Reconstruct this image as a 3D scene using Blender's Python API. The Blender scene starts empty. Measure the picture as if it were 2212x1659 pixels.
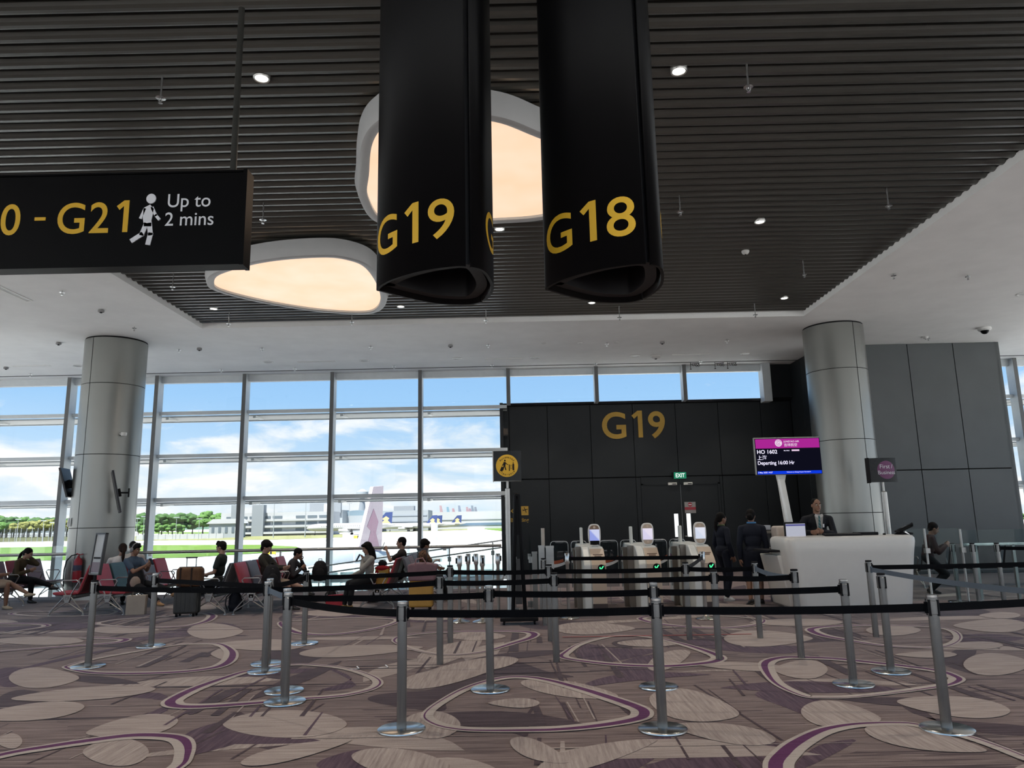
import bpy, bmesh, math, random
from math import sin, cos, tan, pi, radians, atan2, sqrt, hypot
from mathutils import Vector, Matrix
random.seed(7)
C = bpy.context.scene.collection
SC = bpy.context.scene

# ------------------------------------------------------------------ camera
EYE = 1.6
FPX, PITCH, ROLL, YAW = 1600.0, radians(10.5), radians(-1.14), radians(-0.245)
_f = Vector((sin(YAW)*cos(PITCH), cos(YAW)*cos(PITCH), sin(PITCH)))
_r0 = Vector((cos(YAW), -sin(YAW), 0)); _u0 = _r0.cross(_f)
_r = _r0*cos(ROLL)+_u0*sin(ROLL); _u = _u0*cos(ROLL)-_r0*sin(ROLL)
cam_d = bpy.data.cameras.new('camera'); cam = bpy.data.objects.new('camera', cam_d); C.objects.link(cam)
cam_d.sensor_width = 36; cam_d.lens = FPX/2212*36; cam_d.clip_end = 6000; cam_d.clip_start = .05
cam.matrix_world = Matrix(((_r.x,_u.x,-_f.x,0),(_r.y,_u.y,-_f.y,0),(_r.z,_u.z,-_f.z,EYE),(0,0,0,1)))
SC.camera = cam

# ------------------------------------------------------------------ world, sun, exposure
SC.view_settings.view_transform = 'Standard'; SC.view_settings.look = 'None'
SC.view_settings.gamma = 1; SC.view_settings.use_curve_mapping = False
SC.view_settings.exposure = 0.14
SC.cycles.max_bounces = 7; SC.cycles.diffuse_bounces = 4; SC.cycles.glossy_bounces = 3
SC.cycles.transmission_bounces = 6; SC.cycles.transparent_max_bounces = 16
SC.cycles.caustics_reflective = False; SC.cycles.caustics_refractive = False
SC.cycles.sample_clamp_indirect = 4
world = bpy.data.worlds.new('sky'); SC.world = world; world.use_nodes = True
nt = world.node_tree; nt.nodes.clear()
def N(t, typ, **kw):
    n = t.nodes.new(typ)
    for k, v in kw.items():
        if k.startswith('i_'): n.inputs[k[2:].replace('_', ' ')].default_value = v
        else: setattr(n, k, v)
    return n
def M(t, op, a, b=None, c=None, clamp=False):
    n = t.nodes.new('ShaderNodeMath'); n.operation = op; n.use_clamp = clamp
    for i, v in enumerate((a, b, c)):
        if v is None: continue
        if isinstance(v, (int, float)): n.inputs[i].default_value = v
        else: t.links.new(v, n.inputs[i])
    return n.outputs[0]
def ramp(t, fac, stops, interp='LINEAR'):
    n = t.nodes.new('ShaderNodeValToRGB'); n.color_ramp.interpolation = interp
    e = n.color_ramp.elements
    while len(e) < len(stops): e.new(.5)
    for i, (p, c) in enumerate(stops):
        e[i].position = p; e[i].color = c if len(c) == 4 else (*c, 1)
    t.links.new(fac, n.inputs[0]); return n.outputs[0]
def mix(t, fac, a, b, blend='MIX'):
    n = t.nodes.new('ShaderNodeMix'); n.data_type = 'RGBA'; n.blend_type = blend
    for s, v in ((n.inputs[0], fac), (n.inputs[6], a), (n.inputs[7], b)):
        if isinstance(v, (int, float)): s.default_value = v
        elif isinstance(v, tuple): s.default_value = (*v, 1) if len(v) == 3 else v
        else: t.links.new(v, s)
    return n.outputs[2]
SKY_STRENGTH = 0.95
tc = N(nt, 'ShaderNodeTexCoord'); sep = N(nt, 'ShaderNodeSeparateXYZ'); nt.links.new(tc.outputs['Generated'], sep.inputs[0])
zc = M(nt, 'MAXIMUM', sep.outputs[2], 0.0)
base = ramp(nt, zc, [(0, (.80, .92, .98)), (.06, (.62, .81, .98)), (.16, (.37, .64, .97)), (.35, (.20, .45, .88)), (1, (.10, .26, .70))])
comb = N(nt, 'ShaderNodeCombineXYZ')
nt.links.new(sep.outputs[0], comb.inputs[0]); nt.links.new(sep.outputs[1], comb.inputs[1])
nt.links.new(M(nt, 'MULTIPLY', M(nt, 'POWER', zc, .8), 2.3), comb.inputs[2])
n1 = N(nt, 'ShaderNodeTexNoise', i_Scale=9.0, i_Detail=9.0, i_Roughness=.56, i_Distortion=.35); nt.links.new(comb.outputs[0], n1.inputs['Vector'])
n2 = N(nt, 'ShaderNodeTexNoise', i_Scale=3.2, i_Detail=3.0); nt.links.new(comb.outputs[0], n2.inputs['Vector'])
cover = ramp(nt, zc, [(0, (.62,)*3), (.05, (.60,)*3), (.12, (.50,)*3), (.17, (.26,)*3), (.24, (.16,)*3), (.5, (.34,)*3), (1, (.36,)*3)])
cf = M(nt, 'ADD', n1.outputs[0], M(nt, 'SUBTRACT', cover, .5))
cf = M(nt, 'ADD', cf, M(nt, 'MULTIPLY', M(nt, 'SUBTRACT', n2.outputs[0], .5), .35))
cl = ramp(nt, cf, [(.44, (0,)*3), (.54, (.62,)*3), (.68, (1,)*3)])
shade = ramp(nt, n1.outputs[0], [(.30, (.80, .90, .98)), (.50, (.90, .95, .99)), (.62, (1.08, 1.06, 1.04))])
sky = mix(nt, cl, base, shade)
low = ramp(nt, M(nt, 'MULTIPLY', M(nt, 'ADD', sep.outputs[2], .05), 10.0), [(0, (.42, .43, .42)), (.5, (.80, .92, .98))])
isup = M(nt, 'GREATER_THAN', sep.outputs[2], 0.0)
sky = mix(nt, isup, low, sky)
bg = N(nt, 'ShaderNodeBackground', i_Strength=SKY_STRENGTH); nt.links.new(sky, bg.inputs[0])
wo = N(nt, 'ShaderNodeOutputWorld'); nt.links.new(bg.outputs[0], wo.inputs[0])
sd = bpy.data.lights.new('sun', 'SUN'); sd.energy = 15; sd.angle = radians(1.5); sd.color = (1, .96, .9)
sun = bpy.data.objects.new('sun', sd); C.objects.link(sun); sun.location = (0, -30, 60)
sun.rotation_euler = (radians(24), 0, radians(-28))

# ------------------------------------------------------------------ pixel -> place helpers (photo frame 2212 x 1659)
def ray(px, py): return _f+_r*((px-1106)/FPX)-_u*((py-829.5)/FPX)
def atz(px, py, z=0.0):
    d = ray(px, py); t = (z-EYE)/d.z; return Vector((d.x*t, d.y*t, z))
def aty(px, py, Y):
    d = ray(px, py); t = Y/d.y; return Vector((d.x*t, Y, EYE+d.z*t))

# ------------------------------------------------------------------ materials
MATS = {}
def mat(name, col, rough=.6, metal=0.0, var=.06, scale=6.0, bump=0.0, bscale=80.0, spec=.5, emit=None, estr=0.0, coat=0.0, stretch=(1,1,1)):
    if name in MATS: return MATS[name]
    if rough >= .7 and spec == .5: spec = .2
    m = bpy.data.materials.new(name); m.use_nodes = True; t = m.node_tree; b = t.nodes['Principled BSDF']
    c = tuple(col); b.inputs['Roughness'].default_value = rough; b.inputs['Metallic'].default_value = metal
    b.inputs['Specular IOR Level'].default_value = spec; b.inputs['Coat Weight'].default_value = coat
    tcn = N(t, 'ShaderNodeTexCoord'); mp = N(t, 'ShaderNodeMapping'); mp.inputs['Scale'].default_value = stretch
    t.links.new(tcn.outputs['Object'], mp.inputs[0])
    if var > 0:
        nz = N(t, 'ShaderNodeTexNoise', i_Scale=scale, i_Detail=4.0); t.links.new(mp.outputs[0], nz.inputs['Vector'])
        a = tuple(max(0, x*(1-var)) for x in c); d = tuple(min(1, x*(1+var)) for x in c)
        t.links.new(ramp(t, nz.outputs[0], [(.3, a), (.7, d)]), b.inputs['Base Color'])
    else: b.inputs['Base Color'].default_value = (*c, 1)
    if bump > 0:
        nb = N(t, 'ShaderNodeTexNoise', i_Scale=bscale, i_Detail=3.0); t.links.new(mp.outputs[0], nb.inputs['Vector'])
        bp = N(t, 'ShaderNodeBump', i_Strength=bump, i_Distance=.01); t.links.new(nb.outputs[0], bp.inputs['Height']); t.links.new(bp.outputs[0], b.inputs['Normal'])
    if emit:
        b.inputs['Emission Color'].default_value = (*emit, 1); b.inputs['Emission Strength'].default_value = estr
    MATS[name] = m; return m
def glass(name, tint=(.93, .97, .98), refl=.08, rough=.0):
    if name in MATS: return MATS[name]
    m = bpy.data.materials.new(name); m.use_nodes = True; t = m.node_tree; t.nodes.clear()
    tr = N(t, 'ShaderNodeBsdfTransparent'); tr.inputs[0].default_value = (*tint, 1)
    gl = N(t, 'ShaderNodeBsdfGlossy', i_Roughness=rough); fr = N(t, 'ShaderNodeLayerWeight', i_Blend=.35)
    ms = N(t, 'ShaderNodeMixShader'); o = N(t, 'ShaderNodeOutputMaterial')
    t.links.new(M(t, 'MULTIPLY_ADD', M(t, 'POWER', fr.outputs['Facing'], 4.0), .6, refl, clamp=True), ms.inputs[0])
    t.links.new(tr.outputs[0], ms.inputs[1]); t.links.new(gl.outputs[0], ms.inputs[2]); t.links.new(ms.outputs[0], o.inputs[0])
    MATS[name] = m; return m
def emis(name, col, s=1.0):
    if name in MATS: return MATS[name]
    m = bpy.data.materials.new(name); m.use_nodes = True; b = m.node_tree.nodes['Principled BSDF']
    b.inputs['Base Color'].default_value = (0, 0, 0, 1); b.inputs['Roughness'].default_value = .6; b.inputs['Specular IOR Level'].default_value = 0
    b.inputs['Emission Color'].default_value = (*col, 1); b.inputs['Emission Strength'].default_value = s
    MATS[name] = m; return m

# ------------------------------------------------------------------ mesh builder
class MB:
    def __init__(s): s.v = []; s.f = []; s.m = []; s.sm = []
    def add(s, vs, fs, mi=0, smooth=False):
        o = len(s.v); s.v += [tuple(v) for v in vs]
        for f in fs: s.f.append(tuple(i+o for i in f)); s.m.append(mi); s.sm.append(smooth)
        return s
    def box(s, c, d, mi=0, R=None, ch=0.0):
        hx, hy, hz = d[0]/2, d[1]/2, d[2]/2
        vs = [Vector((x*hx, y*hy, z*hz)) for x in (-1, 1) for y in (-1, 1) for z in (-1, 1)]
        if R is not None: vs = [R @ v for v in vs]
        vs = [v+Vector(c) for v in vs]
        return s.add(vs, [(0,1,3,2),(4,6,7,5),(0,4,5,1),(2,3,7,6),(0,2,6,4),(1,5,7,3)], mi)
    def bb(s, x0, x1, y0, y1, z0, z1, mi=0): return s.box(((x0+x1)/2, (y0+y1)/2, (z0+z1)/2), (x1-x0, y1-y0, z1-z0), mi)
    def tube(s, pts, r, n=8, mi=0, cap=True, flat=1.0, smooth=True, closed=False):
        pts = [Vector(p) for p in pts]; L = len(pts)
        rs = r if isinstance(r, (list, tuple)) else [r]*L
        vs = []; prev = None
        for i, p in enumerate(pts):
            a = pts[(i-1) % L] if (i > 0 or closed) else p; b = pts[(i+1) % L] if (i < L-1 or closed) else p
            d = (b-a).normalized()
            if prev is None:
                up = Vector((0, 0, 1)) if abs(d.z) < .95 else Vector((1, 0, 0))
                x = d.cross(up).normalized()
            else: x = (prev-d*prev.dot(d)).normalized()
            y = d.cross(x); prev = x
            for k in range(n):
                t = 2*pi*(k+.5)/n; vs.append(p+x*cos(t)*rs[i]+y*sin(t)*rs[i]*flat)
        fs = []
        for i in range(L if closed else L-1):
            j = (i+1) % L
            for k in range(n): fs.append((i*n+k, i*n+(k+1) % n, j*n+(k+1) % n, j*n+k))
        s.add(vs, fs, mi, smooth and n > 4)
        if cap and not closed:
            o = len(s.v)-len(vs)
            s.f.append(tuple(o+k for k in range(n))[::-1]); s.m.append(mi); s.sm.append(False)
            s.f.append(tuple(o+(L-1)*n+k for k in range(n))); s.m.append(mi); s.sm.append(False)
        return s
    def cyl(s, a, b, r, r2=None, n=16, mi=0): return s.tube([a, b], [r, r if r2 is None else r2], n, mi)
    def lathe(s, c, prof, n=24, mi=0, smooth=True, cap=True):
        vs = []
        for (r, z) in prof:
            for k in range(n): t = 2*pi*k/n; vs.append((c[0]+r*cos(t), c[1]+r*sin(t), c[2]+z))
        fs = [(i*n+k, i*n+(k+1) % n, (i+1)*n+(k+1) % n, (i+1)*n+k) for i in range(len(prof)-1) for k in range(n)]
        if cap: fs += [tuple(range(n))[::-1], tuple((len(prof)-1)*n+k for k in range(n))]
        return s.add(vs, fs, mi, smooth)
    def prism(s, pts, h, axis='z', mi=0, o=(0, 0, 0), smooth=False):
        """pts: 2D outline; axis z: (x,y) extruded z by h (pair); y: (x,z) along y; x: (y,z) along x"""
        h0, h1 = h; n = len(pts)
        def P(p, t):
            return {'z': (p[0], p[1], t), 'y': (p[0], t, p[1]), 'x': (t, p[0], p[1])}[axis]
        vs = [Vector(P(p, h0))+Vector(o) for p in pts]+[Vector(P(p, h1))+Vector(o) for p in pts]
        b = len(s.v); s.v += [tuple(v) for v in vs]
        for k in range(n): s.f.append((b+k, b+(k+1) % n, b+n+(k+1) % n, b+n+k)); s.m.append(mi); s.sm.append(smooth)
        s.f.append(tuple(b+k for k in range(n))[::-1]); s.f.append(tuple(b+n+k for k in range(n))); s.m += [mi, mi]; s.sm += [False, False]
        return s
    def ell(s, c, r, n=12, m=8, mi=0, R=None):
        c = Vector(c); vs = []
        for i in range(m+1):
            p = pi*i/m
            for k in range(n):
                t = 2*pi*k/n; v = Vector((r[0]*sin(p)*cos(t), r[1]*sin(p)*sin(t), r[2]*cos(p)))
                if R is not None: v = R @ v
                vs.append(c+v)
        fs = [(i*n+k, (i+1)*n+k, (i+1)*n+(k+1) % n, i*n+(k+1) % n) for i in range(m) for k in range(n)]
        return s.add(vs, fs, mi, True)
    def ring(s, outer, inner, z0, z1, mi=0):
        """flat ring band between two outlines of equal length"""
        n = len(outer); vs = [(p[0], p[1], z0) for p in outer]+[(p[0], p[1], z0) for p in inner]+[(p[0], p[1], z1) for p in outer]+[(p[0], p[1], z1) for p in inner]
        fs = []
        for k in range(n):
            j = (k+1) % n
            fs += [(k, n+k, n+j, j), (2*n+k, 2*n+j, 3*n+j, 3*n+k), (k, j, 2*n+j, 2*n+k), (n+k, 3*n+k, 3*n+j, n+j)]
        return s.add(vs, fs, mi)
    def build(s, name, mats, parent=None, bevel=0.0, seg=2, fix=True):
        me = bpy.data.meshes.new(name); me.from_pydata(s.v, [], s.f)
        for m in (mats if isinstance(mats, (list, tuple)) else [mats]): me.materials.append(m)
        me.polygons.foreach_set('material_index', s.m); me.polygons.foreach_set('use_smooth', s.sm)
        if fix or bevel > 0:
            bm = bmesh.new(); bm.from_mesh(me)
            if fix: bmesh.ops.remove_doubles(bm, verts=bm.verts, dist=1e-5); bmesh.ops.recalc_face_normals(bm, faces=bm.faces)
            if bevel > 0:
                es = [e for e in bm.edges if len(e.link_faces) == 2 and e.calc_face_angle(0) > .6]
                bmesh.ops.bevel(bm, geom=es, offset=bevel, segments=seg, affect='EDGES', profile=.5, clamp_overlap=True)
            bm.to_mesh(me); bm.free()
        if any(s.sm): me.set_sharp_from_angle(angle=radians(38))
        me.update()
        o = bpy.data.objects.new(name, me); C.objects.link(o)
        if parent is not None: o.parent = parent
        return o
def tag(o, label=None, cat=None, group=None, kind=None):
    if label: o['label'] = label
    if cat: o['category'] = cat
    if group: o['group'] = group
    if kind: o['kind'] = kind
    return o
def thing(name, label, cat, loc=(0, 0, 0), rz=0.0, group=None, kind=None):
    o = bpy.data.objects.new(name, None); C.objects.link(o); o.empty_display_size = .1
    o.location = loc; o.rotation_euler = (0, 0, rz); return tag(o, label, cat, group, kind)
def struct(name, loc=(0, 0, 0), rz=0.0):
    o = bpy.data.objects.new(name, None); C.objects.link(o); o.location = loc; o.rotation_euler = (0, 0, rz); o['kind'] = 'structure'; return o
KIDS = {}
def dup(root, loc, rz=None, label=None, group=None):
    def cp(o, parent):
        c = o.copy(); C.objects.link(c)
        if parent is not None: c.parent = parent
        for ch in [k for k in ALLC.get(o.name, [])]: cp(ch, c)
        return c
    ALLC = {}
    for o in C.objects:
        if o.parent: ALLC.setdefault(o.parent.name, []).append(o)
    r = cp(root, None); r.location = loc
    if rz is not None: r.rotation_euler = (0, 0, rz)
    if label: r['label'] = label
    if group: r['group'] = group
    return r
BAKE = []
def bake(o): BAKE.append(o)
def bake_all():
    bpy.context.view_layer.update(); dg = bpy.context.evaluated_depsgraph_get()
    new = [(o, bpy.data.meshes.new_from_object(o.evaluated_get(dg))) for o in BAKE]
    for o, me in new:
        old = o.data; ms = [m for m in old.materials]; o.modifiers.clear(); o.data = me
        if not len(me.materials):
            for m in ms: me.materials.append(m)
        me.polygons.foreach_set('use_smooth', [True]*len(me.polygons)); bpy.data.meshes.remove(old)
def vox(o, size=.010, smooth=3):
    r = o.modifiers.new('r', 'REMESH'); r.mode = 'VOXEL'; r.voxel_size = size; s = o.modifiers.new('s', 'SMOOTH'); s.iterations = smooth; s.factor = .5; bake(o); return o
def catmull(pts, n=6):
    P = [Vector(p) for p in pts]; L = len(P); out = []
    for i in range(L):
        a, b, c, d = P[i-1], P[i], P[(i+1) % L], P[(i+2) % L]
        for k in range(n):
            t = k/n; out.append(.5*((2*b)+(c-a)*t+(2*a-5*b+4*c-d)*t*t+(3*b-a-3*c+d)*t**3))
    return out
def inset(pts, d):
    """move a closed 2D outline inward by d (outline counter-clockwise or clockwise)"""
    n = len(pts); A = sum(pts[i][0]*pts[(i+1) % n][1]-pts[(i+1) % n][0]*pts[i][1] for i in range(n)); sg = 1 if A > 0 else -1
    out = []
    for i in range(n):
        a, b = pts[i-1], pts[(i+1) % n]; tx, ty = b[0]-a[0], b[1]-a[1]; l = hypot(tx, ty) or 1
        out.append(Vector((pts[i][0]-sg*ty/l*d, pts[i][1]+sg*tx/l*d)))
    return out
_dg = None
def text_mesh(body, size=1.0, bold=0.0, sx=1.0, spacing=1.0, plain1=True, align='LEFT', italic=0.0):
    """flat text as (verts2D, faces, width); the figure 1 is drawn without a foot"""
    V, F = [], []; x = 0.0
    for chunk in ([body] if not plain1 else list(body)):
        if plain1 and chunk == '1':
            w = .155; xs = x+.10
            pts = [(.20, 0), (.20+w*.78, 0), (.20+w*.78, .73), (.20, .73), (.03, .60), (.10, .51), (.20, .60)]
            pts = [(px+xs-.06, py) for px, py in pts]
            o = len(V); V += [(p[0]*sx, p[1]) for p in pts]
            F += [(o, o+1, o+2, o+3, o+6), (o+3, o+4, o+5, o+6)]; x += .50*spacing; continue
        if chunk == ' ': x += .3*spacing; continue
        c = bpy.data.curves.new('t', 'FONT'); c.body = chunk; c.offset = bold; c.space_character = spacing; c.shear = italic
        c.resolution_u = 6; c.fill_mode = 'FRONT'
        o_ = bpy.data.objects.new('t', c); me = bpy.data.meshes.new_from_object(o_)
        o = len(V)
        V += [((v.co.x+x)*sx, v.co.y) for v in me.vertices]; F += [tuple(i+o for i in p.vertices) for p in me.polygons]
        mx = max((v.co.x for v in me.vertices), default=0); x += (mx+.09*spacing)
        bpy.data.objects.remove(o_); bpy.data.curves.remove(c); bpy.data.meshes.remove(me)
    W = max((v[0] for v in V), default=0)
    k = size; sh = {'LEFT': 0, 'CENTER': -W/2, 'RIGHT': -W}[align]
    return [((v[0]+sh)*k, v[1]*k) for v in V], F, W*k
def put_text(name, body, size, m, place, parent=None, thick=0.0, **kw):
    """place(u, v, w) maps text plane (u right, v up, w outward) to 3D"""
    V, F, W = text_mesh(body, size, **kw)
    mb = MB(); mb.add([place(u, v, 0) for u, v in V], F)
    me = bpy.data.meshes.new(name); me.from_pydata(mb.v, [], mb.f); me.materials.append(m)
    bm = bmesh.new(); bm.from_mesh(me); bmesh.ops.remove_doubles(bm, verts=bm.verts, dist=1e-6)
    if thick > 0:
        g = bmesh.ops.extrude_face_region(bm, geom=bm.faces[:]); nv = [v for v in g['geom'] if isinstance(v, bmesh.types.BMVert)]
        d = Vector(place(0, 0, thick))-Vector(place(0, 0, 0))
        for v in nv: v.co += d
        bmesh.ops.recalc_face_normals(bm, faces=bm.faces)
    bm.to_mesh(me); bm.free()
    o = bpy.data.objects.new(name, me); C.objects.link(o)
    if parent is not None: o.parent = parent
    return o
def facing_cam(x, y, z):   # text on a surface that faces -Y
    return lambda u, v, w: (x+u, y-w, z+v)

# palette
WHITE = mat('white_paint', (.72, .73, .71), .55, var=.03)
CEIL = mat('ceiling_plaster', (.87, .88, .87), .8, var=.03, scale=2)
DARKVOID = mat('ceiling_void_black', (.02, .02, .02), .9)
SLAT = mat('slat_grey', (.085, .087, .079), .30, metal=.35, var=.05, scale=3, spec=.9)
BLACK = mat('black_satin', (.0045, .0045, .005), .38, spec=.10)
BLACKM = mat('black_matt', (.012, .012, .014), .8)
BELT = mat('belt_black', (.003, .0035, .005), .8, spec=.12, bump=.2, bscale=200)
BELTG = mat('belt_grey_blue', (.13, .17, .215), .6, bump=.2, bscale=200)
POST = mat('post_grey_metal', (.25, .255, .25), .27, metal=.75, var=.04)
CHROME = mat('polished_steel', (.62, .62, .60), .20, metal=1.0, var=.03)
STEEL = mat('brushed_steel', (.42, .41, .39), .32, metal=.95, var=.05, stretch=(1, 1, 20))
PANEL = mat('wall_panel_dark', (.0125, .0155, .018), .45, spec=.32, var=.10, scale=1.2)
PANEL2 = mat('wall_panel_grey', (.085, .095, .098), .38, var=.08, scale=1.2)
SEAM = mat('seam_black', (.006, .006, .007), .8)
MULL = mat('mullion_grey', (.58, .62, .64), .5, metal=.1, var=.03)
SHADE = mat('sunshade_grey', (.50, .50, .48), .55, var=.03)
COLM = mat('column_satin_aluminium', (.27, .275, .262), .32, metal=.8, var=.03, scale=1)
YEL = mat('sign_yellow', (.72, .43, .025), .5, var=.02)
YEL2 = mat('wall_letter_ochre', (.50, .30, .04), .5, var=.04)
SIGNW = mat('sign_white', (.78, .80, .84), .5, var=0)
GLASSW = glass('window_glass', (.97, .985, .99), .02)
GLASSR = glass('rail_glass', (.90, .95, .95), .05)
GLASSD = glass('screen_glass', (.86, .92, .92), .006)
from mathutils.geometry import tessellate_polygon
# ================================================================== SETTING
HC = 6.3        # ceiling height
YW = 23.0       # window plane
YE = 18.75      # floor edge with the glass guard
XL, XR, YB = -22.0, 19.0, -7.0
# ---- floor and carpet
TAN = [(.26, .207, .190), (.36, .298, .272), (.45, .380, .350)]
BRN = [(.100, .070, .067), (.185, .137, .128), (.29, .227, .210), (.055, .036, .040)]
DRK = [(.045, .028, .033), (.072, .047, .052), (.115, .080, .083)]
PRP = [(.060, .035, .050), (.095, .058, .078), (.145, .095, .112)]
def carpet_mat(name, cols, ydir=False, stripes=0.0, fine=1.0):
    m = bpy.data.materials.new(name); m.use_nodes = True; t = m.node_tree; b = t.nodes['Principled BSDF']
    b.inputs['Roughness'].default_value = .95; b.inputs['Specular IOR Level'].default_value = .15; b.inputs['Sheen Weight'].default_value = .22; b.inputs['Sheen Roughness'].default_value = .22
    g = N(t, 'ShaderNodeNewGeometry')
    def noise(sc, detail=3.0, rough=.5, size=1.0, off=0):
        mp = N(t, 'ShaderNodeMapping'); mp.inputs['Scale'].default_value = sc; mp.inputs['Location'].default_value = (off, off*.7, off)
        t.links.new(g.outputs['Position'], mp.inputs[0])
        n = N(t, 'ShaderNodeTexNoise', i_Scale=size, i_Detail=detail, i_Roughness=rough); t.links.new(mp.outputs[0], n.inputs['Vector']); return n.outputs[0]
    st = noise((38, 2.0, 1) if ydir else (1.6, 34, 1), 4.0, .65)
    col = ramp(t, st, [(.32, cols[0]), (.50, cols[1]), (.68, cols[2])])
    if stripes:
        a = noise((.55, 14, 1), 2.5, .6, 1, 3); zone = noise((.5, .7, 1), 1.0, .5, 1, 9)
        k = M(t, 'MULTIPLY', M(t, 'GREATER_THAN', a, .60), M(t, 'GREATER_THAN', zone, .50))
        col = mix(t, M(t, 'MULTIPLY', k, .8), col, cols[3])
    pile = noise((160, 160, 160), 2.0, .6)
    col = mix(t, .35, col, ramp(t, pile, [(.3, (.25,)*3), (.7, (.78,)*3)]), 'SOFT_LIGHT')
    bp = N(t, 'ShaderNodeBump', i_Strength=.35, i_Distance=.004); t.links.new(pile, bp.inputs['Height']); t.links.new(bp.outputs[0], b.inputs['Normal'])
    t.links.new(col, b.inputs['Base Color']); return m
carpet_base = carpet_mat('carpet_brown_streaks', BRN, stripes=1.0)
carpet_tan_x = carpet_mat('carpet_tan', TAN); carpet_tan_y = carpet_mat('carpet_tan_upright', TAN, ydir=True)
carpet_dark = carpet_mat('carpet_dark', DRK); carpet_purple = carpet_mat('carpet_purple', PRP, ydir=True)
carpet_line = carpet_mat('carpet_magenta', [(.075, .018, .062), (.108, .026, .090), (.14, .045, .12)]); carpet_rim = carpet_mat('carpet_beige_rim', [(.36, .31, .28), (.44, .385, .35), (.50, .44, .40)])
red_line = carpet_mat('carpet_red_line', [(.26, .05, .045), (.33, .07, .06), (.38, .10, .09)])
mb = MB(); mb.bb(XL, XR, YB, YE, -.45, 0); mb.bb(-.3, XR, YE, YW+.3, -.45, 0)
floor = mb.build('floor', [carpet_base]); tag(floor, kind='structure')
loops = [
 [(915,1549),(926,1533),(957,1512),(993,1492),(1035,1476),(1088,1464),(1141,1463),(1194,1471),(1264,1489),(1317,1505),(1363,1520),(1396,1534),(1400,1547),(1384,1556),(1335,1566),(1264,1575),(1194,1580),(1123,1581),(1053,1581),(1000,1579),(954,1572),(926,1561)],
 [(0,1631),(100,1613),(201,1598),(284,1588),(351,1588),(395,1594),(411,1608),(410,1631),(391,1659),(300,1700),(100,1735),(-100,1720),(-180,1680)],
 [(358,1521),(371,1509),(418,1487),(485,1464),(535,1450),(629,1436),(700,1438),(753,1445),(802,1460),(823,1475),(806,1490),(753,1503),(700,1509),(656,1512),(552,1522),(435,1530),(375,1529)],
 [(141,1444),(151,1437),(201,1424),(284,1409),(368,1395),(435,1390),(478,1392),(502,1404),(508,1417),(498,1432),(468,1444),(401,1453),(318,1457),(234,1457),(184,1454)],
 [(1646,1440),(1656,1427),(1691,1420),(1737,1420),(1806,1423),(1894,1432),(1964,1440),(2033,1450),(2068,1462),(2077,1471),(2051,1482),(1998,1490),(1929,1499),(1841,1508),(1772,1509),(1737,1506),(1691,1488),(1663,1468)],
 [(1663,1659),(1684,1625),(1719,1600),(1772,1577),(1841,1565),(1929,1562),(1988,1567),(2103,1595),(2212,1635),(2290,1670),(2250,1720),(2050,1770),(1850,1780),(1700,1730)],
 [(1209,1418),(1220,1409),(1243,1395),(1279,1383),(1326,1374),(1361,1373),(1408,1377),(1455,1386),(1514,1402),(1558,1418),(1558,1428),(1526,1435),(1455,1441),(1385,1441),(1314,1437),(1255,1430),(1220,1424)],
 [(850,1383),(869,1374),(929,1367),(1017,1364),(1123,1364),(1158,1369),(1151,1379),(1105,1393),(1053,1408),(1000,1415),(947,1415),(897,1406),(859,1392)],
 [(1746,1363),(1755,1357),(1795,1353),(1889,1351),(2007,1354),(2058,1362),(2075,1376),(2065,1390),(2030,1400),(1960,1400),(1889,1394),(1819,1383),(1772,1374)],
 [(603,1349),(612,1343),(659,1340),(753,1335),(847,1337),(862,1342),(835,1354),(776,1366),(706,1373),(647,1370),(619,1361)],
 [(207,1349),(223,1343),(270,1337),(353,1332),(435,1325),(458,1327),(464,1333),(447,1344),(400,1354),(329,1357),(259,1355)],
 [(-60,1348),(0,1347),(82,1348),(106,1351),(94,1356),(47,1363),(0,1370),(-80,1378),(-140,1365)],
 [(1380,1336),(1450,1329),(1560,1331),(1640,1337),(1652,1344),(1630,1352),(1570,1358),(1500,1357),(1420,1349)],
 [(0,1385),(95,1379),(190,1378),(268,1380),(276,1384),(250,1390),(165,1397),(60,1404),(-40,1410),(-90,1400)],
 [(20,1327),(60,1321),(150,1321),(230,1317),(262,1320),(240,1328),(160,1332),(70,1332)],
]
ells = [(615,1565,120,30,0,0),(95,1465,68,22,0,0),(1230,1490,95,17,1,8),(285,1571,90,22,0,-8),(250,1626,64,30,1,0),(20,1602,25,16,0,0),(482,1413,24,13,0,0),(465,1364,54,17,0,0),(270,1361,66,8,0,0),
 (930,1567,58,30,1,0),(870,1650,100,30,1,8),(1030,1375,56,9,1,0),(1285,1358,78,13,1,0),(1445,1426,44,18,1,-20),(1290,1632,120,22,1,-14),(965,1462,95,18,1,-10),(1730,1447,52,20,0,0),(2155,1436,66,24,0,0),
 (2140,1352,72,14,0,0),(1660,1380,86,17,0,0),(1817,1546,78,28,1,6),(1500,1527,88,33,1,10),(1560,1584,105,20,1,8),(2060,1527,110,22,0,5),(1930,1362,53,12,0,0),(1400,1390,60,8,1,0),(780,1406,120,12,0,-3),
 (560,1394,90,12,0,0),(80,1385,90,9,0,0),(60,1540,110,18,0,-6),(1720,1345,90,8,0,0),(2100,1395,60,8,0,0),(2000,1600,120,22,1,10),(1020,1440,90,14,1,-8),(180,1500,140,14,0,-4),(1110,1520,50,10,1,0),(1600,1440,90,9,0,3),(2000,1415,60,7,0,0),(700,1325,60,7,0,0),(420,1312,60,6,0,0),(940,1335,60,6,1,0),(1550,1310,80,6,1,0),(760,1310,50,5,0,0),(2160,1330,40,7,0,0),(640,1625,110,16,0,-12),(1165,1625,60,20,1,20)]
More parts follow.
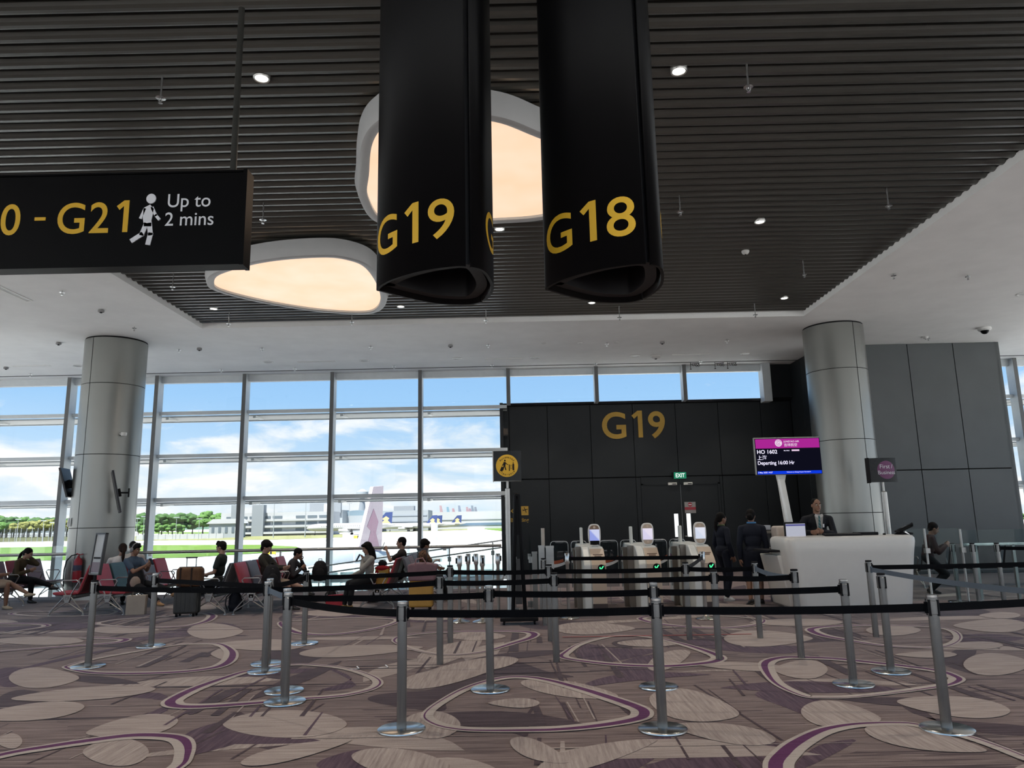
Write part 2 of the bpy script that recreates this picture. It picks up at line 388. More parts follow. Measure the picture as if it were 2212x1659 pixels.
darks = [[(880,1500),(955,1482),(1050,1440),(1110,1428),(1180,1450),(1240,1463),(1120,1466),(1035,1482),(960,1512)],
 [(360,1515),(180,1500),(345,1497),(362,1535),(280,1556)],[(500,1560),(520,1538),(590,1585),(672,1596),(640,1612),(560,1615)],[(0,1445),(55,1444),(25,1462),(42,1481),(0,1481)],
 [(590,1470),(560,1430),(600,1400),(760,1412),(705,1418),(640,1445)],[(700,1440),(770,1480),(690,1492),(760,1465)],[(820,1500),(930,1495),(965,1530),(920,1535),(800,1515)],
 [(1630,1500),(1690,1488),(1790,1520),(1775,1535),(1810,1570),(1700,1530)],[(1980,1520),(1940,1515),(2000,1550),(2212,1568),(2212,1590),(2050,1570)],[(1540,1602),(1440,1640),(1400,1659),(1660,1659),(1700,1608)],
 [(1840,1365),(1770,1360),(1800,1385),(1860,1380)],[(1580,1375),(1480,1385),(1560,1405),(1700,1412),(1735,1398),(1640,1390)],[(2075,1400),(2110,1404),(2090,1440),(2110,1458),(2030,1430)],[(470,1345),(330,1370),(270,1385),(400,1375),(520,1362)],
 [(1120,1350),(1180,1340),(1290,1346),(1180,1360)],[(1320,1430),(1420,1405),(1330,1400),(1260,1392),(1250,1425)],[(1130,1545),(1140,1590),(1090,1580),(960,1562),(1070,1540)],[(700,1640),(780,1620),(790,1659),(690,1659)],
 [(0,1505),(52,1490),(142,1510),(60,1525),(0,1535)],[(820,1335),(960,1325),(1060,1332),(930,1345)],[(1300,1620),(1450,1590),(1380,1659),(1240,1659)],[(1850,1600),(1740,1659),(1720,1650),(1770,1610)],
 [(90,1335),(250,1325),(350,1330),(180,1345),(90,1352)],[(2140,1370),(2040,1375),(2100,1390),(2212,1380)],[(1990,1320),(2060,1310),(2140,1322),(2060,1335)]]
strips = [(1120,1575,1160,1516,10,3),(1235,1557,1215,1517,14,3),(1300,1490,1380,1560,12,3),(500,1640,700,1520,7,3),(230,1490,430,1440,6,3),(1770,1520,1990,1600,10,3),(1500,1480,1690,1600,7,3),(1530,1490,1600,1540,4,3),
 (60,1650,320,1540,6,3),(150,1640,400,1530,4,0),(430,1530,620,1470,4,3),(560,1500,650,1455,4,3),(1265,1440,1230,1395,9,3),(1330,1440,1290,1392,4,3),(1350,1440,1300,1392,4,0),(980,1415,995,1385,7,3),(1020,1410,1030,1385,4,3),(880,1480,930,1420,7,3),
 (1600,1659,1560,1610,12,3),(1660,1659,1600,1605,5,3),(1900,1500,1780,1455,4,3),(1840,1500,1720,1460,4,3),(1990,1480,1850,1440,3,0),(2150,1460,1980,1410,6,3),(2000,1450,1860,1405,3,0),(80,1620,300,1560,4,0),(620,1440,560,1455,4,3),(380,1630,480,1580,9,3),(1290,1560,1270,1515,4,3),(1250,1560,1225,1517,4,0)]
cmats = [carpet_dark, carpet_purple, carpet_tan_x, carpet_tan_y, carpet_rim, carpet_line, red_line]
mb = MB(); lay = [.0006]
def poly(pts, mi):
    z = lay[0]; lay[0] += .00005
    vs = [Vector((p[0], p[1], z)) for p in pts]; mb.add(vs, [tuple(f) for f in tessellate_polygon([vs])], mi)
def fl(p): v = atz(p[0], p[1]); return Vector((v.x, v.y))
for i, d in enumerate(darks): poly(catmull([fl(p) for p in d], 4), i % 2 if i not in (9, 20) else 1)
rs = random.Random(8)
def leaf(cx, cy, L, w0, w1, a):
    top = [(L*(i/9-.5), w0*sin(pi*i/9)**.8) for i in range(10)]; bot = [(L*(.5-i/9), -w1*sin(pi*i/9)**.8) for i in range(1, 9)]
    return [Vector((cx+u*cos(a)-v*sin(a), cy+u*sin(a)+v*cos(a))) for u, v in top+bot]
for q in range(120):
    a = rs.uniform(-.5, .5)+(pi/2 if rs.random() < .2 else 0); lay[0] -= .00004
    poly(leaf(rs.uniform(-12, 12), rs.uniform(4.2, 18), rs.uniform(.9, 2.4), rs.uniform(.12, .45), rs.uniform(-.12, .22), a), rs.choice((0, 0, 1, 2, 3)))
lay[0] = .0023
for (x0, y0, x1, y1, w, c) in strips:
    a, b = fl((x0, y0)), fl((x1, y1)); s = w/1600*((a.y+b.y)/2)*.8; s = Vector((s/2, 0))
    poly([a-s, a+s, b+s, b-s], 0 if c == 3 else 2)
rs = random.Random(21); g0 = None
for q in range(430):
    if q % 4 == 0: g0 = (rs.uniform(-12, 12), rs.uniform(4.2, 17.5), rs.uniform(-.10, .10))
    x = g0[0]+rs.uniform(-.55, .55); y0 = g0[1]+rs.uniform(-.35, .35); L = rs.uniform(.35, 1.7); sl_ = g0[2]+rs.uniform(-.05, .05)
    w0 = rs.choice((.007, .010, .014, .022, .04, .065)); w1 = w0*rs.uniform(.3, 1.0); lay[0] -= .000047
    poly([Vector((x-w0, y0)), Vector((x+w0, y0)), Vector((x+sl_*L+w1, y0+L)), Vector((x+sl_*L-w1, y0+L))], rs.choice((0, 0, 0, 1, 2)) if w0 < .03 else 0)
for q in range(110):
    x = rs.uniform(-12, 12); y0 = rs.uniform(4.2, 17.5); L = rs.uniform(.8, 3.0); w0 = rs.choice((.010, .016, .03)); lay[0] -= .000047
    poly([Vector((x, y0-w0)), Vector((x+L, y0-w0*.2)), Vector((x+L*1.02, y0)), Vector((x, y0+w0))], rs.choice((0, 0, 2)))
lay[0] = .0046
for (cx, cy, rx, ry, k, *rot) in ells:
    r = radians(rot[-1] if rot else 0); lf = .38*sin(cx*1.7+cy); q = [(rx*cos(t)*1.12, ry*sin(t)*(1+lf*cos(t))*(.75+.25*abs(sin(t)))) for t in [2*pi*i/32 for i in range(32)]]
    poly([fl((cx+u*cos(r)-v*sin(r), cy+u*sin(r)+v*cos(r))) for u, v in q], 3 if k else 2)
for i, L in enumerate(loops):
    P = catmull([fl(p) for p in L], 5); n = len(P)
    cx = sum(p.x for p in P)/n; cy = sum(p.y for p in P)/n
    sz = max(abs(p.x-cx) for p in P)
    def band(k0, k1, z, mi, vary=.0):
        a = []; b = []
        for j, p in enumerate(P):
            w = 1+vary*cos(atan2(p.y-cy, p.x-cx)*1-(i*1.9))
            a.append(inn(j, k0*w)); b.append(inn(j, k1*w))
        vs = [(q.x, q.y, z) for q in a]+[(q.x, q.y, z) for q in b]
        mb.add(vs, [(j, (j+1) % n, n+(j+1) % n, n+j) for j in range(n)], mi)
    def inn(j, d):
        t = (P[(j+1) % n]-P[j-1]); l = t.length or 1
        A = SGN; return Vector((P[j].x-A*t.y/l*d, P[j].y+A*t.x/l*d))
    A_ = sum(P[j].x*P[(j+1) % n].y-P[(j+1) % n].x*P[j].y for j in range(n)); SGN = 1 if A_ > 0 else -1
    band(-.035, .115, .0076, 4, .30); band(-.006, .046, .0082, 5, .75)
a, b = atz(1215, 1378), atz(1625, 1371.5)
mb.add([(a.x, a.y, .009), (b.x, b.y, .009), (b.x, b.y+.05, .009), (a.x, a.y+.05, .009)], [(0, 1, 2, 3)], 6)
cp = mb.build('carpet_pattern', cmats, floor, fix=False)

for k, (px, py) in enumerate(((765, 1447), (828, 1444))):
    v = atz(px, py); t = thing('floor_tape_mark', 'small white L-shaped tape mark on the carpet, %s of two' % ('left', 'right')[k], 'tape mark', (v.x, v.y, .0095), radians(20), 'white tape marks')
    m_ = MB(); m_.bb(-.06, .06, -.008, .008, 0, .001); m_.bb(.045, .06, -.008, .16, 0, .001); m_.build('tape', [SIGNW], t)
# ---- lower ground of the void beyond the guard, ramp outside it
mb = MB(); mb.bb(XL, -.3, YE, YW+.3, -4.6, -4.4); mb.build('lower_floor', [mat('lower_floor_grey', (.45, .46, .46), .6)], floor)
# ---- ceiling
ceiling = struct('ceiling')
mb = MB(); SX0, SX1, SY1 = -7.5, 6.95, 17.2
mb.bb(XL, SX0, YB, YW+.3, HC, HC+.14); mb.bb(SX1, XR, YB, YW+.3, HC, HC+.14); mb.bb(SX0, SX1, SY1, YW+.3, HC, HC+.14)
mb.build('ceiling_board', [CEIL], ceiling)
mb = MB(); mb.bb(XL, XR, YB, YW+1.2, HC+.7, HC+.9); mb.build('roof_deck', [DARKVOID], ceiling)
mb = MB(); mb.bb(XL, XR, YW-.72, YW-.66, HC-.012, HC+.001); mb.build('ceiling_joint', [mat('joint_grey', (.12, .13, .13), .7)], ceiling)
prof = [(-.085, .0), (-.078, -.035), (-.055, -.062), (-.02, -.076), (.02, -.076), (.055, -.062), (.078, -.035), (.085, 0), (.085, .05), (-.085, .05)]
mb = MB(); mb.prism([(y, z) for y, z in prof], (SX0-.06, SX1+.06), 'x', smooth=False)
s0 = mb.build('slat', [SLAT], ceiling, fix=True)
y = 17.2-.1048; k = 0
while y > YB+.1:
    o = s0 if k == 0 else s0.copy()
    if k: C.objects.link(o)
    o.location = (0, y, HC+.19); k += 1; y -= .2096
# stepped closure strips beside the slat ends
mb = MB()
for sx in (SX0-.10, SX1+.06): mb.bb(sx, sx+.04, YB, SY1, HC+.14, HC+.7)
mb.bb(SX0, SX1, SY1+.02, SY1+.06, HC+.14, HC+.7)
mb.build('ceiling_upstand', [CEIL], ceiling)

# ---- curtain wall: one window per bay
X0B = -14.0; PB = 2.745
panes_z = [(-4.4, .0), (.0, 2.39), (2.51, 3.74), (3.84, 5.08), (5.18, 6.09)]
def bay(n, x0, x1, zlo):
    w = struct('window_%d' % n)
    m = MB(); m.bb(x0, x0+.12, YW-.34, YW+.03, -4.4 if zlo < 1 else zlo, HC-.0); m.build('mullion', [MULL], w, bevel=.006, seg=1)
    m = MB(); m.bb(x0+.002, x0+.118, YW-.346, YW-.338, zlo if zlo > 0 else -4.4, HC); m.build('mullion_shade_face', [mat('mullion_shade_grey', (.12, .125, .125), .5)], w)  # dark strip paints the shade on the mullion's room side
    for z0, z1 in [(2.39, 2.51), (3.74, 3.84), (5.08, 5.18), (6.09, 6.30), (-.1, .0)]:
        if z1 <= zlo: continue
        m = MB(); m.bb(x0+.12, x1, YW-.14, YW+.02, z0, z1); m.build('transom', [MULL], w, bevel=.005, seg=1)
    for z0, z1 in panes_z:
        if z1 <= zlo+.01: continue
        m = MB(); m.bb(x0+.1, x1+.02, YW-.06, YW-.045, z0-.02, z1+.02); m.build('pane', [GLASSW], w)
    for z in (2.36, 3.71, 5.05):
        if z < zlo: continue
        m = MB(); m.bb(x0, x1, YW+.12, YW+1.12, z-.02, z+.025); m.build('sunshade', [SHADE], w)
        m = MB(); m.bb(x0, x1, YW+1.10, YW+1.16, z-.05, z+.05); m.build('sunshade_edge', [MULL], w)
        for dx in (.25,):
            m = MB(); m.prism([(YW+.02, z-.10), (YW+.75, z-.055), (YW+.75, z-.02), (YW+.02, z-.02)], (x0+dx, x0+dx+.09), 'x'); m.build('bracket', [WHITE], w)
n = 1
for i in range(-3, 5):
    bay(n, X0B+i*PB, X0B+(i+1)*PB, -4.4); n += 1
for i in range(5, 8): bay(n, X0B+i*PB, X0B+(i+1)*PB, 5.18); n += 1
m = MB(); m.bb(7.7, 7.95, YW-.34, YW+.05, 5.1, HC); m.build('mullion', [MULL], bpy.data.objects['window_11'])
for i in range(0, 3): bay(n, 12.75+i*PB, 12.75+(i+1)*PB, -.0); n += 1

# ---- gate wall under the clerestory, panels with recessed joints
wf = struct('wall_front')
m = MB(); m.bb(-.42, 3.83, YW+.18, YW+.42, 0, 5.2); m.bb(6.27, 8.7, YW+.18, YW+.42, 0, 5.2); m.bb(3.83, 6.27, YW+.18, YW+.42, 2.66, 5.2); m.bb(-.42, 8.7, YW+.02, YW+.42, 5.17, 5.25)
m.bb(7.95, 8.7, YW-.05, YW+.42, 5.2, HC); m.build('backing', [SEAM], wf)
xs = [-.42, -.22, .99, 2.34, 3.68, 5.02, 6.36, 7.7, 8.66]
for a, b in zip(xs[:-1], xs[1:]):
    for z0, z1 in ((.0, 2.86), (2.88, 5.17)):
        pcs = [(a, b)]
        if z0 < 1 and b > 3.83 and a < 6.27:
            pcs = [(a, 3.83)] if a < 3.83 else ([] if b < 6.3 else [(6.27, b)])
            mm = MB(); mm.bb(max(a, 3.83)+.006, min(b, 6.27)-.006, YW+.14, YW+.185, 2.68, 2.86); mm.build('panel', [PANEL], wf)
        for (p, q) in pcs:
            if q-p < .05: continue
            mm = MB(); mm.bb(p+.008, q-.008, YW+.14, YW+.185, z0+.008, z1-.008); mm.build('panel', [PANEL], wf, bevel=.003, seg=1)
mm = MB(); mm.bb(-.5, -.40, YW-.1, YW+.42, 0, 5.25); mm.build('corner_trim', [PANEL], wf)
mm = MB(); mm.bb(7.98, 8.66, YW-.10, YW-.05, 5.25, HC); mm.build('panel', [PANEL], wf)
# double door
d1 = struct('door_1')
for k, (a, b) in enumerate(((3.90, 5.045), (5.055, 6.20))):
    wx = (4.80, 4.93) if k == 0 else (5.18, 5.31); z0, z1 = 1.03, 1.73
    m = MB(); m.bb(a, wx[0], YW+.16, YW+.21, .01, 2.62); m.bb(wx[1], b, YW+.16, YW+.21, .01, 2.62); m.bb(wx[0], wx[1], YW+.16, YW+.21, .01, z0); m.bb(wx[0], wx[1], YW+.16, YW+.21, z1, 2.62)
    leaf = m.build('door_leaf', [PANEL], d1)
    m = MB(); m.bb(wx[0], wx[1], YW+.18, YW+.19, z0, z1); m.build('vision_pane', [emis('door_pane_daylight_glow', (.93, .97, 1), 1.15)], leaf)  # emission stands in for daylight behind the pane, no lamp there
    m = MB(); m.lathe((0, 0, 0), [(.0, 0), (.035, 0), (.035, .02), (.012, .03), (.012, .05)], 12)
m = MB(); m.bb(3.83, 3.90, YW+.13, YW+.2, 0, 2.66); m.bb(6.20, 6.27, YW+.13, YW+.2, 0, 2.66); m.bb(3.83, 6.27, YW+.13, YW+.2, 2.62, 2.68); m.build('door_frame', [PANEL], d1)
m = MB(); m.tube([(5.10, YW+.16, 1.05), (5.10, YW+.10, 1.05), (5.19, YW+.10, 1.05)], .012, 8); m.build('door_handle', [STEEL], d1)
for xx in (4.66, 5.14):
    m = MB(); m.bb(xx, xx+.27, YW+.06, YW+.14, 2.60, 2.68); o = m.build('door_holder_box', [mat('offwhite_plastic', (.62, .63, .60), .5)], None, bevel=.01)
    m = MB(); m.bb(xx+.12, xx+.24, YW+.052, YW+.06, 2.625, 2.645); m.build('slot', [BLACKM], o)
    tag(o, 'small off-white magnetic holder box above the %s leaf of the gate door' % ('left' if xx < 5 else 'right'), 'door holder')
# right hand walls
wr = struct('wall_right')
m = MB(); m.bb(8.72, 13.56, 20.45, 20.62, 0, HC); m.bb(8.72, 8.9, 20.45, YW+.42, 0, HC); m.build('backing', [SEAM], wr)
xs = [8.72, 9.77, 11.05, 12.33, 13.58]
for a, b in zip(xs[:-1], xs[1:]):
    for z0, z1 in ((0, 2.76), (2.77, HC)):
        mm = MB(); mm.bb(a+.009, b-.009, 20.40, 20.452, z0+.009, z1-.009); mm.build('panel', [PANEL2], wr, bevel=.003, seg=1)
ys = [20.42, 21.1, 22.1, YW+.1]
for a, b in zip(ys[:-1], ys[1:]):
    for z0, z1 in ((0, 2.88), (2.89, HC)):
        mm = MB(); mm.bb(8.66, 8.722, a+.008, b-.008, z0+.008, z1-.008); mm.build('panel', [PANEL], wr, bevel=.003, seg=1)
mm = MB(); mm.bb(13.50, 13.62, 20.40, YW-.3, 0, HC); mm.build('end_panel', [PANEL2], wr)
# walls out of view: frames without panes, kept open and near for fill light
def glazed(name, pts):
    w = struct(name); (x0, y0), (x1, y1) = pts; L = hypot(x1-x0, y1-y0); k = int(L/2.75)
    R = Matrix.Rotation(atan2(y1-y0, x1-x0), 3, 'Z'); c = lambda u: Vector((x0+(x1-x0)*u, y0+(y1-y0)*u, 0))
    m = MB()
    for i in range(k+1): m.box(c(i/k)+Vector((0, 0, HC/2)), (.12, .3, HC), 0, R)
    for z in (.05, 2.45, 6.2): m.box(c(.5)+Vector((0, 0, z)), (L, .16, .12), 0, R)
    m.build('glazing_frame', [MULL], w); return w
glazed('wall_left', ((XL, YB), (XL, YW))); glazed('wall_east', ((XR, YB), (XR, YW))); glazed('wall_back', ((XL, YB), (XR, YB)))

# ---- columns
def column(n, x, y, seam):
    c = thing('pillar', n, 'column', (x, y, 0)); r = .72
    zs = [0.10, 1.64, 3.38, 5.12, HC-.03]
    m = MB(); m.lathe((0, 0, 0), [(r-.012, 0), (r-.012, HC)], 64); m.build('core', [SEAM], c)
    for z0, z1 in zip(zs[:-1], zs[1:]):
        for k in range(3):
            a0 = seam+k*2*pi/3+.012; a1 = seam+(k+1)*2*pi/3-.012; nn = 24; vs = []; fs = []
            for i in range(nn+1):
                t = a0+(a1-a0)*i/nn
                for (rr, z) in ((r-.01, z0+.008), (r, z0+.008), (r, z1-.008), (r-.01, z1-.008)): vs.append((rr*cos(t), rr*sin(t), z))
            for i in range(nn): fs += [tuple([i*4+j, i*4+4+j, i*4+4+(j+1) % 4, i*4+(j+1) % 4]) for j in range(4)]
            m = MB(); m.add(vs, fs, 0, False); o = m.build('cladding_panel', [COLM], c)
            o.data.polygons.foreach_set('use_smooth', [True]*len(o.data.polygons)); o.data.set_sharp_from_angle(angle=radians(38))
    m = MB(); m.lathe((0, 0, 0), [(r+.01, 0), (r+.01, .10), (r, .11)], 48); m.build('base_ring', [mat('base_ring_light', (.6, .62, .62), .3, metal=.6)], c)
    return c
col1 = column('round satin metal clad column beside the seats on the left, screens on it', -10.15, 18.35, radians(-107)); col2 = column('round satin metal clad column behind the white desk, before the dark wall', 8.12, 18.4, radians(-73))

# ---- glass guard at the floor edge
g = thing('glass_guard', 'glass guard rail with steel handrail along the floor edge before the windows', 'railing', (0, 0, 0))
for (a, b) in ((-21.5, -10.80), (-9.50, -.42)):
    m = MB(); m.tube([(a, YE-.12, 1.02), (b, YE-.12, 1.02)], .037, 12); m.build('handrail', [STEEL], g)
    n = max(1, round((b-a)/1.8)); w = (b-a)/n
    for i in range(n):
        m = MB(); m.bb(a+i*w+.02, a+(i+1)*w-.02, YE-.075, YE-.055, .03, 1.22 if a < -20 else .98); m.build('glass_panel', [GLASSR], g)
        m = MB(); m.bb(a+i*w+.38, a+i*w+.46, YE-.12, YE-.06, .93, .99); m.build('clamp', [STEEL], g)
        m = MB(); m.box((a+i*w+.42, YE-.09, .02), (.12, .12, .04)); m.build('shoe', [STEEL], g)
    for i in range(0, n+1, 2):
        m = MB(); m.bb(a+i*w-.02, a+i*w+.02, YE-.10, YE-.05, 0, 1.0); m.build('post', [STEEL], g)
# ramp beyond the guard
rp = thing('boarding_ramp', 'sloping boarding ramp with double steel handrails between guard and windows', 'ramp', (0, 0, 0))
Yr = 20.6; pa = aty(1092, 1166, Yr); pb = aty(690, 1224, Yr)
sl = (pa.z-pb.z)/(pa.x-pb.x); zr = lambda x: pb.z+(x-pb.x)*sl
xa, xb = pb.x-.3, -.45
for dz in (0, -.19):
    for Y in (Yr,):
        m = MB(); m.tube([(xa, Y, zr(xa)+dz), (xb, Y, zr(xb)+dz), ], .02, 8); m.build('handrail', [STEEL], rp)
for i in range(5):
    x = xb-.25-i*1.18
    m = MB(); m.cyl((x, Yr+.03, zr(x)-1.0), (x, Yr+.03, zr(x)-.02), .02, n=8); m.box((x, Yr+.02, zr(x)-.30), (.09, .05, .12)); m.build('post', [STEEL], rp)
m = MB(); m.prism([(xa, zr(xa)-1.15), (xb, zr(xb)-1.15), (xb, zr(xb)-1.0), (xa, zr(xa)-1.0)], (Yr-.1, YW-.5), 'y'); m.build('deck', [mat('ramp_deck', (.5, .5, .5), .6)], rp)
m = MB()
m.prism([(xa, zr(xa)-.98), (xb, zr(xb)-.98), (xb, zr(xb)-.24), (xa, zr(xa)-.24)], (Yr+.05, Yr+.06), 'y'); m.build('glass_panel', [GLASSR], rp)
# ================================================================== CEILING FIXTURES
LAMP = emis('lamp_glow', (1.0, .95, .86), 9.0)
LAMPOFF = mat('lamp_off_diffuser', (.75, .75, .72), .4, var=0)
CHS = mat('sprinkler_metal', (.55, .56, .56), .25, metal=.9, var=0)
def side(x):
    return 'left' if x < -3 else ('centre' if x < 2.6 else 'right')
# lit downlights among the slats
lb = ['lit downlight among slats, nearest the camera, left of the hanging gate signs', 'lit downlight among slats, nearest the camera, right of the hanging gate signs',
      'lit downlight among slats seen between the two hanging gate signs', 'lit downlight among slats, second from camera on the right side',
      'lit downlight near far end of slats, left below the pebble-shaped lamp', 'lit downlight near far end of slats just right of the lower pebble-shaped lamp',
      'lit downlight near far end of slats just under the right hanging sign', 'lit downlight near far end of slats, rightmost, above the right column']
dlp = None
for i, (x, y) in enumerate([(-2.58, 7.0), (1.78, 7.04), (-.2, 11.2), (3.94, 11.13), (-6.42, 15.25), (-2.43, 15.38), (1.69, 15.4), (5.82, 15.36)]):
    if dlp is None:
        t = thing('downlight', lb[0], 'ceiling light', (x*1.0465, y*1.0465, 6.405), 0, 'lit downlights among the slats')
        m = MB(); m.lathe((0, 0, 0), [(.066, .01), (.070, .0), (.085, -.005), (.092, .005), (.092, .12)], 24, cap=False); m.build('housing', [mat('lamp_housing', (.45, .45, .43), .3, metal=.6)], t)
        m = MB(); m.lathe((0, 0, 0), [(.001, .006), (.066, .006), (.066, .012), (.001, .012)], 20); m.build('lamp', [LAMP], t); dlp = t
    else: t = dup(dlp, (x*1.0465, y*1.0465, 6.405), label=lb[i])
for (x, y) in [(-6.4, 7), (-2.58, 2.9), (1.78, 2.9), (6, 7), (-6.4, 2.9), (6, 2.9), (-6.4, 11.2), (-2.58, 7.0), (1.78, 7.04), (3.94, 11.13), (-.2, 11.2), (-6.42, 15.2), (-2.43, 15.38), (1.69, 15.4), (5.82, 15.36), (3.55, 21.2), (.59, 21.1), (6.77, 21.2), (4.5, 18.2), (11.2, 15.7), (11.2, 11), (-2.58, -2), (3, -2)]:
    ld = bpy.data.lights.new('downlight_and_fill_spot', 'SPOT'); ld.energy = 210; ld.color = (1, .90, .77); ld.spot_size = radians(95); ld.spot_blend = .6; ld.shadow_soft_size = .07  # lit downlights' spots; the rest added, with no lit fitting, to brighten the room
    lo = bpy.data.objects.new('downlight_and_fill_spot', ld); C.objects.link(lo); lo.location = (x, y, 6.17)
# sprinklers on the slats
sp = None
def sprk(x, y, z, label, group, big):
    global sp
    if sp is None:
        t = thing('sprinkler', label, 'sprinkler', (x, y, z), 0, group)
        m = MB(); m.lathe((0, 0, 0), [(.008, .0), (.05, -.004), (.052, -.008), (.012, -.014)], 16); m.build('plate', [CHS], t)
        m = MB(); m.cyl((0, 0, .28), (0, 0, -.05), .010, n=8); m.tube([(.02, 0, -.01), (.022, 0, -.035), (.0, 0, -.06), (-.022, 0, -.035), (-.02, 0, -.01)], .004, 6)
        m.lathe((0, 0, -.062), [(.002, 0), (.022, -.002), (.022, -.005), (.002, -.006)], 12); m.build('head', [CHS], t); sp = t; return t
    return dup(sp, (x, y, z), label=label, group=group)
SL = ['sprinkler among slats nearest the camera above the black G21 sign', 'sprinkler among slats nearest the camera right of the G18 sign', 'sprinkler among slats right of the black G21 sign edge', 'sprinkler among slats just right of the G18 sign lettering', 'sprinkler among slats near the right edge of the slats', 'sprinkler among slats left of the lower pebble-shaped lamp', 'sprinkler among slats left of the lit lamp by the right corner',
      'sprinkler at far left corner of the slats', 'sprinkler at far end of slats below the pebble-shaped lamp', 'sprinkler at far end of slats below the G19 hanging sign', 'sprinkler at far end of slats below the G18 hanging sign', 'sprinkler at far right corner of the slats']
for l, (x, y) in zip(SL, [(-3.75, 7.25), (2.58, 7.29), (-3.76, 10.53), (2.55, 10.57), (5.67, 10.51), (-6.54, 13.6), (5.6, 13.67), (-6.5, 16.3), (-3.71, 16.39), (-.64, 16.48), (2.43, 16.48), (5.55, 16.49)]):
    sprk(x, y, 6.16, l, 'sprinklers among the slats', True)
WSL = 'small sprinkler on the white ceiling, part of a regular grid'
WN = ['left of the slats, nearest of the left column of three', 'just before the left pillar top', 'right of the left pillar, middle row', 'middle row, second from the left pillar', 'middle row, third from the left pillar', 'middle row, above the pole sign', 'middle row, above the G19 wall letters', 'middle row, nearest the right pillar', 'right of the slats, before the right pillar, inner one', 'right of the slats, before the right pillar, outer one', 'between the dome sensor and the right-hand dark wall', 'window row, right of the left pillar', 'window row, second right of the left pillar', 'window row, at the far left edge', 'window row, over the second bay left of the gate wall', 'window row, over the left corner of the gate wall', 'window row, above the G19 wall letters', 'window row, left of the black hook clusters', 'window row, hidden behind the left pillar']
for q, (x, y) in enumerate([(-9, 14.13), (-8.98, 16.92), (-8.95, 19.2), (-6.75, 19.26), (-3.85, 19.31), (-.7, 19.38), (2.5, 19.5), (5.72, 19.42), (7.59, 14.19), (9.16, 14.35), (11.24, 19.64), (-8.87, 21.87), (-6.65, 21.89), (-14.72, 21.96), (-3.65, 21.9), (-.69, 22.0), (2.47, 22.1), (5.66, 22.1), (-11.8, 21.9)]):
    sprk(x, y, HC-.03, 'small white-ceiling sprinkler, '+WN[q], 'sprinklers on the white ceiling', False)
# detectors, boxes, speakers
def disc_thing(name, label, cat, x, y, z, r, h, m_, group=None):
    t = thing(name, label, cat, (x, y, z), 0, group)
    m = MB(); m.lathe((0, 0, 0), [(r*.98, 0), (r, -h*.3), (r*.8, -h*.75), (r*.4, -h), (.001, -h)], 24); m.build('body', [m_], t)
    m = MB(); m.lathe((0, 0, -h), [(.001, 0), (r*.25, 0), (r*.2, -h*.15), (.001, -h*.16)], 12); m.build('sensor', [BLACKM], t); return t
disc_thing('smoke_detector', 'round white smoke detector among the slats right of the G18 sign', 'detector', 4.17*1.03, 12.64*1.03, 6.42, .07, .07, mat('detector_white', (.6, .6, .58), .5))
bxp = None
for (x, y, l) in [(-8.97, 15.48, 'left of the slatted panel'), (-8.39, 19.17, 'right of the left column'), (-1.72, 19.4, 'beyond the slats over the windows, centre'), (4.0, 19.53, 'over the gate wall'), (-11.59, 18.25, 'left of the left column'), (-14.8, 20.99, 'at far left over the windows')]:
    if bxp is None:
        bxp = thing('heat_detector', 'small square detector box on the white ceiling '+l, 'detector', (x, y, HC), 0, 'detector boxes on the white ceiling')
        m = MB(); m.lathe((0, 0, 0), [(.06, 0), (.065, -.02), (.065, -.05), (.05, -.06), (.001, -.06)], 16); m.build('body', [mat('detector_grey', (.25, .25, .25), .5)], bxp)
        m = MB(); m.lathe((0, 0, -.06), [(.001, 0), (.03, 0), (.025, -.015), (.001, -.016)], 12); m.build('sensor', [BLACKM], bxp)
    else: dup(bxp, (x, y, HC), label='small square detector box on the white ceiling '+l)
disc_thing('ceiling_speaker', 'larger round white dome on the white ceiling above the gate doors', 'detector', 4.15, 21.3, HC, .16, .09, mat('detector_white', (.6, .6, .58), .5))
disc_thing('motion_detector', 'round white sensor dome on the ceiling left of the black dome camera', 'detector', 11.15, 19.6, HC, .07, .06, mat('detector_white', (.6, .6, .58), .5))
t = thing('dome_camera', 'white dome security camera with black bubble on the ceiling at right', 'camera', (12.21, 18.74, HC))
m = MB(); m.lathe((0, 0, 0), [(.15, 0), (.16, -.04), (.14, -.07), (.12, -.08), (.001, -.08)], 28); m.build('housing', [WHITE], t)
m = MB(); m.ell((0, 0, -.07), (.10, .10, .10), 18, 10); m.build('dome', [BLACK], t)
rdp = None
RL = [(-12.72, 21.0, 'leftmost, left of the left column'), (-7.18, 21.04, 'just right of the left column'), (-4.39, 21.12, 'over the second window bay from the column'), (-1.67, 21.07, 'over the windows left of the gate wall'), (.59, 21.16, 'above the left part of the gate wall'), (3.55, 21.26, 'above the gate doors'), (6.77, 21.26, 'above the right part of the gate wall'), (11.24, 15.76, 'at the right edge, nearest the camera')]
for (x, y, l) in RL:
    L = 'round unlit recessed ceiling light, '+l
    if rdp is None:
        rdp = thing('recessed_light', L, 'ceiling light', (x, y, HC), 0, 'recessed round lights in the white ceiling')
        m = MB(); m.lathe((0, 0, 0), [(.155, .0), (.155, -.010), (.145, -.014), (.12, -.013), (.112, -.001)], 28, cap=False); m.build('trim_ring', [WHITE], rdp)
        m = MB(); m.lathe((0, 0, -.003), [(.001, 0), (.112, 0), (.112, .002), (.001, .002)], 24); m.build('diffuser', [mat('recess_grey', (.30, .30, .29), .4)], rdp)
    else: dup(rdp, (x, y, HC), label=L)
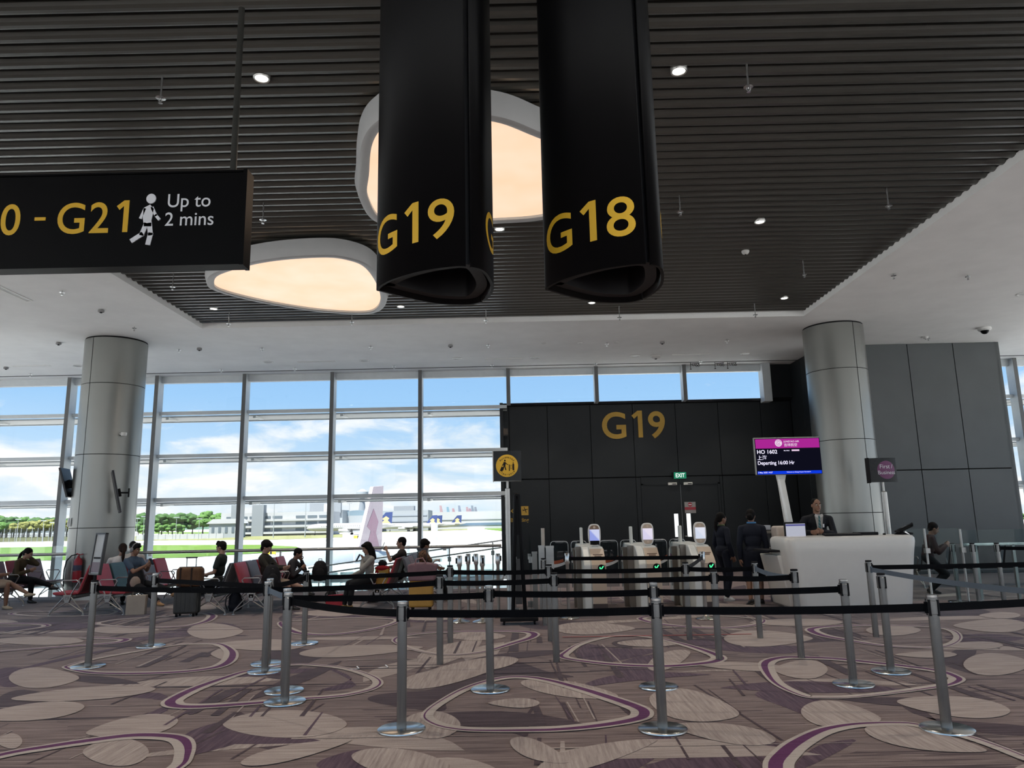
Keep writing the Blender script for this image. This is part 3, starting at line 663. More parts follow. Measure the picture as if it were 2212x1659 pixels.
for (x, y, l) in [(.79, 19.41, 'left'), (1.77, 19.44, 'middle'), (2.76, 19.47, 'right')]:
    t = thing('ceiling_nozzle', 'tiny round fitting in the ceiling above the gate letters, %s one of three' % l, 'ceiling fitting', (x, y, HC), 0, 'three small round fittings')
    m = MB(); m.lathe((0, 0, 0), [(.05, 0), (.07, -.006), (.06, -.02), (.001, -.022)], 16); m.build('body', [WHITE], t)
for (x0, x1, y, l) in [(-14.57, -13.45, 20.9, 'at the far left'), (-6.34, -5.22, 21.12, 'over the windows left of centre'), (-.88, .25, 21.25, 'above the left end of the gate wall'), (4.6, 5.72, 21.2, 'above the gate doors')]:
    t = thing('linear_diffuser', 'slim white linear air slot in the ceiling '+l, 'air vent', ((x0+x1)/2, y, HC), 0, 'linear air slots'); w = (x1-x0)/2
    m = MB(); m.ring([(-w, -.06), (w, -.06), (w, .06), (-w, .06)], [(-w+.02, -.04), (w-.02, -.04), (w-.02, .04), (-w+.02, .04)], -.012, 0); m.build('frame', [WHITE], t)
    m = MB(); m.bb(-w+.02, w-.02, -.04, -.01, -.006, 0); m.bb(-w+.02, w-.02, .01, .04, -.006, 0); m.build('blade', [mat('diffuser_light', (.68, .70, .70), .5)], t)
t = thing('linear_diffuser', 'long white linear air slot in the left ceiling under the black G21 sign', 'air vent', (-10.05, 14.3, HC)); 
m = MB(); m.ring([(-.07, -1.1), (.07, -1.1), (.07, .45), (-.07, .45)], [(-.05, -1.08), (.05, -1.08), (.05, .43), (-.05, .43)], -.012, 0); m.build('frame', [WHITE], t)
m = MB(); m.bb(-.05, .05, -1.08, .43, -.004, 0); m.build('blade', [mat('recess_grey', (.30, .30, .29), .4)], t)
# small black hanging valve groups above the gate wall
vp_ = None
for (px, l) in ((1492, 'left'), (1545, 'middle'), (1572, 'right')):
    p = aty(px, 795, 22.4)
    L = 'small black cluster of hooks hanging from the ceiling over the gate wall, %s one' % l
    if vp_ is None:
        vp_ = thing('ceiling_hook_cluster', L, 'ceiling fitting', (p.x, 22.4, HC), 0, 'black hook clusters')
        m = MB(); m.cyl((0, 0, 0), (0, 0, -.19), .008, n=6); m.box((0, 0, -.20), (.05, .03, .015)); m.tube([(0, 0, -.04), (.28, 0, -.02)], .010, 6)
        for q in (.07, .13): m.tube([(q, 0, -.02), (q, 0, -.09), (q+.03, 0, -.10)], .008, 6)
        for q in (.18, .25):
            m.tube([(q, 0, -.02), (q, 0, -.06)], .007, 6); m.tube([(q+.03*cos(a), 0, -.09+.03*sin(a)) for a in [2*pi*i/10 for i in range(10)]], .007, 6, closed=True)
        m.build('hooks', [BLACKM], vp_)
    else: dup(vp_, (p.x, 22.4, HC), label=L)

# ================================================================== PEBBLE-SHAPED CEILING LAMPS
def pebble(label, out, z0=6.0, h=.30, w=.13):
    P = [Vector((p.x, p.y)) for p in catmull([(a, b, 0) for a, b in out], 8)]
    cx = sum(p.x for p in P)/len(P); cy = sum(p.y for p in P)/len(P)
    P = [p-Vector((cx, cy)) for p in P]; n = len(P)
    t = thing('pebble_ceiling_lamp', label, 'ceiling lamp', (cx, cy, z0), 0, 'pebble-shaped ceiling lamps')
    I = inset(P, w); O1 = inset(P, -.0); O2 = inset(P, -.035); I2 = inset(P, w-.01)
    prof_ = [(I, .05), (I, .012), (inset(P, w-.02), .0), (inset(P, .03), .0), (inset(P, .008), .01), (O1, .03), (O2, h*.5), (inset(P, -.02), h), ]
    m = MB(); vs = []
    for (Q, z) in prof_: vs += [(q.x, q.y, z) for q in Q]
    fs = [(i*n+k, i*n+(k+1) % n, (i+1)*n+(k+1) % n, (i+1)*n+k) for i in range(len(prof_)-1) for k in range(n)]
    m.add(vs, fs, 0, True); m.build('rim', [mat('lamp_rim_white', (.46, .47, .47), .5, var=.02)], t)
    m = MB(); m.add([(q.x, q.y, .05) for q in I], [tuple(range(n))[::-1]]); m.build('stretch_diffuser', [PEB], t)
    m = MB(); Q = inset(P, .05); m.add([(q.x, q.y, h) for q in Q]+[(q.x, q.y, h+.02) for q in Q], [tuple(range(n)), tuple(range(n, 2*n))]+[(k, (k+1) % n, n+(k+1) % n, n+k) for k in range(n)]); m.build('back_cover', [mat('lamp_rim_white', (.46, .47, .47), .5)], t)
    return t
PEB = bpy.data.materials.new('warm_stretch_ceiling'); PEB.use_nodes = True
_t = PEB.node_tree; _b = _t.nodes['Principled BSDF']; _b.inputs['Base Color'].default_value = (.3, .25, .2, 1); _b.inputs['Roughness'].default_value = .5
_n = N(_t, 'ShaderNodeTexNoise', i_Scale=1.1, i_Detail=2.0); _tc = N(_t, 'ShaderNodeTexCoord'); _t.links.new(_tc.outputs['Object'], _n.inputs['Vector'])
_t.links.new(ramp(_t, _n.outputs[0], [(.3, (1.0, .66, .42)), (.7, (1.0, .76, .56))]), _b.inputs['Emission Color']); _b.inputs['Emission Strength'].default_value = .88
pebble('glowing pebble-shaped ceiling lamp with white rim, fully visible lower left of signs', [(-5.62, 12.97), (-5.26, 12.43), (-4.27, 11.86), (-3.28, 11.67), (-2.75, 11.82), (-2.45, 12.37), (-2.45, 13.7), (-2.68, 14.78), (-3.12, 15.25), (-4.0, 15.06), (-4.81, 14.52), (-5.4, 13.9), (-5.68, 13.4)])
pebble('glowing pebble-shaped ceiling lamp with white rim, half hidden behind the hanging gate signs', [(-1.94, 8.79), (-1.75, 8.03), (-1.5, 7.58), (-1.15, 7.38), (-.2, 7.49), (.38, 7.89), (1.2, 8.6), (1.5, 9.3), (1.25, 10.0), (.46, 10.43), (-.31, 10.54), (-1.3, 10.62), (-2.0, 10.4), (-2.1, 9.54)])

# ================================================================== HANGING GATE SIGNS (hollow rounded-triangle tubes)
SK = (3.1-1.6)/1.3
g19 = [(-.77, 4.0), (-.67, 3.85), (-.5, 3.72), (-.35, 3.66), (-.25, 3.65), (-.16, 3.71), (-.12, 3.87), (-.11, 4.05), (-.15, 4.22), (-.21, 4.32), (-.31, 4.35), (-.47, 4.31), (-.62, 4.19), (-.74, 4.06)]
def tube_sign(num, label, dx, dy, ang=0.0, SO=.036):
    P0 = [Vector((a*SK, b*SK)) for a, b in g19]; c = Vector((-.40*SK, 4.02*SK))
    P = [Vector((p.x, p.y)) for p in catmull([((q-c).x, (q-c).y, 0) for q in P0], 12)]; n = len(P)
    zb, zt = 0.0, 3.15
    t = thing('hanging_gate_sign', label, 'sign', (c.x+dx, c.y+dy, 3.1), ang, 'hanging gate signs')
    iA = max(range(n), key=lambda i: -abs(P[i].x-.20)-max(0, P[i].y)*9)      # slot on the front
    iB = max(range(n), key=lambda i: -abs(P[i].x-.255)+min(0, P[i].y)*9)      # slot on the back
    I = inset(P, .02)
    def shell(name, idx, z0):
        m = MB(); k = len(idx); vs = []
        for z in (z0, zt):
            vs += [(P[i].x, P[i].y, z) for i in idx]; vs += [(I[i].x, I[i].y, z) for i in idx]
        fs = []
        for j in range(k-1):
            fs += [(j, j+1, 2*k+j+1, 2*k+j), (k+j, 3*k+j, 3*k+j+1, k+j+1), (j, k+j, k+j+1, j+1)]
        fs += [(0, 2*k, 3*k, k), (k-1, 2*k-1, 4*k-1, 3*k-1)]
        m.add(vs, fs, 0, False); o = m.build(name, [BLACK, ], t)
        for p in o.data.polygons: p.use_smooth = abs(p.normal.z) < .3 and p.area > .01
        return o
    i0, i1 = sorted((iA, iB)); a = [i % n for i in range(i1+1, i0-1+n)]; b = list(range(i0+1, i1))
    A = (a if len(a) > len(b) else b); B = (b if len(a) > len(b) else a)
    main = shell('front_shell', A, 0); sec = shell('side_shell', B, 0)
    J = inset(P, .045); K = inset(P, .115); n_ = n
    m = MB(); vs = [(q.x, q.y, .0+.03) for q in J]+[(q.x, q.y, .03) for q in K]+[(q.x, q.y, zt) for q in J]+[(q.x, q.y, zt) for q in K]
    fs = []
    for k in range(n):
        j = (k+1) % n; fs += [(k, n+k, n+j, j), (k, j, 2*n+j, 2*n+k), (n+k, 3*n+k, 3*n+j, n+j)]
    m.add(vs, fs, 0, False); m.build('inner_tube', [mat('sign_inner_black', (.010, .010, .012), .6)], t)
    m = MB(); m.cyl((-.1, 0, zt-.2), (-.1, 0, 3.2), .02); m.cyl((.2, 0, zt-.2), (.2, 0, 3.2), .02); m.ring([(q.x, q.y) for q in J], [(q.x, q.y) for q in K], zt-.05, zt-.02); m.build('hanger', [BLACKM], t)
    # lettering wrapped round the outline
    cum = [0]
    for i in range(n): cum.append(cum[-1]+(P[(i+1) % n]-P[i]).length)
    tot = cum[-1]; L0 = min(range(n), key=lambda i: P[i].x)
    dirn = 1 if P[(L0+6) % n].y < P[(L0-6) % n].y else -1
    def at_s(s):
        s = (cum[L0]+dirn*s) % tot; i = max(j for j in range(n+1) if cum[j] <= s+1e-9) % n; f = (s-cum[i])/max(1e-9, cum[i+1]-cum[i])
        p, q = P[i], P[(i+1) % n]; d = (q-p).normalized(); nrm = Vector((d.y, -d.x)); c_ = p+(q-p)*f
        if nrm.dot(c_) < 0: nrm = -nrm
        return c_, nrm
    def wrap(name, body, size, s0, z0, sx, dz=.0022, bold=.012):
        V, F, W = text_mesh(body, size, bold=bold, sx=sx)
        bm = bmesh.new(); bv = [bm.verts.new((v[0], v[1], 0)) for v in V]
        for f in F:
            try: bm.faces.new([bv[i] for i in f])
            except ValueError: pass
        bmesh.ops.remove_doubles(bm, verts=bm.verts, dist=1e-6)
        k = 0
        while k*.012 < W:
            bmesh.ops.bisect_plane(bm, geom=bm.verts[:]+bm.edges[:]+bm.faces[:], plane_co=(k*.012, 0, 0), plane_no=(1, 0, 0)); k += 1
        for v in bm.verts:
            c_, nr = at_s(s0+v.co.x); q = c_+nr*dz; v.co = Vector((q.x, q.y, z0+v.co.y))
        me = bpy.data.meshes.new(name); bm.to_mesh(me); bm.free(); me.materials.append(YEL)
        o = bpy.data.objects.new(name, me); C.objects.link(o); o.parent = t; return o
    wrap('lettering', num, .362, SO, .190, 1.10, bold=.005)
    wrap('lettering', num, .362, .915+SO, .190, 1.10, bold=.005)
tube_sign('G19', 'tall black hanging gate sign lettered G19 in yellow', 0, 0)
tube_sign('G18', 'tall black hanging gate sign lettered G18 in yellow', .955*SK, .03*SK, radians(-3), .050)

# ================================================================== FLAT HANGING SIGN  ... 20 - G21
t = thing('hanging_direction_sign', 'wide black hanging sign reading G21 with walking figure, up to 2 mins', 'sign', (-2.31, 6.0, 3.80))
W_ = 4.2
m = MB(); m.bb(-W_, .0, .012, .14, .02, .85); m.build('sign_box', [BLACK], t, bevel=.006)
m = MB(); m.bb(-W_, .0, .0, .15, -.0, .022); m.bb(-W_, 0, 0, .15, .85, .865); m.bb(-.02, .015, -.005, .155, -.005, .87); m.build('edge_frame', [BLACK], t)
for x in (-.14, -3.9):
    m = MB(); m.cyl((x, .07, .86), (x, .07, 2.5), .028, n=12); m.lathe((x, .07, .86), [(.06, 0), (.06, .02), (.02, .03)], 12); m.build('hanger_rod', [mat('rod_dark', (.06, .06, .055), .4, metal=.5)], t)
fs_ = lambda x, z: (lambda u, v, w: (x+u, .010-w, z+v))
def sign_word(body, size, x, z, m_, **kw): return put_text('lettering', body, size, m_, fs_(x, z), t, **kw)
sign_word('G21', .40, -1.635, .315, YEL, bold=.008, sx=.93)
m = MB(); m.bb(-1.815, -1.72, .004, .011, .435, .465); m.build('dash', [YEL], t)
sign_word('0', .40, -2.12, .315, YEL, bold=.008, sx=.93); sign_word('G2', .40, -2.62, .315, YEL, bold=.008, sx=.93)
sign_word('Up to', .175, -.68, .535, SIGNW, plain1=False, bold=.004, sx=.93)
sign_word('2 mins', .175, -.69, .365, SIGNW, plain1=False, bold=.004, sx=.93)
def stick(m, pts, w, y0=.003, y1=.011):
    for (a, b) in zip(pts[:-1], pts[1:]):
        a = Vector(a); b = Vector(b); d = (b-a).normalized(); nn = Vector((-d.y, d.x))*w/2; e = d*w*.3
        q = [a-nn-e, b-nn+e, b+nn+e, a+nn-e]; m.prism([(p.x, p.y) for p in q], (y0, y1), 'y')
m = MB()
m.prism([(-.815+.042*cos(a), .615+.045*sin(a)) for a in [2*pi*i/20 for i in range(20)]], (.003, .011), 'y')
m.prism([(-.875, .53), (-.82, .56), (-.785, .52), (-.80, .42), (-.795, .36), (-.86, .36), (-.875, .44)], (.003, .011), 'y')
stick(m, [(-.80, .53), (-.765, .46), (-.735, .425)], .026); stick(m, [(-.865, .52), (-.895, .44)], .024)
stick(m, [(-.815, .38), (-.80, .29), (-.815, .205)], .042); stick(m, [(-.845, .38), (-.875, .29), (-.955, .235)], .040)
m.build('walking_figure', [SIGNW], t)
# ================================================================== BELT POSTS
POSTS = {}
def belt_post(key, x, y, label, base=True, h=.98, r=.039, cap='black', slots=(20, 200), rz=0):
    t = thing('belt_post', label, 'barrier post', (x, y, 0), rz, 'grey belt barrier posts'); POSTS[key] = (t, x, y, h)
    if base:
        m = MB(); m.lathe((0, 0, 0), [(.001, .0), (.182, .0), (.190, .007), (.188, .016), (.178, .022), (.001, .022)], 48); m.build('base_plate', [CHROME], t)
    m = MB(); m.lathe((0, 0, 0), [(r, .022 if base else 0), (r, h-.145)], 20); m.build('tube', [POST], t)
    m = MB(); m.lathe((0, 0, 0), [(r+.001, h-.145), (r+.004, h-.142), (r+.004, h-.045), (r+.001, h-.042), (r+.001, h-.02), (r-.004, h-.016)], 24); m.build('head', [POST], t)
    m = MB(); m.lathe((0, 0, 0), [(.001, h-.018), (r+.002, h-.018), (r+.002, h-.002), (r-.004, h), (.001, h)], 24); m.build('cap', [BLACKM if cap == 'black' else CHROME], t)
    m = MB()
    for a in (35, 125, 215, 305):
        R = Matrix.Rotation(radians(a), 3, 'Z'); m.box(R @ Vector((r+.004, 0, h-.095)), (.012, .016, .12), 0, R)
    m.build('belt_slot', [BLACKM], t); return t
def belt(a, b, m_=None, z=None, w=.060, sag=.012, za=None, zb=None):
    t, x0, y0, h = POSTS[a]
    if isinstance(b, str): _, x1, y1, h1 = POSTS[b]
    else: x1, y1 = b; h1 = h
    z0 = h-.095 if za is None else za; z1 = h1-.095 if zb is None else zb
    d = Vector((x1-x0, y1-y0)); L = d.length; d /= L; nn = Vector((-d.y, d.x)); s = .045; e = L-(.045 if isinstance(b, str) else 0)
    vs = []; k = 10
    for i in range(k+1):
        u = i/k; q = Vector((x0, y0))+d*(s+(e-s)*u); z = z0+(z1-z0)*u-sag*4*u*(1-u)
        for (o, dz) in ((-.0012, -w/2), (.0012, -w/2), (.0012, w/2), (-.0012, w/2)): vs.append((q.x+nn.x*o-x0, q.y+nn.y*o-y0, z+dz))
    fs = [(i*4+j, i*4+4+j, i*4+4+(j+1) % 4, i*4+(j+1) % 4) for i in range(k) for j in range(4)]+[(0, 1, 2, 3), (k*4+3, k*4+2, k*4+1, k*4)]
    m = MB(); m.add(vs, fs, 0, False)
    R = Matrix.Rotation(atan2(d.y, d.x), 3, 'Z')
    m.box((d.x*s, d.y*s, z0), (.022, .022, w+.022), 0, R)
    if isinstance(b, str): m.box((x1-x0-d.x*s, y1-y0-d.y*s, z1), (.024, .026, w+.024), 0, R)
    m.build('belt', [m_ or BELT], t)
B = belt_post
B('A', -.95, 6.22, 'grey belt post with round steel base, front row, centre-left below the G19 hanging sign', cap='silver')
B('B', -2.18, 7.22, 'grey belt post on steel base at the left front corner, nearer of two touching posts', cap='silver')
B('B2', -2.33, 7.68, 'grey belt post directly behind the left front corner post, only its top and base show', cap='silver')
B('C1', -2.86, 8.69, 'grey belt post, nearer of the pair behind the left front corner', cap='silver')
B('C2', -2.99, 9.16, 'grey belt post, farther of the pair behind the left front corner', cap='silver')
B('D', -5.09, 10.65, 'grey belt post at left before the blue-shirted man, round steel base', cap='silver')
B('F', -2.97, 10.63, 'grey belt post before the man with crossed bare legs, round steel base')
B('G', -.30, 7.57, 'grey belt post with steel base in the second row, left of the black stand', cap='silver')
B('H', -.93, 8.95, 'thin grey baseless belt post in front of the yellow suitcase', base=False, h=1.0)
B('I', -.95, 10.51, 'thin grey baseless belt post just right of the yellow suitcase', base=False, h=1.02)
B('J', .41, 8.96, 'baseless belt post, nearest of the three in line right of the black stand', base=False, h=1.0)
B('K', .41, 10.46, 'baseless belt post, middle of the three in line right of the black stand', base=False, h=1.01)
B('L', .39, 12.0, 'baseless belt post, farthest of the three in line right of the black stand', base=False, h=1.02)
B('M', 1.08, 6.09, 'grey belt post with steel base, front row, right of centre', cap='silver')
B('M2', 1.32, 7.55, 'grey belt post with steel base showing just above the front right-of-centre post', cap='silver')
B('N', 3.18, 5.95, 'grey belt post at the right front with large steel base, nearest on the right', cap='silver')
B('N2', 3.80, 8.05, 'grey belt post seen just above the nearest right-hand post', h=.99)
B('O', 3.17, 7.5, 'grey belt post with steel base in front of the white desk', cap='silver')
B('P', 3.20, 8.9, 'baseless grey belt post at the left edge of the white desk', base=False, h=.99)
B('Q', 3.20, 10.36, 'baseless grey belt post in front of the two uniformed staff', base=False, h=1.0)
B('R', 2.26, 8.88, 'baseless grey belt post, nearer, before the rightmost boarding gate machine', base=False, h=1.0)
B('S', 2.26, 10.36, 'baseless grey belt post, farther, between the second and third gate machines', base=False, h=1.01)
B('T', 4.71, 10.29, 'baseless grey belt post in front of the right half of the white desk', base=False, h=.99)
# post with the information frame on top
t = B('E', -5.13, 9.2, 'grey belt post at left carrying a tall information frame on top', h=1.0)
m = MB(); m.cyl((0, 0, .99), (0, 0, 1.06), .018); m.build('frame_neck', [BLACKM], t)
R = Matrix.Rotation(radians(-33), 3, 'Z') @ Matrix.Rotation(radians(-6), 3, 'X')
m = MB()
for (c, d) in (((-.105, 0, 0), (.018, .035, .50)), ((.105, 0, 0), (.018, .035, .50)), ((0, 0, .241), (.228, .035, .018)), ((0, 0, -.241), (.228, .035, .018))):
    m.box(R @ Vector(c)+Vector((.02, 0, 1.31)), d, 0, R)
fr = m.build('display_frame', [mat('frame_dark', (.03, .03, .032), .3, metal=.5)], t)
m = MB(); m.box(Vector((.02, 0, 1.31)), (.195, .014, .468), 0, R); m.build('poster', [mat('poster_grey_white', (.42, .44, .45), .5)], fr)
m = MB(); m.box(R @ Vector((0, -.009, -.16))+Vector((.02, 0, 1.31)), (.19, .004, .12), 0, R); m.build('poster_band', [mat('poster_mauve', (.16, .12, .15), .5)], fr)
m = MB(); m.box(R @ Vector((0, -.009, -.05))+Vector((.02, 0, 1.31)), (.15, .004, .02), 0, R); m.build('poster_text_line', [BLACKM], fr)
# offscreen post that ends the right-hand belts
B('Z', 5.3, 6.5, 'grey belt post beyond the right edge of the photo', cap='silver')
# belts
belt('B', 'A', za=.90, zb=.885, sag=.02); belt('A', 'M'); belt('M', 'N'); belt('N', 'Z', zb=.90)
belt('B2', 'G'); belt('G', 'M2', za=.90); belt('M2', 'O')
belt('E', 'C1'); belt('C1', 'H'); belt('H', 'J'); belt('J', 'R'); belt('R', 'P')
belt('D', 'C2', sag=.0); belt('C2', 'F'); belt('F', 'I'); belt('I', 'K'); belt('K', 'S'); belt('S', 'Q')
belt('C1', 'B2', BELTG, sag=0); belt('Q', 'P', BELTG, sag=.03); belt('T', (8.3, 10.6)); belt('T', 'Z', BELTG, za=.87, zb=.84, sag=.05)
def silver_post(key, x, y, label, h=1.06, rz=0):
    t = thing('silver_belt_post', label, 'barrier post', (x, y, 0), rz, 'polished silver belt posts'); POSTS[key] = (t, x, y, h)
    m = MB(); m.lathe((0, 0, 0), [(.001, 0), (.17, 0), (.172, .012), (.15, .024), (.09, .038), (.045, .055), (.034, .075), (.001, .075)], 36); m.build('domed_base', [CHROME], t)
    m = MB(); m.lathe((0, 0, 0), [(.027, .06), (.027, h-.20), (.034, h-.18), (.034, h-.17)], 18); m.build('tube', [STEEL], t)
    m = MB(); m.lathe((0, 0, 0), [(.04, h-.17), (.042, h-.16), (.042, h-.01), (.036, h), (.001, h)], 18); m.build('head', [CHROME], t)
    m = MB(); m.box((-.048, 0, h-.085), (.03, .03, .09)); m.build('belt_clip', [BLACKM], t); return t
silver_post('U1', .81, 12.75, 'polished silver belt post with domed base before the leftmost gate machine')
silver_post('U2', 2.98, 12.35, 'polished silver belt post before the rightmost gate machine')
belt('U1', 'U2', z=None, sag=.0)
POSTS['U2'] = (POSTS['U2'][0], 2.98, 12.35, 1.06); belt('U2', (2.27, 10.4), mat('belt_dark_grey', (.03, .032, .035), .7), zb=.92)
for k, (x, y, l) in enumerate([(-.98, 12.55, 'leftmost, nearest'), (-.88, 13.2, 'second from left'), (-.60, 12.5, 'third from left, near row'), (-.70, 13.15, 'leaning one'), (-.36, 13.1, 'rightmost by the sign pole')]):
    o = silver_post('V%d' % k, x, y, 'polished silver post in the cluster left of the black stand, '+l, rz=k*.9)
    if k == 3: o.rotation_euler = (0, radians(-2.5), 0)
# posts behind the glass on the far right
for k, (x, y, l) in enumerate([(7.98, 14.0, 'first from the desk'), (8.22, 13.8, 'second from the desk'), (8.60, 13.7, 'third from the desk'), (7.75, 11.1, 'nearest, at the photo edge')]):
    B('W%d' % k, x, y, 'black-capped belt post behind the glass, '+l, h=1.05)
belt('W2', (10.5, 12.9))

# ================================================================== BLACK A-SHAPED STAND
t = thing('totem_stand', 'tall narrow black A-shaped stand on a wheeled base seen edge-on, centre', 'stand', (-.01, 12.25, 0))
def rim(m, w0, w1, h, y, th, z0=.08):
    n = 14
    L = [(-w0/2+(w0-w1)/2*i/n, z0+(h-z0)*i/n) for i in range(n+1)]; L += [(w1/2*sin(a), h+w1/2*cos(a)) for a in [radians(q) for q in (-60, -30, 0, 30, 60)]]; L += [(w0/2-(w0-w1)/2*i/n, z0+(h-z0)*i/n) for i in range(n, -1, -1)]
    m.tube([(x, y, z) for x, z in L], th, 6)
m = MB(); rim(m, .20, .05, 2.0, 0, .032); m.build('frame', [mat('stand_black', (.004, .004, .005), .4, spec=.12)], t)
m = MB(); m.prism([(-.055, .30), (.055, .30), (.03, 1.0), (-.03, 1.0)], (-.02, .02), 'y'); m.build('inner_panel', [mat('stand_panel_grey', (.05, .05, .05), .4)], t)
m = MB(); m.prism([(-.036, 1.38), (.036, 1.38), (.014, 1.96), (-.014, 1.96)], (-.02, .02), 'y'); m.build('upper_panel', [mat('stand_black', (.004, .004, .005), .4, spec=.12)], t)
m = MB(); m.bb(-.30, .30, -.18, .18, .055, .11); m.build('base', [BLACKM], t, bevel=.015)
m = MB(); m.prism([(-.27, .11), (.27, .11), (.24, .19), (-.24, .19)], (-.12, .12), 'y'); m.build('base_cover', [mat('stand_cover_steel', (.35, .36, .37), .3, metal=.8)], t)
for x in (-.24, .24):
    for y in (-.12, .12):
        m = MB(); m.cyl((x-.015, y, .03), (x+.015, y, .03), .03, n=12); m.build('wheel', [BLACKM], t)
# round-sign poles: curved panel with round emblem
def curved_panel(t, w, h, z0, sag_, th, mats_):
    n = 14; m = MB(); R_ = (w*w/4+sag_*sag_)/(2*sag_); a = math.asin(w/2/R_); vs = []
    for i in range(n+1):
        q = -a+2*a*i/n
        for rr in (R_, R_-th): vs += [(rr*sin(q), R_-sag_-rr*cos(q)+0, z0), (rr*sin(q), R_-sag_-rr*cos(q), z0+h)]
    fs = []
    for i in range(n):
        b = i*4; c = b+4; fs += [(b, c, c+1, b+1), (b+2, b+3, c+3, c+2), (b, b+2, c+2, c), (b+1, c+1, c+3, b+3)]
    fs += [(0, 1, 3, 2), (n*4, n*4+2, n*4+3, n*4+1)]
    m.add(vs, fs, 0, False); o = m.build('sign_panel', mats_, t)
    def pl(zc, r_=0.0): return lambda u, v, w_: ((R_+w_+.002+r_)*sin(u/R_), R_-sag_-(R_+w_+.002+r_)*cos(u/R_), zc+v)
    return o, pl
def disc_on(name, parent, pl, r, m_):
    mb_ = MB(); n = 40; vs = [pl(0, 0, 0)]; rings = 6
    for k in range(1, rings+1):
        for i in range(n): a_ = 2*pi*i/n; vs.append(pl(r*k/rings*cos(a_), r*k/rings*sin(a_), 0))
    fs = [(0, 1+i, 1+(i+1) % n) for i in range(n)]
    for k in range(rings-1):
        for i in range(n): fs.append((1+k*n+i, 1+(k+1)*n+i, 1+(k+1)*n+(i+1) % n, 1+k*n+(i+1) % n))
    mb_.add(vs, fs); return mb_.build(name, [m_], parent, fix=False)
def arc_text(body, parent, pl, r, size, a_mid, up, m_, span):
    V = []
    cs = [c for c in body]; k = len(cs)
    for i, ch in enumerate(cs):
        a = a_mid+(-1 if up else 1)*span*(i-(k-1)/2)/(k-1); tv, tf, tw = text_mesh(ch, size, bold=.004, plain1=False, align='CENTER')
        rot = a-pi/2 if up else a+pi/2
        def pl2(u, v, w, a=a, rot=rot):
            rr = r if up else r
            return pl(rr*cos(a)+u*cos(rot)-(v-size*.35)*sin(rot), rr*sin(a)+u*sin(rot)+(v-size*.35)*cos(rot), .0008)
        V.append((tv, tf, pl2))
    mb_ = MB()
    for tv, tf, p2 in V: mb_.add([p2(u, v, 0) for u, v in tv], tf)
    mb_.build('emblem_lettering', [m_], parent, fix=False)
t = thing('pole_sign', 'pole sign with round yellow Automated Clearance emblem on a black curved panel', 'sign', (-.17, 12.95, 0))
pan, pl = curved_panel(t, .49, .52, 2.29, .05, .006, [mat('panel_black_gloss', (.007, .008, .009), .25, spec=.3)])
m = MB(); m.bb(-.252, -.238, -.01, .16, 2.28, 2.82); m.build('panel_edge', [STEEL], t)
m = MB(); m.bb(-.24, .24, .02, .16, 2.29, 2.30); m.bb(-.24, .24, .02, .16, 2.80, 2.81); m.build('panel_back', [STEEL], t)
em = disc_on('emblem_disc', pan, pl(2.55), .195, YEL)
P2 = pl(2.55, .001)
arc_text('Automated', em, P2, .150, .055, radians(90), True, BLACKM, radians(100)); arc_text('Clearance', em, P2, .150, .055, radians(270), False, BLACKM, radians(100))
def strokes(parent, pl_, segs, m_, name):
    mb_ = MB()
    for (a, b, w) in segs:
        a = Vector(a); b = Vector(b); d = (b-a).normalized(); nn = Vector((-d.y, d.x))*w/2
        mb_.add([pl_(*(q), .001) for q in (a-nn, b-nn, b+nn, a+nn)], [(0, 1, 2, 3)])
    return mb_.build(name, [m_], parent, fix=False)
strokes(em, P2, [((-.035, .075), (-.035, .105), .026), ((-.04, .065), (-.045, .0), .04), ((-.04, .0), (-.02, -.075), .018), ((-.05, .0), (-.075, -.08), .018), ((-.03, .055), (.0, .025), .013), ((.0, .025), (.02, .02), .012), ((-.05, .055), (-.085, .0), .013),
    ((-.105, -.09), (-.075, -.02), .045), ((.04, -.09), (.04, .02), .016), ((.11, -.08), (.11, .03), .03), ((.11, .03), (.11, .06), .012), ((.055, .01), (.09, .005), .004), ((.055, -.05), (.09, -.055), .004), ((.06, .01), (.06, -.05), .004), ((.088, .01), (.088, -.05), .004)], BLACKM, 'traveller_symbol')
m = MB(); m.lathe((0, .10, 0), [(.001, 0), (.19, 0), (.19, .015), (.05, .02), (.043, .05), (.043, 2.16), (.02, 2.17), (.02, 2.31)], 20); m.build('pole', [STEEL], t)
t = thing('pole_sign', 'pole sign with round purple First / Business emblem right of the desk', 'sign', (7.30, 14.9, 0))
pan, pl = curved_panel(t, .54, .48, 2.22, .06, .006, [mat('panel_black_gloss', (.007, .008, .009), .25, spec=.3)])
m = MB(); m.bb(-.278, -.264, -.01, .14, 2.21, 2.71); m.build('panel_edge', [BLACKM], t)
em = disc_on('emblem_disc', pan, lambda u, v, w: pl(2.46)(u+.045, v, w), .18, mat('emblem_purple', (.17, .03, .13), .4))
put_text('emblem_lettering', 'First /', .115, SIGNW, lambda u, v, w: pl(2.46, .0015)(u+.045, v+.03, 0), em, align='CENTER', plain1=False)
put_text('emblem_lettering', 'Business', .105, SIGNW, lambda u, v, w: pl(2.46, .0015)(u+.045, v-.085, 0), em, align='CENTER', plain1=False)
m = MB(); m.lathe((.02, .10, 0), [(.001, 0), (.20, 0), (.20, .015), (.055, .02), (.055, 2.03), (.022, 2.05), (.022, 2.24)], 20); m.build('pole', [STEEL], t)
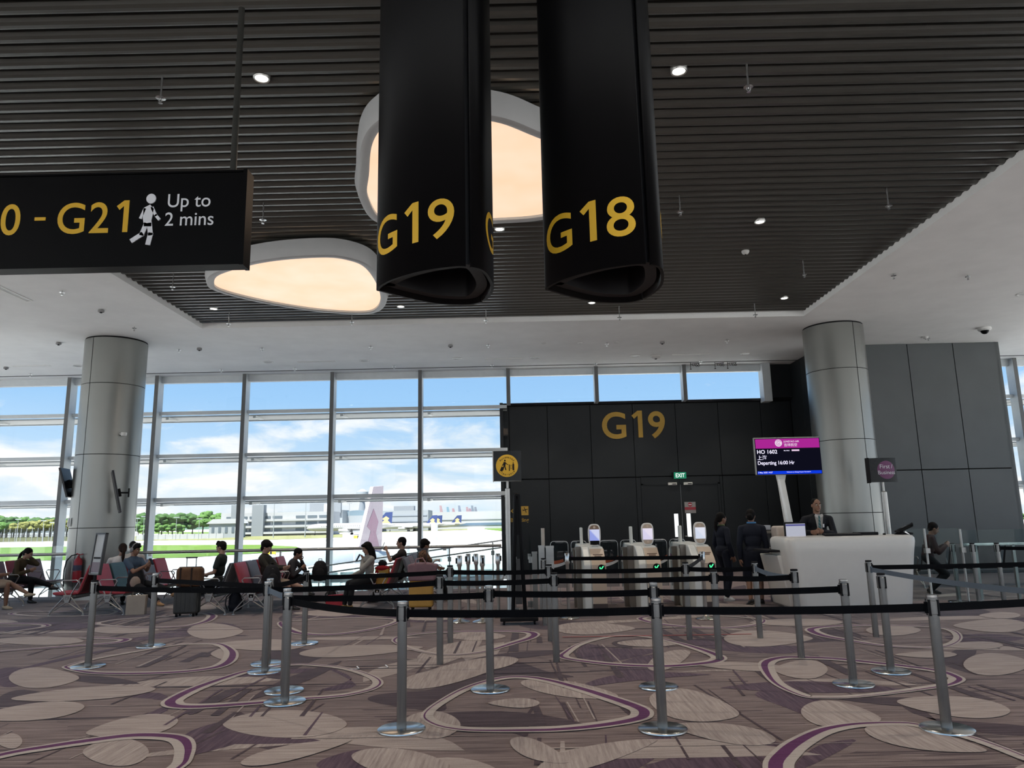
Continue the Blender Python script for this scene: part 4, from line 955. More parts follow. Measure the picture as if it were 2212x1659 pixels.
# ================================================================== GATE WALL LETTERS AND SIGNS
t = put_text('gate_lettering', 'G19', 1.16, YEL2, facing_cam(2.66, YW+.138, 4.10), None, thick=.03, bold=.016, sx=.99)
tag(t, 'large ochre letters G19 mounted on the dark gate wall', 'lettering')
t = thing('exit_sign', 'green EXIT sign with white letters above the gate doors', 'sign', (5.03, YW, 2.80))
m = MB(); m.bb(-.19, .19, .02, .14, 0, .19); m.build('sign_box', [emis('exit_green', (.02, .22, .12), .9)], t)
m = MB(); m.bb(-.225, -.19, .02, .14, 0, .19); m.build('side_cap', [BLACKM], t)
put_text('lettering', 'EXIT', .17, emis('exit_white', (.85, .95, .9), 1.0), lambda u, v, w: (u, .018-w, .035+v), t, align='CENTER', bold=.02, sx=.82, plain1=False)
t = thing('door_notice', 'white and red no-entry notice on the right door leaf', 'sign', (5.31, YW+.15, 1.74))
m = MB(); m.bb(-.17, .17, .0, .008, 0, .34); m.build('plate', [mat('notice_grey', (.30, .29, .29), .5)], t)
m = MB(); m.bb(-.17, .17, -.003, .0, .10, .185); m.build('red_band', [mat('notice_red', (.36, .04, .06), .5)], t)
m = MB(); m.prism([(.065*cos(a), .26+.065*sin(a)) for a in [2*pi*i/24 for i in range(24)]], (-.003, 0), 'y'); m.build('no_entry_disc', [mat('notice_red', (.36, .04, .06), .5)], t)
m = MB(); m.bb(-.045, .045, -.005, -.003, .25, .272); m.build('no_entry_bar', [SIGNW], t)
t = thing('boarding_sign', 'yellow Boarding sign with arrow and aeroplane on the dark wall behind black stand', 'sign', (.06, YW+.135, 1.55))
m = MB(); m.prism([(-.28, .36), (-.12, .50), (-.12, .22)], (-.006, .0), 'y'); m.build('arrow_tip', [YEL2], t)
m = MB(); m.bb(-.12, .27, -.006, 0, .225, .50); m.build('plate', [YEL2], t)
m = MB(); stick(m, [(-.22, .36), (-.10, .43)], .02, -.009, -.006); stick(m, [(-.22, .36), (-.10, .29)], .02, -.009, -.006); stick(m, [(-.2, .36), (-.06, .36)], .02, -.009, -.006)
stick(m, [(.10, .37), (.24, .41)], .022, -.009, -.006); stick(m, [(.17, .40), (.14, .46)], .02, -.009, -.006); stick(m, [(.17, .385), (.20, .31)], .02, -.009, -.006); stick(m, [(.11, .37), (.10, .41)], .014, -.009, -.006); m.build('arrow_and_aeroplane', [BLACKM], t)
put_text('lettering', 'Boarding', .165, YEL2, lambda u, v, w: (u-.29, -.004-w, v+.03), t, plain1=False, bold=.008, sx=.95)

# ================================================================== SELF BOARDING GATES
KW = mat('gate_white', (.66, .68, .66), .35, var=.02); KT = mat('gate_tan', (.50, .40, .31), .4, var=.03); KB = mat('gate_plinth_brown', (.05, .035, .032), .5)
def screen_mat(name, a, b):
    if name in MATS: return MATS[name]
    m = bpy.data.materials.new(name); m.use_nodes = True; t = m.node_tree; p = t.nodes['Principled BSDF']; p.inputs['Base Color'].default_value = (0, 0, 0, 1)
    g = N(t, 'ShaderNodeTexCoord'); s = N(t, 'ShaderNodeSeparateXYZ'); t.links.new(g.outputs['Generated'], s.inputs[0])
    t.links.new(ramp(t, M(t, 'MULTIPLY_ADD', s.outputs[0], .5, M(t, 'MULTIPLY', s.outputs[2], .5)), [(.0, a), (.45, a), (.55, b), (1, b)]), p.inputs['Emission Color']); p.inputs['Emission Strength'].default_value = .85
    MATS[name] = m; return m
def gate_machine(x, label, k):
    t = thing('boarding_gate_machine', label, 'gate machine', (x, 13.0, 0), 0, 'self boarding gate machines')
    pf = [(0, .0), (0, .84), (.05, .90), (.30, 1.09), (.42, 1.13), (1.85, 1.15), (2.1, 1.0), (2.15, .85), (2.15, .0)]
    m = MB(); m.prism(pf, (-.26, -.135), 'x'); m.build('side_body', [KW], t, bevel=.02)
    m = MB(); m.prism([(a, b) for a, b in pf], (-.135, .115), 'x'); m.build('body', [KW], t, bevel=.02)
    m = MB(); m.prism([(-.012, .20), (-.012, .84), (.045, .905), (.30, 1.10), (.31, 1.08), (.06, .89), (.01, .83), (.01, .20)], (-.125, .115), 'x'); m.build('front_panel', [KT], t)
    m = MB(); m.bb(-.128, .118, -.02, .3, .0, .20); m.build('plinth', [KB], t)
    m = MB(); m.box((0.0, .17, 1.005), (.17, .012, .01), 0, Matrix.Rotation(radians(38), 3, 'X')); m.box((0.0, .14, .98), (.12, .03, .008), 0, Matrix.Rotation(radians(38), 3, 'X')); m.build('passport_reader', [mat('reader_brown', (.18, .12, .09), .4)], t)
    # light disc with green tick
    m = MB(); m.prism([(.035+.062*cos(a), .785+.062*sin(a)) for a in [2*pi*i/24 for i in range(24)]], (-.02, -.012), 'y'); d = m.build('indicator_disc', [BLACK], t)
    m = MB(); stick(m, [(.01, .80), (.018, .75)], .018, -.024, -.02); stick(m, [(.018, .75), (.065, .815)], .018, -.024, -.02); m.build('green_tick', [emis('green_tick', (.08, .95, .35), 1.2)], d)
    # oval head
    def rr(w, h, cz, e=2.6, n=36): return [((abs(cos(a))**(2/e))*(1 if cos(a) >= 0 else -1)*w/2*(1-.10*(.5-.5*sin(a)) ), cz+(abs(sin(a))**(2/2.9))*(1 if sin(a) >= 0 else -1)*h/2) for a in [2*pi*i/n for i in range(n)]]
    m = MB(); m.prism([(p-.02, q) for p, q in rr(.235, .39, 1.33, 3.2)], (.40, .46), 'y'); h = m.build('head', [mat('gate_head_white', (.72, .72, .70), .3)], t, bevel=.012)
    m = MB(); m.prism([(p-.02, q) for p, q in rr(.185, .345, 1.33, 3.4)], (.392, .399), 'y'); m.build('head_bezel', [KT if k else mat('bezel_brown', (.22, .14, .09), .35)], h)
    if k == 0:
        m = MB(); m.bb(-.10, .06, .388, .393, 1.165, 1.235); m.build('lower_bezel', [BLACK], h, bevel=.006)
    m = MB(); m.bb(-.107, .067, .386, .393, 1.235, 1.43); m.build('screen', [screen_mat('gate_screen_%d' % k, ((.30, .36, .80), (.70, .66, .86), (.66, .72, .86))[k], ((.62, .66, .90), (.80, .74, .88), (.76, .78, .90))[k])], h)
    for zc, on in ((1.465, True), (1.20, k > 0)):
        if on:
            m = MB(); m.prism([(-.02+.022*cos(a), zc+.022*sin(a)) for a in [2*pi*i/16 for i in range(16)]], (.384, .392), 'y'); m.build('bezel_button', [mat('button_pale', (.62, .50, .40), .4)], h)
    m = MB(); m.bb(-.06, .02, .42, .50, 1.08, 1.17); m.build('head_stalk', [KW], h)
    # rear facing fin and steel column
    m = MB(); m.bb(-.20, -.155, 1.25, 1.42, 1.12, 1.46); m.build('rear_head', [KW], t, bevel=.015)
    for (y0, hh) in ((.55, 1.13), (1.3, 1.08)):
        m = MB(); m.bb(-.35, -.262, y0, y0+.09, 0, hh); m.bb(-.36, -.26, y0-.005, y0+.095, hh-.06, hh); m.build('steel_upright', [mat('upright_bronze_steel', (.22, .19, .16), .35, metal=.9)], t)
    return t
gate_machine(1.37, 'white and tan self boarding gate machine, leftmost of three, blue-tinted screen with black lower edge', 0)
gate_machine(2.31, 'white and tan self boarding gate machine, middle of three, pale pink screen', 1)
gate_machine(3.24, 'white and tan self boarding gate machine, rightmost of three, before the lit door slots', 2)
# swing wings
wing = 0
WG = glass('wing_glass', (.72, .76, .78), .015)
def wing_(x0, x1, y, label):
    t = thing('gate_wing', label, 'gate wing', (x0, y, 0), 0, 'transparent gate wings')
    w = x1-x0; r = .06
    o = [(0, .33), (w, .33)]+[(w-r+r*cos(a), 1.20-r+r*sin(a)) for a in [radians(q) for q in (0, 30, 60, 90)]]+[(r+r*cos(a), 1.20-r+r*sin(a)) for a in [radians(q) for q in (90, 120, 150, 180)]]
    m = MB(); m.prism(o, (-.006, .006), 'y'); m.build('glass_panel', [WG], t)
    m = MB(); m.tube([(p, 0, q) for p, q in o[2:]], .005, 6); m.tube([(0, 0, .33), (0, 0, 1.14)], .006, 6); m.tube([(w, 0, .33), (w, 0, 1.14)], .006, 6); m.tube([(w*.5, .0, .33), (w*.5, 0, .02), (w*.8, 0, .005)], .008, 6); m.build('chrome_edge', [CHROME], t)
    fl_ = 1 if (label.find('left leaf') >= 0) else -1
    c = lambda u: (.70+.10*u*u) if fl_ > 0 else (.70+.10*(1-u)**2)
    vs = []; n = 8
    for i in range(n+1): u = i/n; vs += [(w*u, -.009, c(u)), (w*u, -.009, c(u)+.05*(1-.5*u)+.02)]
    m = MB(); m.add(vs, [(2*i, 2*i+2, 2*i+3, 2*i+1) for i in range(n)]); m.build('white_swoosh', [SIGNW], t, fix=False)
    vs = [(x, y_, z+.065) for x, y_, z in vs]
    m = MB(); m.add(vs, [(2*i, 2*i+2, 2*i+3, 2*i+1) for i in range(n)]); m.build('coloured_swoosh', [mat('swoosh_orange', (.42, .10, .045), .5) if fl_ > 0 else mat('swoosh_purple', (.11, .03, .13), .5)], t, fix=False)
for k, (x, l) in enumerate([(.62, 'left lane'), (1.58, 'middle lane'), (2.53, 'right lane')]):
    wing_(x, x+.34, 14.7, 'transparent swing wing with orange swoosh in the %s, left leaf' % l)
    wing_(x+.40, x+.70, 14.7, 'transparent swing wing with purple swoosh in the %s, right leaf' % l)
# left end of the gate row
t = thing('lane_end_barrier', 'steel and glass lane end with upright glass fins left of the gate machines', 'barrier', (.35, 13.1, 0))
for (x, y, h, w) in ((-.10, 1.0, 1.03, .09), (.0, .1, 1.17, .10), (.13, .1, 1.16, .13), (.10, -.55, .90, .12)):
    m = MB(); m.bb(x, x+w, y, y+.12, 0, h); m.bb(x-.005, x+w+.005, y-.005, y+.125, h-.03, h+.005); m.build('upright', [STEEL], t)
m = MB(); m.prism([(.1, 1.17), (.6, 1.12), (.6, 1.25), (.1, 1.46)], (.045, .055), 'x'); m.build('glass_fin', [GLASSD], t)
m = MB(); m.bb(.05, .11, .12, .2, 1.14, 1.47); m.build('fin_post', [mat('fin_beige', (.5, .46, .41), .4)], t)
t = thing('glass_lane_screen', 'clear glass screens in steel shoes beside the black stand', 'glass screen', (-.05, 13.3, 0))
m = MB(); m.prism([(0, .1), (1.4, .1), (1.4, 1.35), (0, 1.22)], (.25, .262), 'x'); m.build('glass_panel', [GLASSD], t)
m = MB(); m.prism([(0, .1), (1.2, .1), (1.2, 1.30), (.5, 1.30), (0, .95)], (-.02, -.008), 'x'); m.build('glass_panel', [GLASSD], t)
for (x, y) in ((.25, .0), (.25, 1.2), (-.02, .1)):
    m = MB(); m.box((x+.005, y+.05, .93), (.06, .10, .10)); m.box((x+.005, y+.05, .05), (.10, .14, .10)); m.build('shoe', [STEEL], t)

# ================================================================== WHITE SERVICE DESK
DESKW = mat('desk_white', (.80, .79, .75), .3, var=.015, coat=.2)
t = thing('service_desk', 'large white rounded service desk with a man standing behind it', 'desk', (5.6, 12.8, 0))
def deskring(z, xl, xr, y0, y1, r=.16):
    out = []
    for (cx_, cy_, a0) in ((xr-r, y0+r, -90), (xr-r*.3, y1-r*.3, 0), (xl+r, y1-r, 90), (xl+r, y0+r, 180)):
        rr_ = r if cx_ != xr-r*.3 else r*.3
        for q in range(0, 91, 15): a = radians(a0+q); out.append((cx_+rr_*cos(a), cy_+rr_*sin(a), z))
    return out
lv = [(0.03, -.93, .95, .0, .95), (.06, -.955, .97, -.005, .95), (.5, -1.02, 1.02, -.03, .95), (.9, -1.07, 1.07, -.05, .93), (1.14, -1.10, 1.11, -.06, .92), (1.20, -1.095, 1.11, -.055, .91), (1.235, -1.07, 1.09, -.03, .89), (1.245, -1.03, 1.05, .01, .86)]
vs = []; 
for l in lv: vs += deskring(*l)
n = 28; fs = [(i*n+k, i*n+(k+1) % n, (i+1)*n+(k+1) % n, (i+1)*n+k) for i in range(len(lv)-1) for k in range(n)]+[tuple(range(n))[::-1], tuple((len(lv)-1)*n+k for k in range(n))]
m = MB(); m.add(vs, fs, 0, True); m.build('counter_body', [DESKW], t)
m = MB(); m.bb(-.86, .88, .04, .9, 0, .04); m.build('plinth', [BLACKM], t)
m = MB(); m.prism([(-1.14, .93), (-.95, .93), (-.80, .05), (-.96, .05)], (.35, 1.3), 'y'); m.build('side_wing', [DESKW], t, bevel=.02)
m = MB(); m.bb(-.86, -.45, .8, 1.6, 0, 1.02); m.build('rear_cabinet', [mat('cabinet_beige', (.40, .37, .33), .5)], t)
m = MB(); m.bb(-1.05, -.3, 1.62, 2.0, 1.28, 1.33); m.build('rear_shelf', [mat('cabinet_beige', (.40, .37, .33), .5)], t)
m = MB(); m.bb(-.80, -.35, 1.62, 1.9, .0, 1.28); m.build('rear_back', [mat('dark_cabinet', (.05, .05, .05), .5)], t)
m = MB(); m.bb(-1.30, -.2, .35, 1.15, .985, 1.02); m.build('worktop', [BLACKM], t)
t2 = thing('printer_cover', 'rounded pale beige machine cover on the shelf left behind the desk', 'printer', (4.92, 14.0, 1.02))
m = MB(); m.bb(-.19, .12, -.15, .2, .0, .40); m.build('cover', [mat('printer_beige', (.55, .48, .43), .5)], t2, bevel=.05, seg=3)
m = MB(); m.bb(-.10, .02, -.157, -.150, .05, .09); m.build('paper_slot', [BLACKM], t2)
t2 = thing('paper_tray', 'stack of white paper on the shelf left of the beige machine', 'paper', (4.72, 14.6, 1.33)); m = MB(); m.bb(-.12, .12, -.1, .15, 0, .10); m.build('sheets', [SIGNW], t2)
m = MB(); m.bb(-.14, .14, -.12, .17, 0, .015); m.build('tray', [BLACKM], t2)
t2 = thing('plastic_bag', 'crumpled tan carrier bag beside the beige machine on the rear cabinet', 'bag', (4.83, 13.72, 1.02))
m = MB(); random.seed(3)
for q in range(9): m.ell((random.uniform(-.12, .12), random.uniform(-.06, .06), .08+random.uniform(-.03, .05)), (random.uniform(.07, .11), .08, random.uniform(.05, .09)), 10, 7)
m.tube([(-.02, 0, .14), (-.04, 0, .2), (.02, 0, .23), (.07, 0, .18), (.06, 0, .14)], .012, 6)
o = m.build('bag', [mat('bag_tan', (.50, .36, .22), .6)], t2)
m = MB(); m.bb(-.09, -.05, -.145, -.135, .03, .07); m.build('red_mark', [mat('notice_red', (.36, .04, .06), .5)], t2)
# things on the desk
t2 = thing('desk_monitor', 'computer monitor with white screen on the left end of the desk', 'monitor', (4.92, 13.45, 1.02))
m = MB(); R = Matrix.Rotation(radians(12), 3, 'Z'); m.box((0, 0, .26), (.42, .03, .42), 0, R); m.build('frame', [BLACK], t2)
m = MB(); m.box(R @ Vector((0, -.017, 0))+Vector((0, 0, .26)), (.38, .004, .36), 0, R); m.build('screen', [emis('monitor_screen', (.52, .54, .64), .75)], t2)
m = MB(); m.box(R @ Vector((0, -.020, .155))+Vector((0, 0, .26)), (.38, .002, .03), 0, R); m.build('title_bar', [emis('monitor_title', (.12, .12, .35), .7)], t2)
m = MB(); m.cyl((0, .03, 0), (0, .03, .2), .025); m.box((0, .03, .01), (.22, .16, .02)); m.build('stand', [BLACKM], t2)
t2 = thing('keyboard_tray', 'flat black keyboard lying on the desk in front of the man', 'keyboard', (5.55, 13.0, 1.245))
m = MB(); m.box((0, 0, .018), (.62, .16, .025), 0, Matrix.Rotation(radians(6), 3, 'X')); m.build('keyboard', [BLACKM], t2)
m = MB()
for q in range(14): m.box((-.28+q*.043, 0, .036), (.034, .12, .008), 0, Matrix.Rotation(radians(6), 3, 'X'))
tag(m.build('keys', [mat('keys_dark', (.03, .03, .03), .5)], t2), kind='stuff')
t2 = thing('flat_black_case', 'flat black case on the desk between the man and the telephone', 'case', (6.03, 13.15, 1.245)); m = MB(); m.bb(-.19, .17, -.1, .1, 0, .05); m.build('case', [BLACKM], t2, bevel=.008); m = MB(); m.bb(-.185, .165, -.095, .095, .05, .053); m.build('lid', [mat('lid_dark', (.03, .03, .032), .4)], t2)
t2 = thing('small_black_puck', 'small round black object on the desk behind the flat case', 'mouse', (6.32, 13.1, 1.245)); m = MB(); m.ell((0, 0, .012), (.025, .035, .018), 12, 8); m.build('body', [BLACK], t2)
t2 = thing('telephone', 'black angled desk telephone on the right end of the desk', 'telephone', (6.62, 13.05, 1.245))
m = MB(); m.prism([(-.11, .0), (.12, .0), (.12, .03), (-.04, .05)], (-.10, .10), 'y'); m.build('base', [BLACKM], t2)
m = MB(); R = Matrix.Rotation(radians(-24), 3, 'Y'); m.box((.02, 0, .10), (.26, .20, .03), 0, R); m.build('console', [BLACK], t2, bevel=.008)
m = MB(); m.tube([(-.10, -.06, .07), (-.02, -.07, .11), (.10, -.07, .165), (.14, -.07, .18)], [.024, .014, .014, .024], 8); m.build('handset', [BLACKM], t2)
m = MB(); m.box((.05, .03, .132), (.10, .08, .004), 0, R); m.build('display', [mat('phone_display', (.12, .13, .13), .3)], t2)
m = MB(); m.prism([(-.03, .04), (.05, .0), (.06, .0), (-.01, .06)], (-.11, -.1), 'y'); m.build('stand_leg', [CHROME], t2)
# flight information screen on its white mast
t = thing('flight_information_screen', 'flight screen HO 1602 Departing 16:00 Hr on a leaning white mast', 'screen', (4.96, 13.6, 0))
fw, fh = 1.21, .685; zc = 2.68
m = MB(); m.bb(-fw/2, fw/2, .0, .06, zc-fh/2, zc+fh/2); hd = m.build('housing', [mat('screen_frame_silver', (.32, .31, .29), .35, metal=.7)], t, bevel=.012)
m = MB(); m.bb(-fw/2+.018, fw/2-.006, -.006, .0, zc-fh/2+.006, zc+fh/2-.02); m.build('display', [emis('screen_black', (.004, .004, .010), 1)], hd)
m = MB(); m.bb(-fw/2+.028, fw/2-.016, -.009, -.006, zc+.14, zc+fh/2-.03); m.build('magenta_banner', [emis('screen_magenta', (.36, .018, .26), 1)], hd)
m = MB(); m.bb(-fw/2+.028, fw/2-.016, -.009, -.006, zc-fh/2+.012, zc-fh/2+.068); m.build('blue_footer', [emis('screen_blue', (.004, .04, .68), 1)], hd)
SW = emis('screen_white', (.84, .80, 1.0), 1.05); SP = emis('screen_pink_white', (.82, .62, .80), .9)
def st(body, size, x, z, m_=SW, **kw): return put_text('lettering', body, size, m_, lambda u, v, w: (x+u, -.010-w, z+v), hd, plain1=False, **kw)
st('HO 1602', .098, -.565, zc+.045, bold=.014); st('上海', .090, -.565, zc-.062, bold=.008); st('Departing 16:00 Hr', .092, -.565, zc-.155, bold=.014, sx=.92)
st('3 May 2025 14:57', .037, -.57, zc-.310, bold=.008); st('Welcome to Changi Airport Terminal 4', .027, -.05, zc-.306, bold=.006)
st('JUNEYAO AIR', .046, -.06, zc+.245, SP, bold=.016); st('吉祥航空', .062, -.06, zc+.175, SP, bold=.012)
st('MU 8962', .028, -.07, zc+.085, bold=.01)
m = MB(); m.bb(.075, .215, -.0105, -.009, zc+.083, zc+.112); m.build('label_box', [SP], hd)
m = MB(); n = 36; m.prism([(-.155+.066*cos(a), zc+.235+.066*sin(a)) for a in [2*pi*i/n for i in range(n)]], (-.011, -.009), 'y'); lg = m.build('airline_emblem', [SP], hd)
m = MB()
for (r0, a0, a1) in ((.052, 20, 150), (.040, 190, 330), (.028, 40, 200), (.016, 220, 400)):
    m.tube([(-.155+r0*cos(radians(a)), -.0125, zc+.235+r0*sin(radians(a))) for a in range(a0, a1, 15)], .0035, 5)
m.build('emblem_pattern', [emis('screen_magenta', (.36, .018, .26), 1)], lg)
m = MB(); m.add([(-.215, .05, 2.36), (-.04, .05, 2.36), (-.075, .05, 2.22), (.06, .05, 1.0), (.10, .05, .0), (-.06, .05, .0), (-.085, .05, 1.0), (-.19, .05, 2.2)]+[(-.215, .12, 2.36), (-.04, .12, 2.36), (-.075, .12, 2.22), (.06, .12, 1.0), (.10, .12, .0), (-.06, .12, .0), (-.085, .12, 1.0), (-.19, .12, 2.2)],
    [(0, 1, 2, 7), (7, 2, 3, 6), (6, 3, 4, 5), (8, 15, 10, 9), (15, 14, 11, 10), (14, 13, 12, 11)]+[(i, 8+i, 8+(i+1) % 8, (i+1) % 8) for i in range(8)])
m.build('mast', [WHITE], t)
m = MB(); m.prism([(-.21, 2.3), (-.17, 2.3), (.0, 1.0), (-.045, 1.0), (-.20, 2.2)], (.045, .05), 'y'); m.build('mast_edge', [mat('mast_light', (.8, .82, .82), .4)], t)
m = MB(); m.bb(-.2, .25, -.15, .25, 0, .03); m.build('foot_plate', [WHITE], t)
m = MB(); m.prism([(3.86-4.96, -.0), (4.9-4.96, 0), (4.9-4.96, .03), (3.9-4.96, .012)], (.4, 1.1), 'y')

# ================================================================== GLASS SCREENS RIGHT OF THE DESK
t = thing('glass_partition', 'tall clear glass partition with slim posts right of the desk', 'glass partition', (0, 0, 0))
for (x0, x1, y) in ((6.95, 7.42, 13.9), (7.50, 8.06, 13.9), (8.12, 9.6, 13.9)):
    m = MB(); m.bb(x0, x1, y, y+.012, .05, 1.32 if x0 < 8.1 else 1.28); m.build('glass_pane', [GLASSD], t)
for x, h in ((7.44, 1.32), (8.09, 1.30)):
    m = MB(); m.bb(x, x+.015, 13.88, 13.93, 0, h); m.build('slim_post', [mat('white_edge', (.8, .85, .85), .3)], t)
    m = MB(); m.bb(x-.03, x+.05, 13.86, 13.94, .88, .97); m.build('clamp', [STEEL], t)
m = MB(); m.bb(8.3, 11.5, 14.2, 14.24, .98, 1.03); m.build('rail', [CHROME], t)
for x in (8.5, 9.2, 9.9):
    m = MB(); m.bb(x, x+.05, 14.2, 14.25, 0, 1.0); m.build('post', [STEEL], t)
# ================================================================== BENCH SEATING
RED = mat('seat_red', (.34, .022, .035), .45, var=.06); GREY = mat('seat_grey', (.13, .125, .15), .5); TEAL = mat('seat_teal_pattern', (.035, .09, .105), .5)
DARKS = mat('seat_dark', (.03, .03, .035), .5); PINK = mat('seat_pink_grey', (.26, .17, .20), .5); REDP = mat('seat_dark_red_back', (.13, .022, .022), .5, var=.3, scale=9)
UND = mat('seat_underside', (.20, .20, .20), .5); ALU = mat('bench_aluminium', (.36, .355, .35), .28, metal=.9)
PITCH_S = .60
def bench(x, y, rz, n, cols, label, frames=None, group='beam benches in the waiting area'):
    """seats face local +X; the row runs away along local +Y; origin under the first end frame"""
    t = thing('beam_bench', label, 'bench', (x, y, 0), rz, group)
    L = n*PITCH_S
    m = MB(); m.bb(-.045, .045, -.02, L+.02, .30, .36); m.build('beam', [mat('beam_dark', (.10, .10, .10), .4, metal=.5)], t)
    for yy in ([0, L] if n < 4 else [0, L*.5, L]) if frames is None else frames:
        m = MB(); m.prism([(-.085, .385), (.085, .385), (.04, .235), (-.04, .235)], (yy-.02, yy+.02), 'y'); m.prism([(-.03, .335), (.03, .335), (0, .285)], (yy-.024, yy+.024), 'y'); hub = m.build('hub', [ALU], t, bevel=.006, seg=1)
        for s in (1, -1):
            m = MB(); m.tube([(s*.05, yy, .36), (s*.31, yy, .075), (s*.32, yy, .02)], .013, 8); m.tube([(s*.02, yy, .24), (s*.29, yy, .075), (s*.31, yy, .06)], .011, 8); m.lathe((s*.32, yy, 0), [(.028, 0), (.026, .012), (.012, .02)], 12); m.build('leg', [ALU], t)
        m = MB(); m.tube([(.03, yy, .37), (.16, yy, .62), (.13, yy, .655), (-.15, yy, .655), (-.19, yy, .62), (-.05, yy, .37)], .012, 8); m.build('armrest', [ALU], t)
    for i in range(n):
        c = cols[i % len(cols)]; y0 = i*PITCH_S+.035; y1 = (i+1)*PITCH_S-.035
        m = MB(); m.prism([(.30, .435), (.325, .42), (.30, .385), (.10, .375), (-.12, .385), (-.16, .42), (-.10, .425), (.10, .415)], (y0, y1), 'y'); s_ = m.build('seat', [c], t, bevel=.008, seg=1)
        m = MB(); m.prism([(.28, .38), (.10, .365), (-.12, .375), (-.12, .34), (.1, .325), (.26, .35)], (y0+.02, y1-.02), 'y'); m.build('seat_shell', [UND], s_)
        m = MB(); m.prism([(-.13, .40), (-.17, .39), (-.21, .45), (-.33, .80), (-.37, .92), (-.345, .935), (-.31, .86), (-.19, .52)], (y0, y1), 'y'); b_ = m.build('backrest', [c], t, bevel=.008, seg=1)
        m = MB(); m.prism([(-.18, .41), (-.225, .45), (-.345, .80), (-.385, .92), (-.37, .92), (-.33, .80), (-.205, .45)], (y0+.015, y1-.015), 'y'); m.build('back_shell', [REDP if c is RED else UND], b_)
    for yy in [PITCH_S*k for k in range(1, n)]:
        if frames is None and (yy in (0, L*.5)): continue
        m = MB(); m.tube([(.07, yy, .40), (.16, yy, .62), (.13, yy, .655), (-.15, yy, .655), (-.19, yy, .62), (-.22, yy, .52)], .011, 8); m.build('armrest', [ALU], t)
    return t
def flipx(t):
    """mirror a bench in its own geometry so that it faces -X"""
    st = [t]
    while st:
        p = st.pop()
        for o in [q for q in C.objects if q.parent is p]:
            me = o.data
            for v in me.vertices: v.co.x = -v.co.x
            me.flip_normals(); me.update(); st.append(o)
    return t
SKEW = 0.0
flipx(bench(-8.61, 14.55, SKEW, 4, [RED, GREY, TEAL, RED], 'red-ended bench facing left, back to back behind the information-frame post'))
bench(-7.84, 14.55, SKEW, 5, [RED, TEAL, RED, GREY, RED], 'bench facing right with red and teal seats, the man with headphones on it')
flipx(bench(-5.78, 14.22, SKEW, 4, [DARKS, GREY, DARKS], 'dark bench facing left carrying the young man in a dark tee shirt'))
bench(-4.99, 14.24, SKEW, 5, [RED, GREY, RED, PINK], 'bench facing right with a red seat, the man with crossed bare legs on it')
flipx(bench(-2.74, 14.75, SKEW*.5, 5, [RED, GREY, GREY, GREY, PINK], 'bench facing left with a red end seat, the woman with long hair on it'))
bench(-1.92, 14.95, SKEW*.5, 4, [GREY, PINK, GREY], 'grey bench facing right behind the yellow suitcase, elderly woman on it')
bench(-11.5, 16.75, radians(-4), 3, [PINK, RED, PINK], 'far left bench with pinkish seats, the woman in khaki on it')
bench(-11.15, 15.5, radians(0), 2, [GREY, PINK], 'grey bench at the left edge of the photo carrying the bare-legged person')
bench(14.2, 17.0, radians(90), 9, [DARKS], 'long dark bench behind the glass right of the desk')

# ================================================================== BAGS
def rounded_box(m, x0, x1, y0, y1, z0, z1, mi=0): return m.bb(x0, x1, y0, y1, z0, z1, mi)
def suitcase(x, y, rz, w, d, h, mt, label, handle=0.0, ribs=True):
    t = thing('suitcase', label, 'suitcase', (x, y, 0), rz)
    m = MB(); m.bb(-w/2, w/2, -d/2, d/2, .055, h); m.build('shell', [mt], t, bevel=.035, seg=3)
    if ribs:
        for k in range(5):
            xx = -w/2+.05+k*(w-.1)/4; m = MB(); m.bb(xx-.012, xx+.012, -d/2-.006, -d/2+.002, .11, h-.06); m.build('rib', [mt], t, bevel=.003, seg=1)
    m = MB(); m.bb(-w/2-.003, w/2+.003, -.008, .008, .06, h+.003); m.build('zip_seam', [BLACKM], t)
    for a in (-1, 1):
        for b in (-1, 1):
            m = MB(); m.cyl((a*(w/2-.06)-.014, b*(d/2-.05), .03), (a*(w/2-.06)+.014, b*(d/2-.05), .03), .03, n=14); m.box((a*(w/2-.06), b*(d/2-.05), .058), (.04, .04, .02)); m.build('wheel', [BLACKM], t)
    if handle:
        m = MB(); m.tube([(-.085, d/2-.03, h-.02), (-.085, d/2-.03, handle)], .008, 8); m.tube([(.085, d/2-.03, h-.02), (.085, d/2-.03, handle)], .008, 8); m.box((0, d/2-.03, handle+.008), (.21, .03, .026)); m.build('pull_handle', [mat('handle_dark', (.04, .04, .045), .4, metal=.4)], t)
    return t
suitcase(-6.13, 14.12, radians(4), .42, .27, .53, mat('case_charcoal', (.035, .037, .036), .35, var=.1), 'upright charcoal ribbed suitcase with black wheels and raised pull handle', 1.04)
suitcase(-1.85, 14.45, 0, .44, .28, .53, mat('case_mustard', (.52, .30, .06), .45, bump=.4, bscale=14), 'mustard yellow suitcase under the pink handbag', 1.10, ribs=False)
def soft(name, label, cat, loc, rz, prims, mt, sub=()):
    t = thing(name, label, cat, loc, rz)
    m = MB()
    for p in prims: m.ell(*p)
    o = m.build('body', [mt], t); r = o.modifiers.new('r', 'REMESH'); r.mode = 'VOXEL'; r.voxel_size = .012; s = o.modifiers.new('s', 'SMOOTH'); s.iterations = 4
    bake(o); return t
t = thing('duffel_bag', 'brown canvas duffel bag resting on the charcoal suitcase', 'bag', (-6.10, 14.12, .533), radians(4))
m = MB(); m.bb(-.22, .24, -.16, .10, 0, .35); b_ = m.build('body', [mat('bag_brown', (.115, .060, .032), .7, var=.15, bump=.3, bscale=30)], t, bevel=.07, seg=3)
for q in (-.14, .06): m = MB(); m.bb(q, q+.03, -.165, .11, .0, .34); m.build('strap', [mat('bag_strap_dark', (.03, .02, .016), .7)], t)
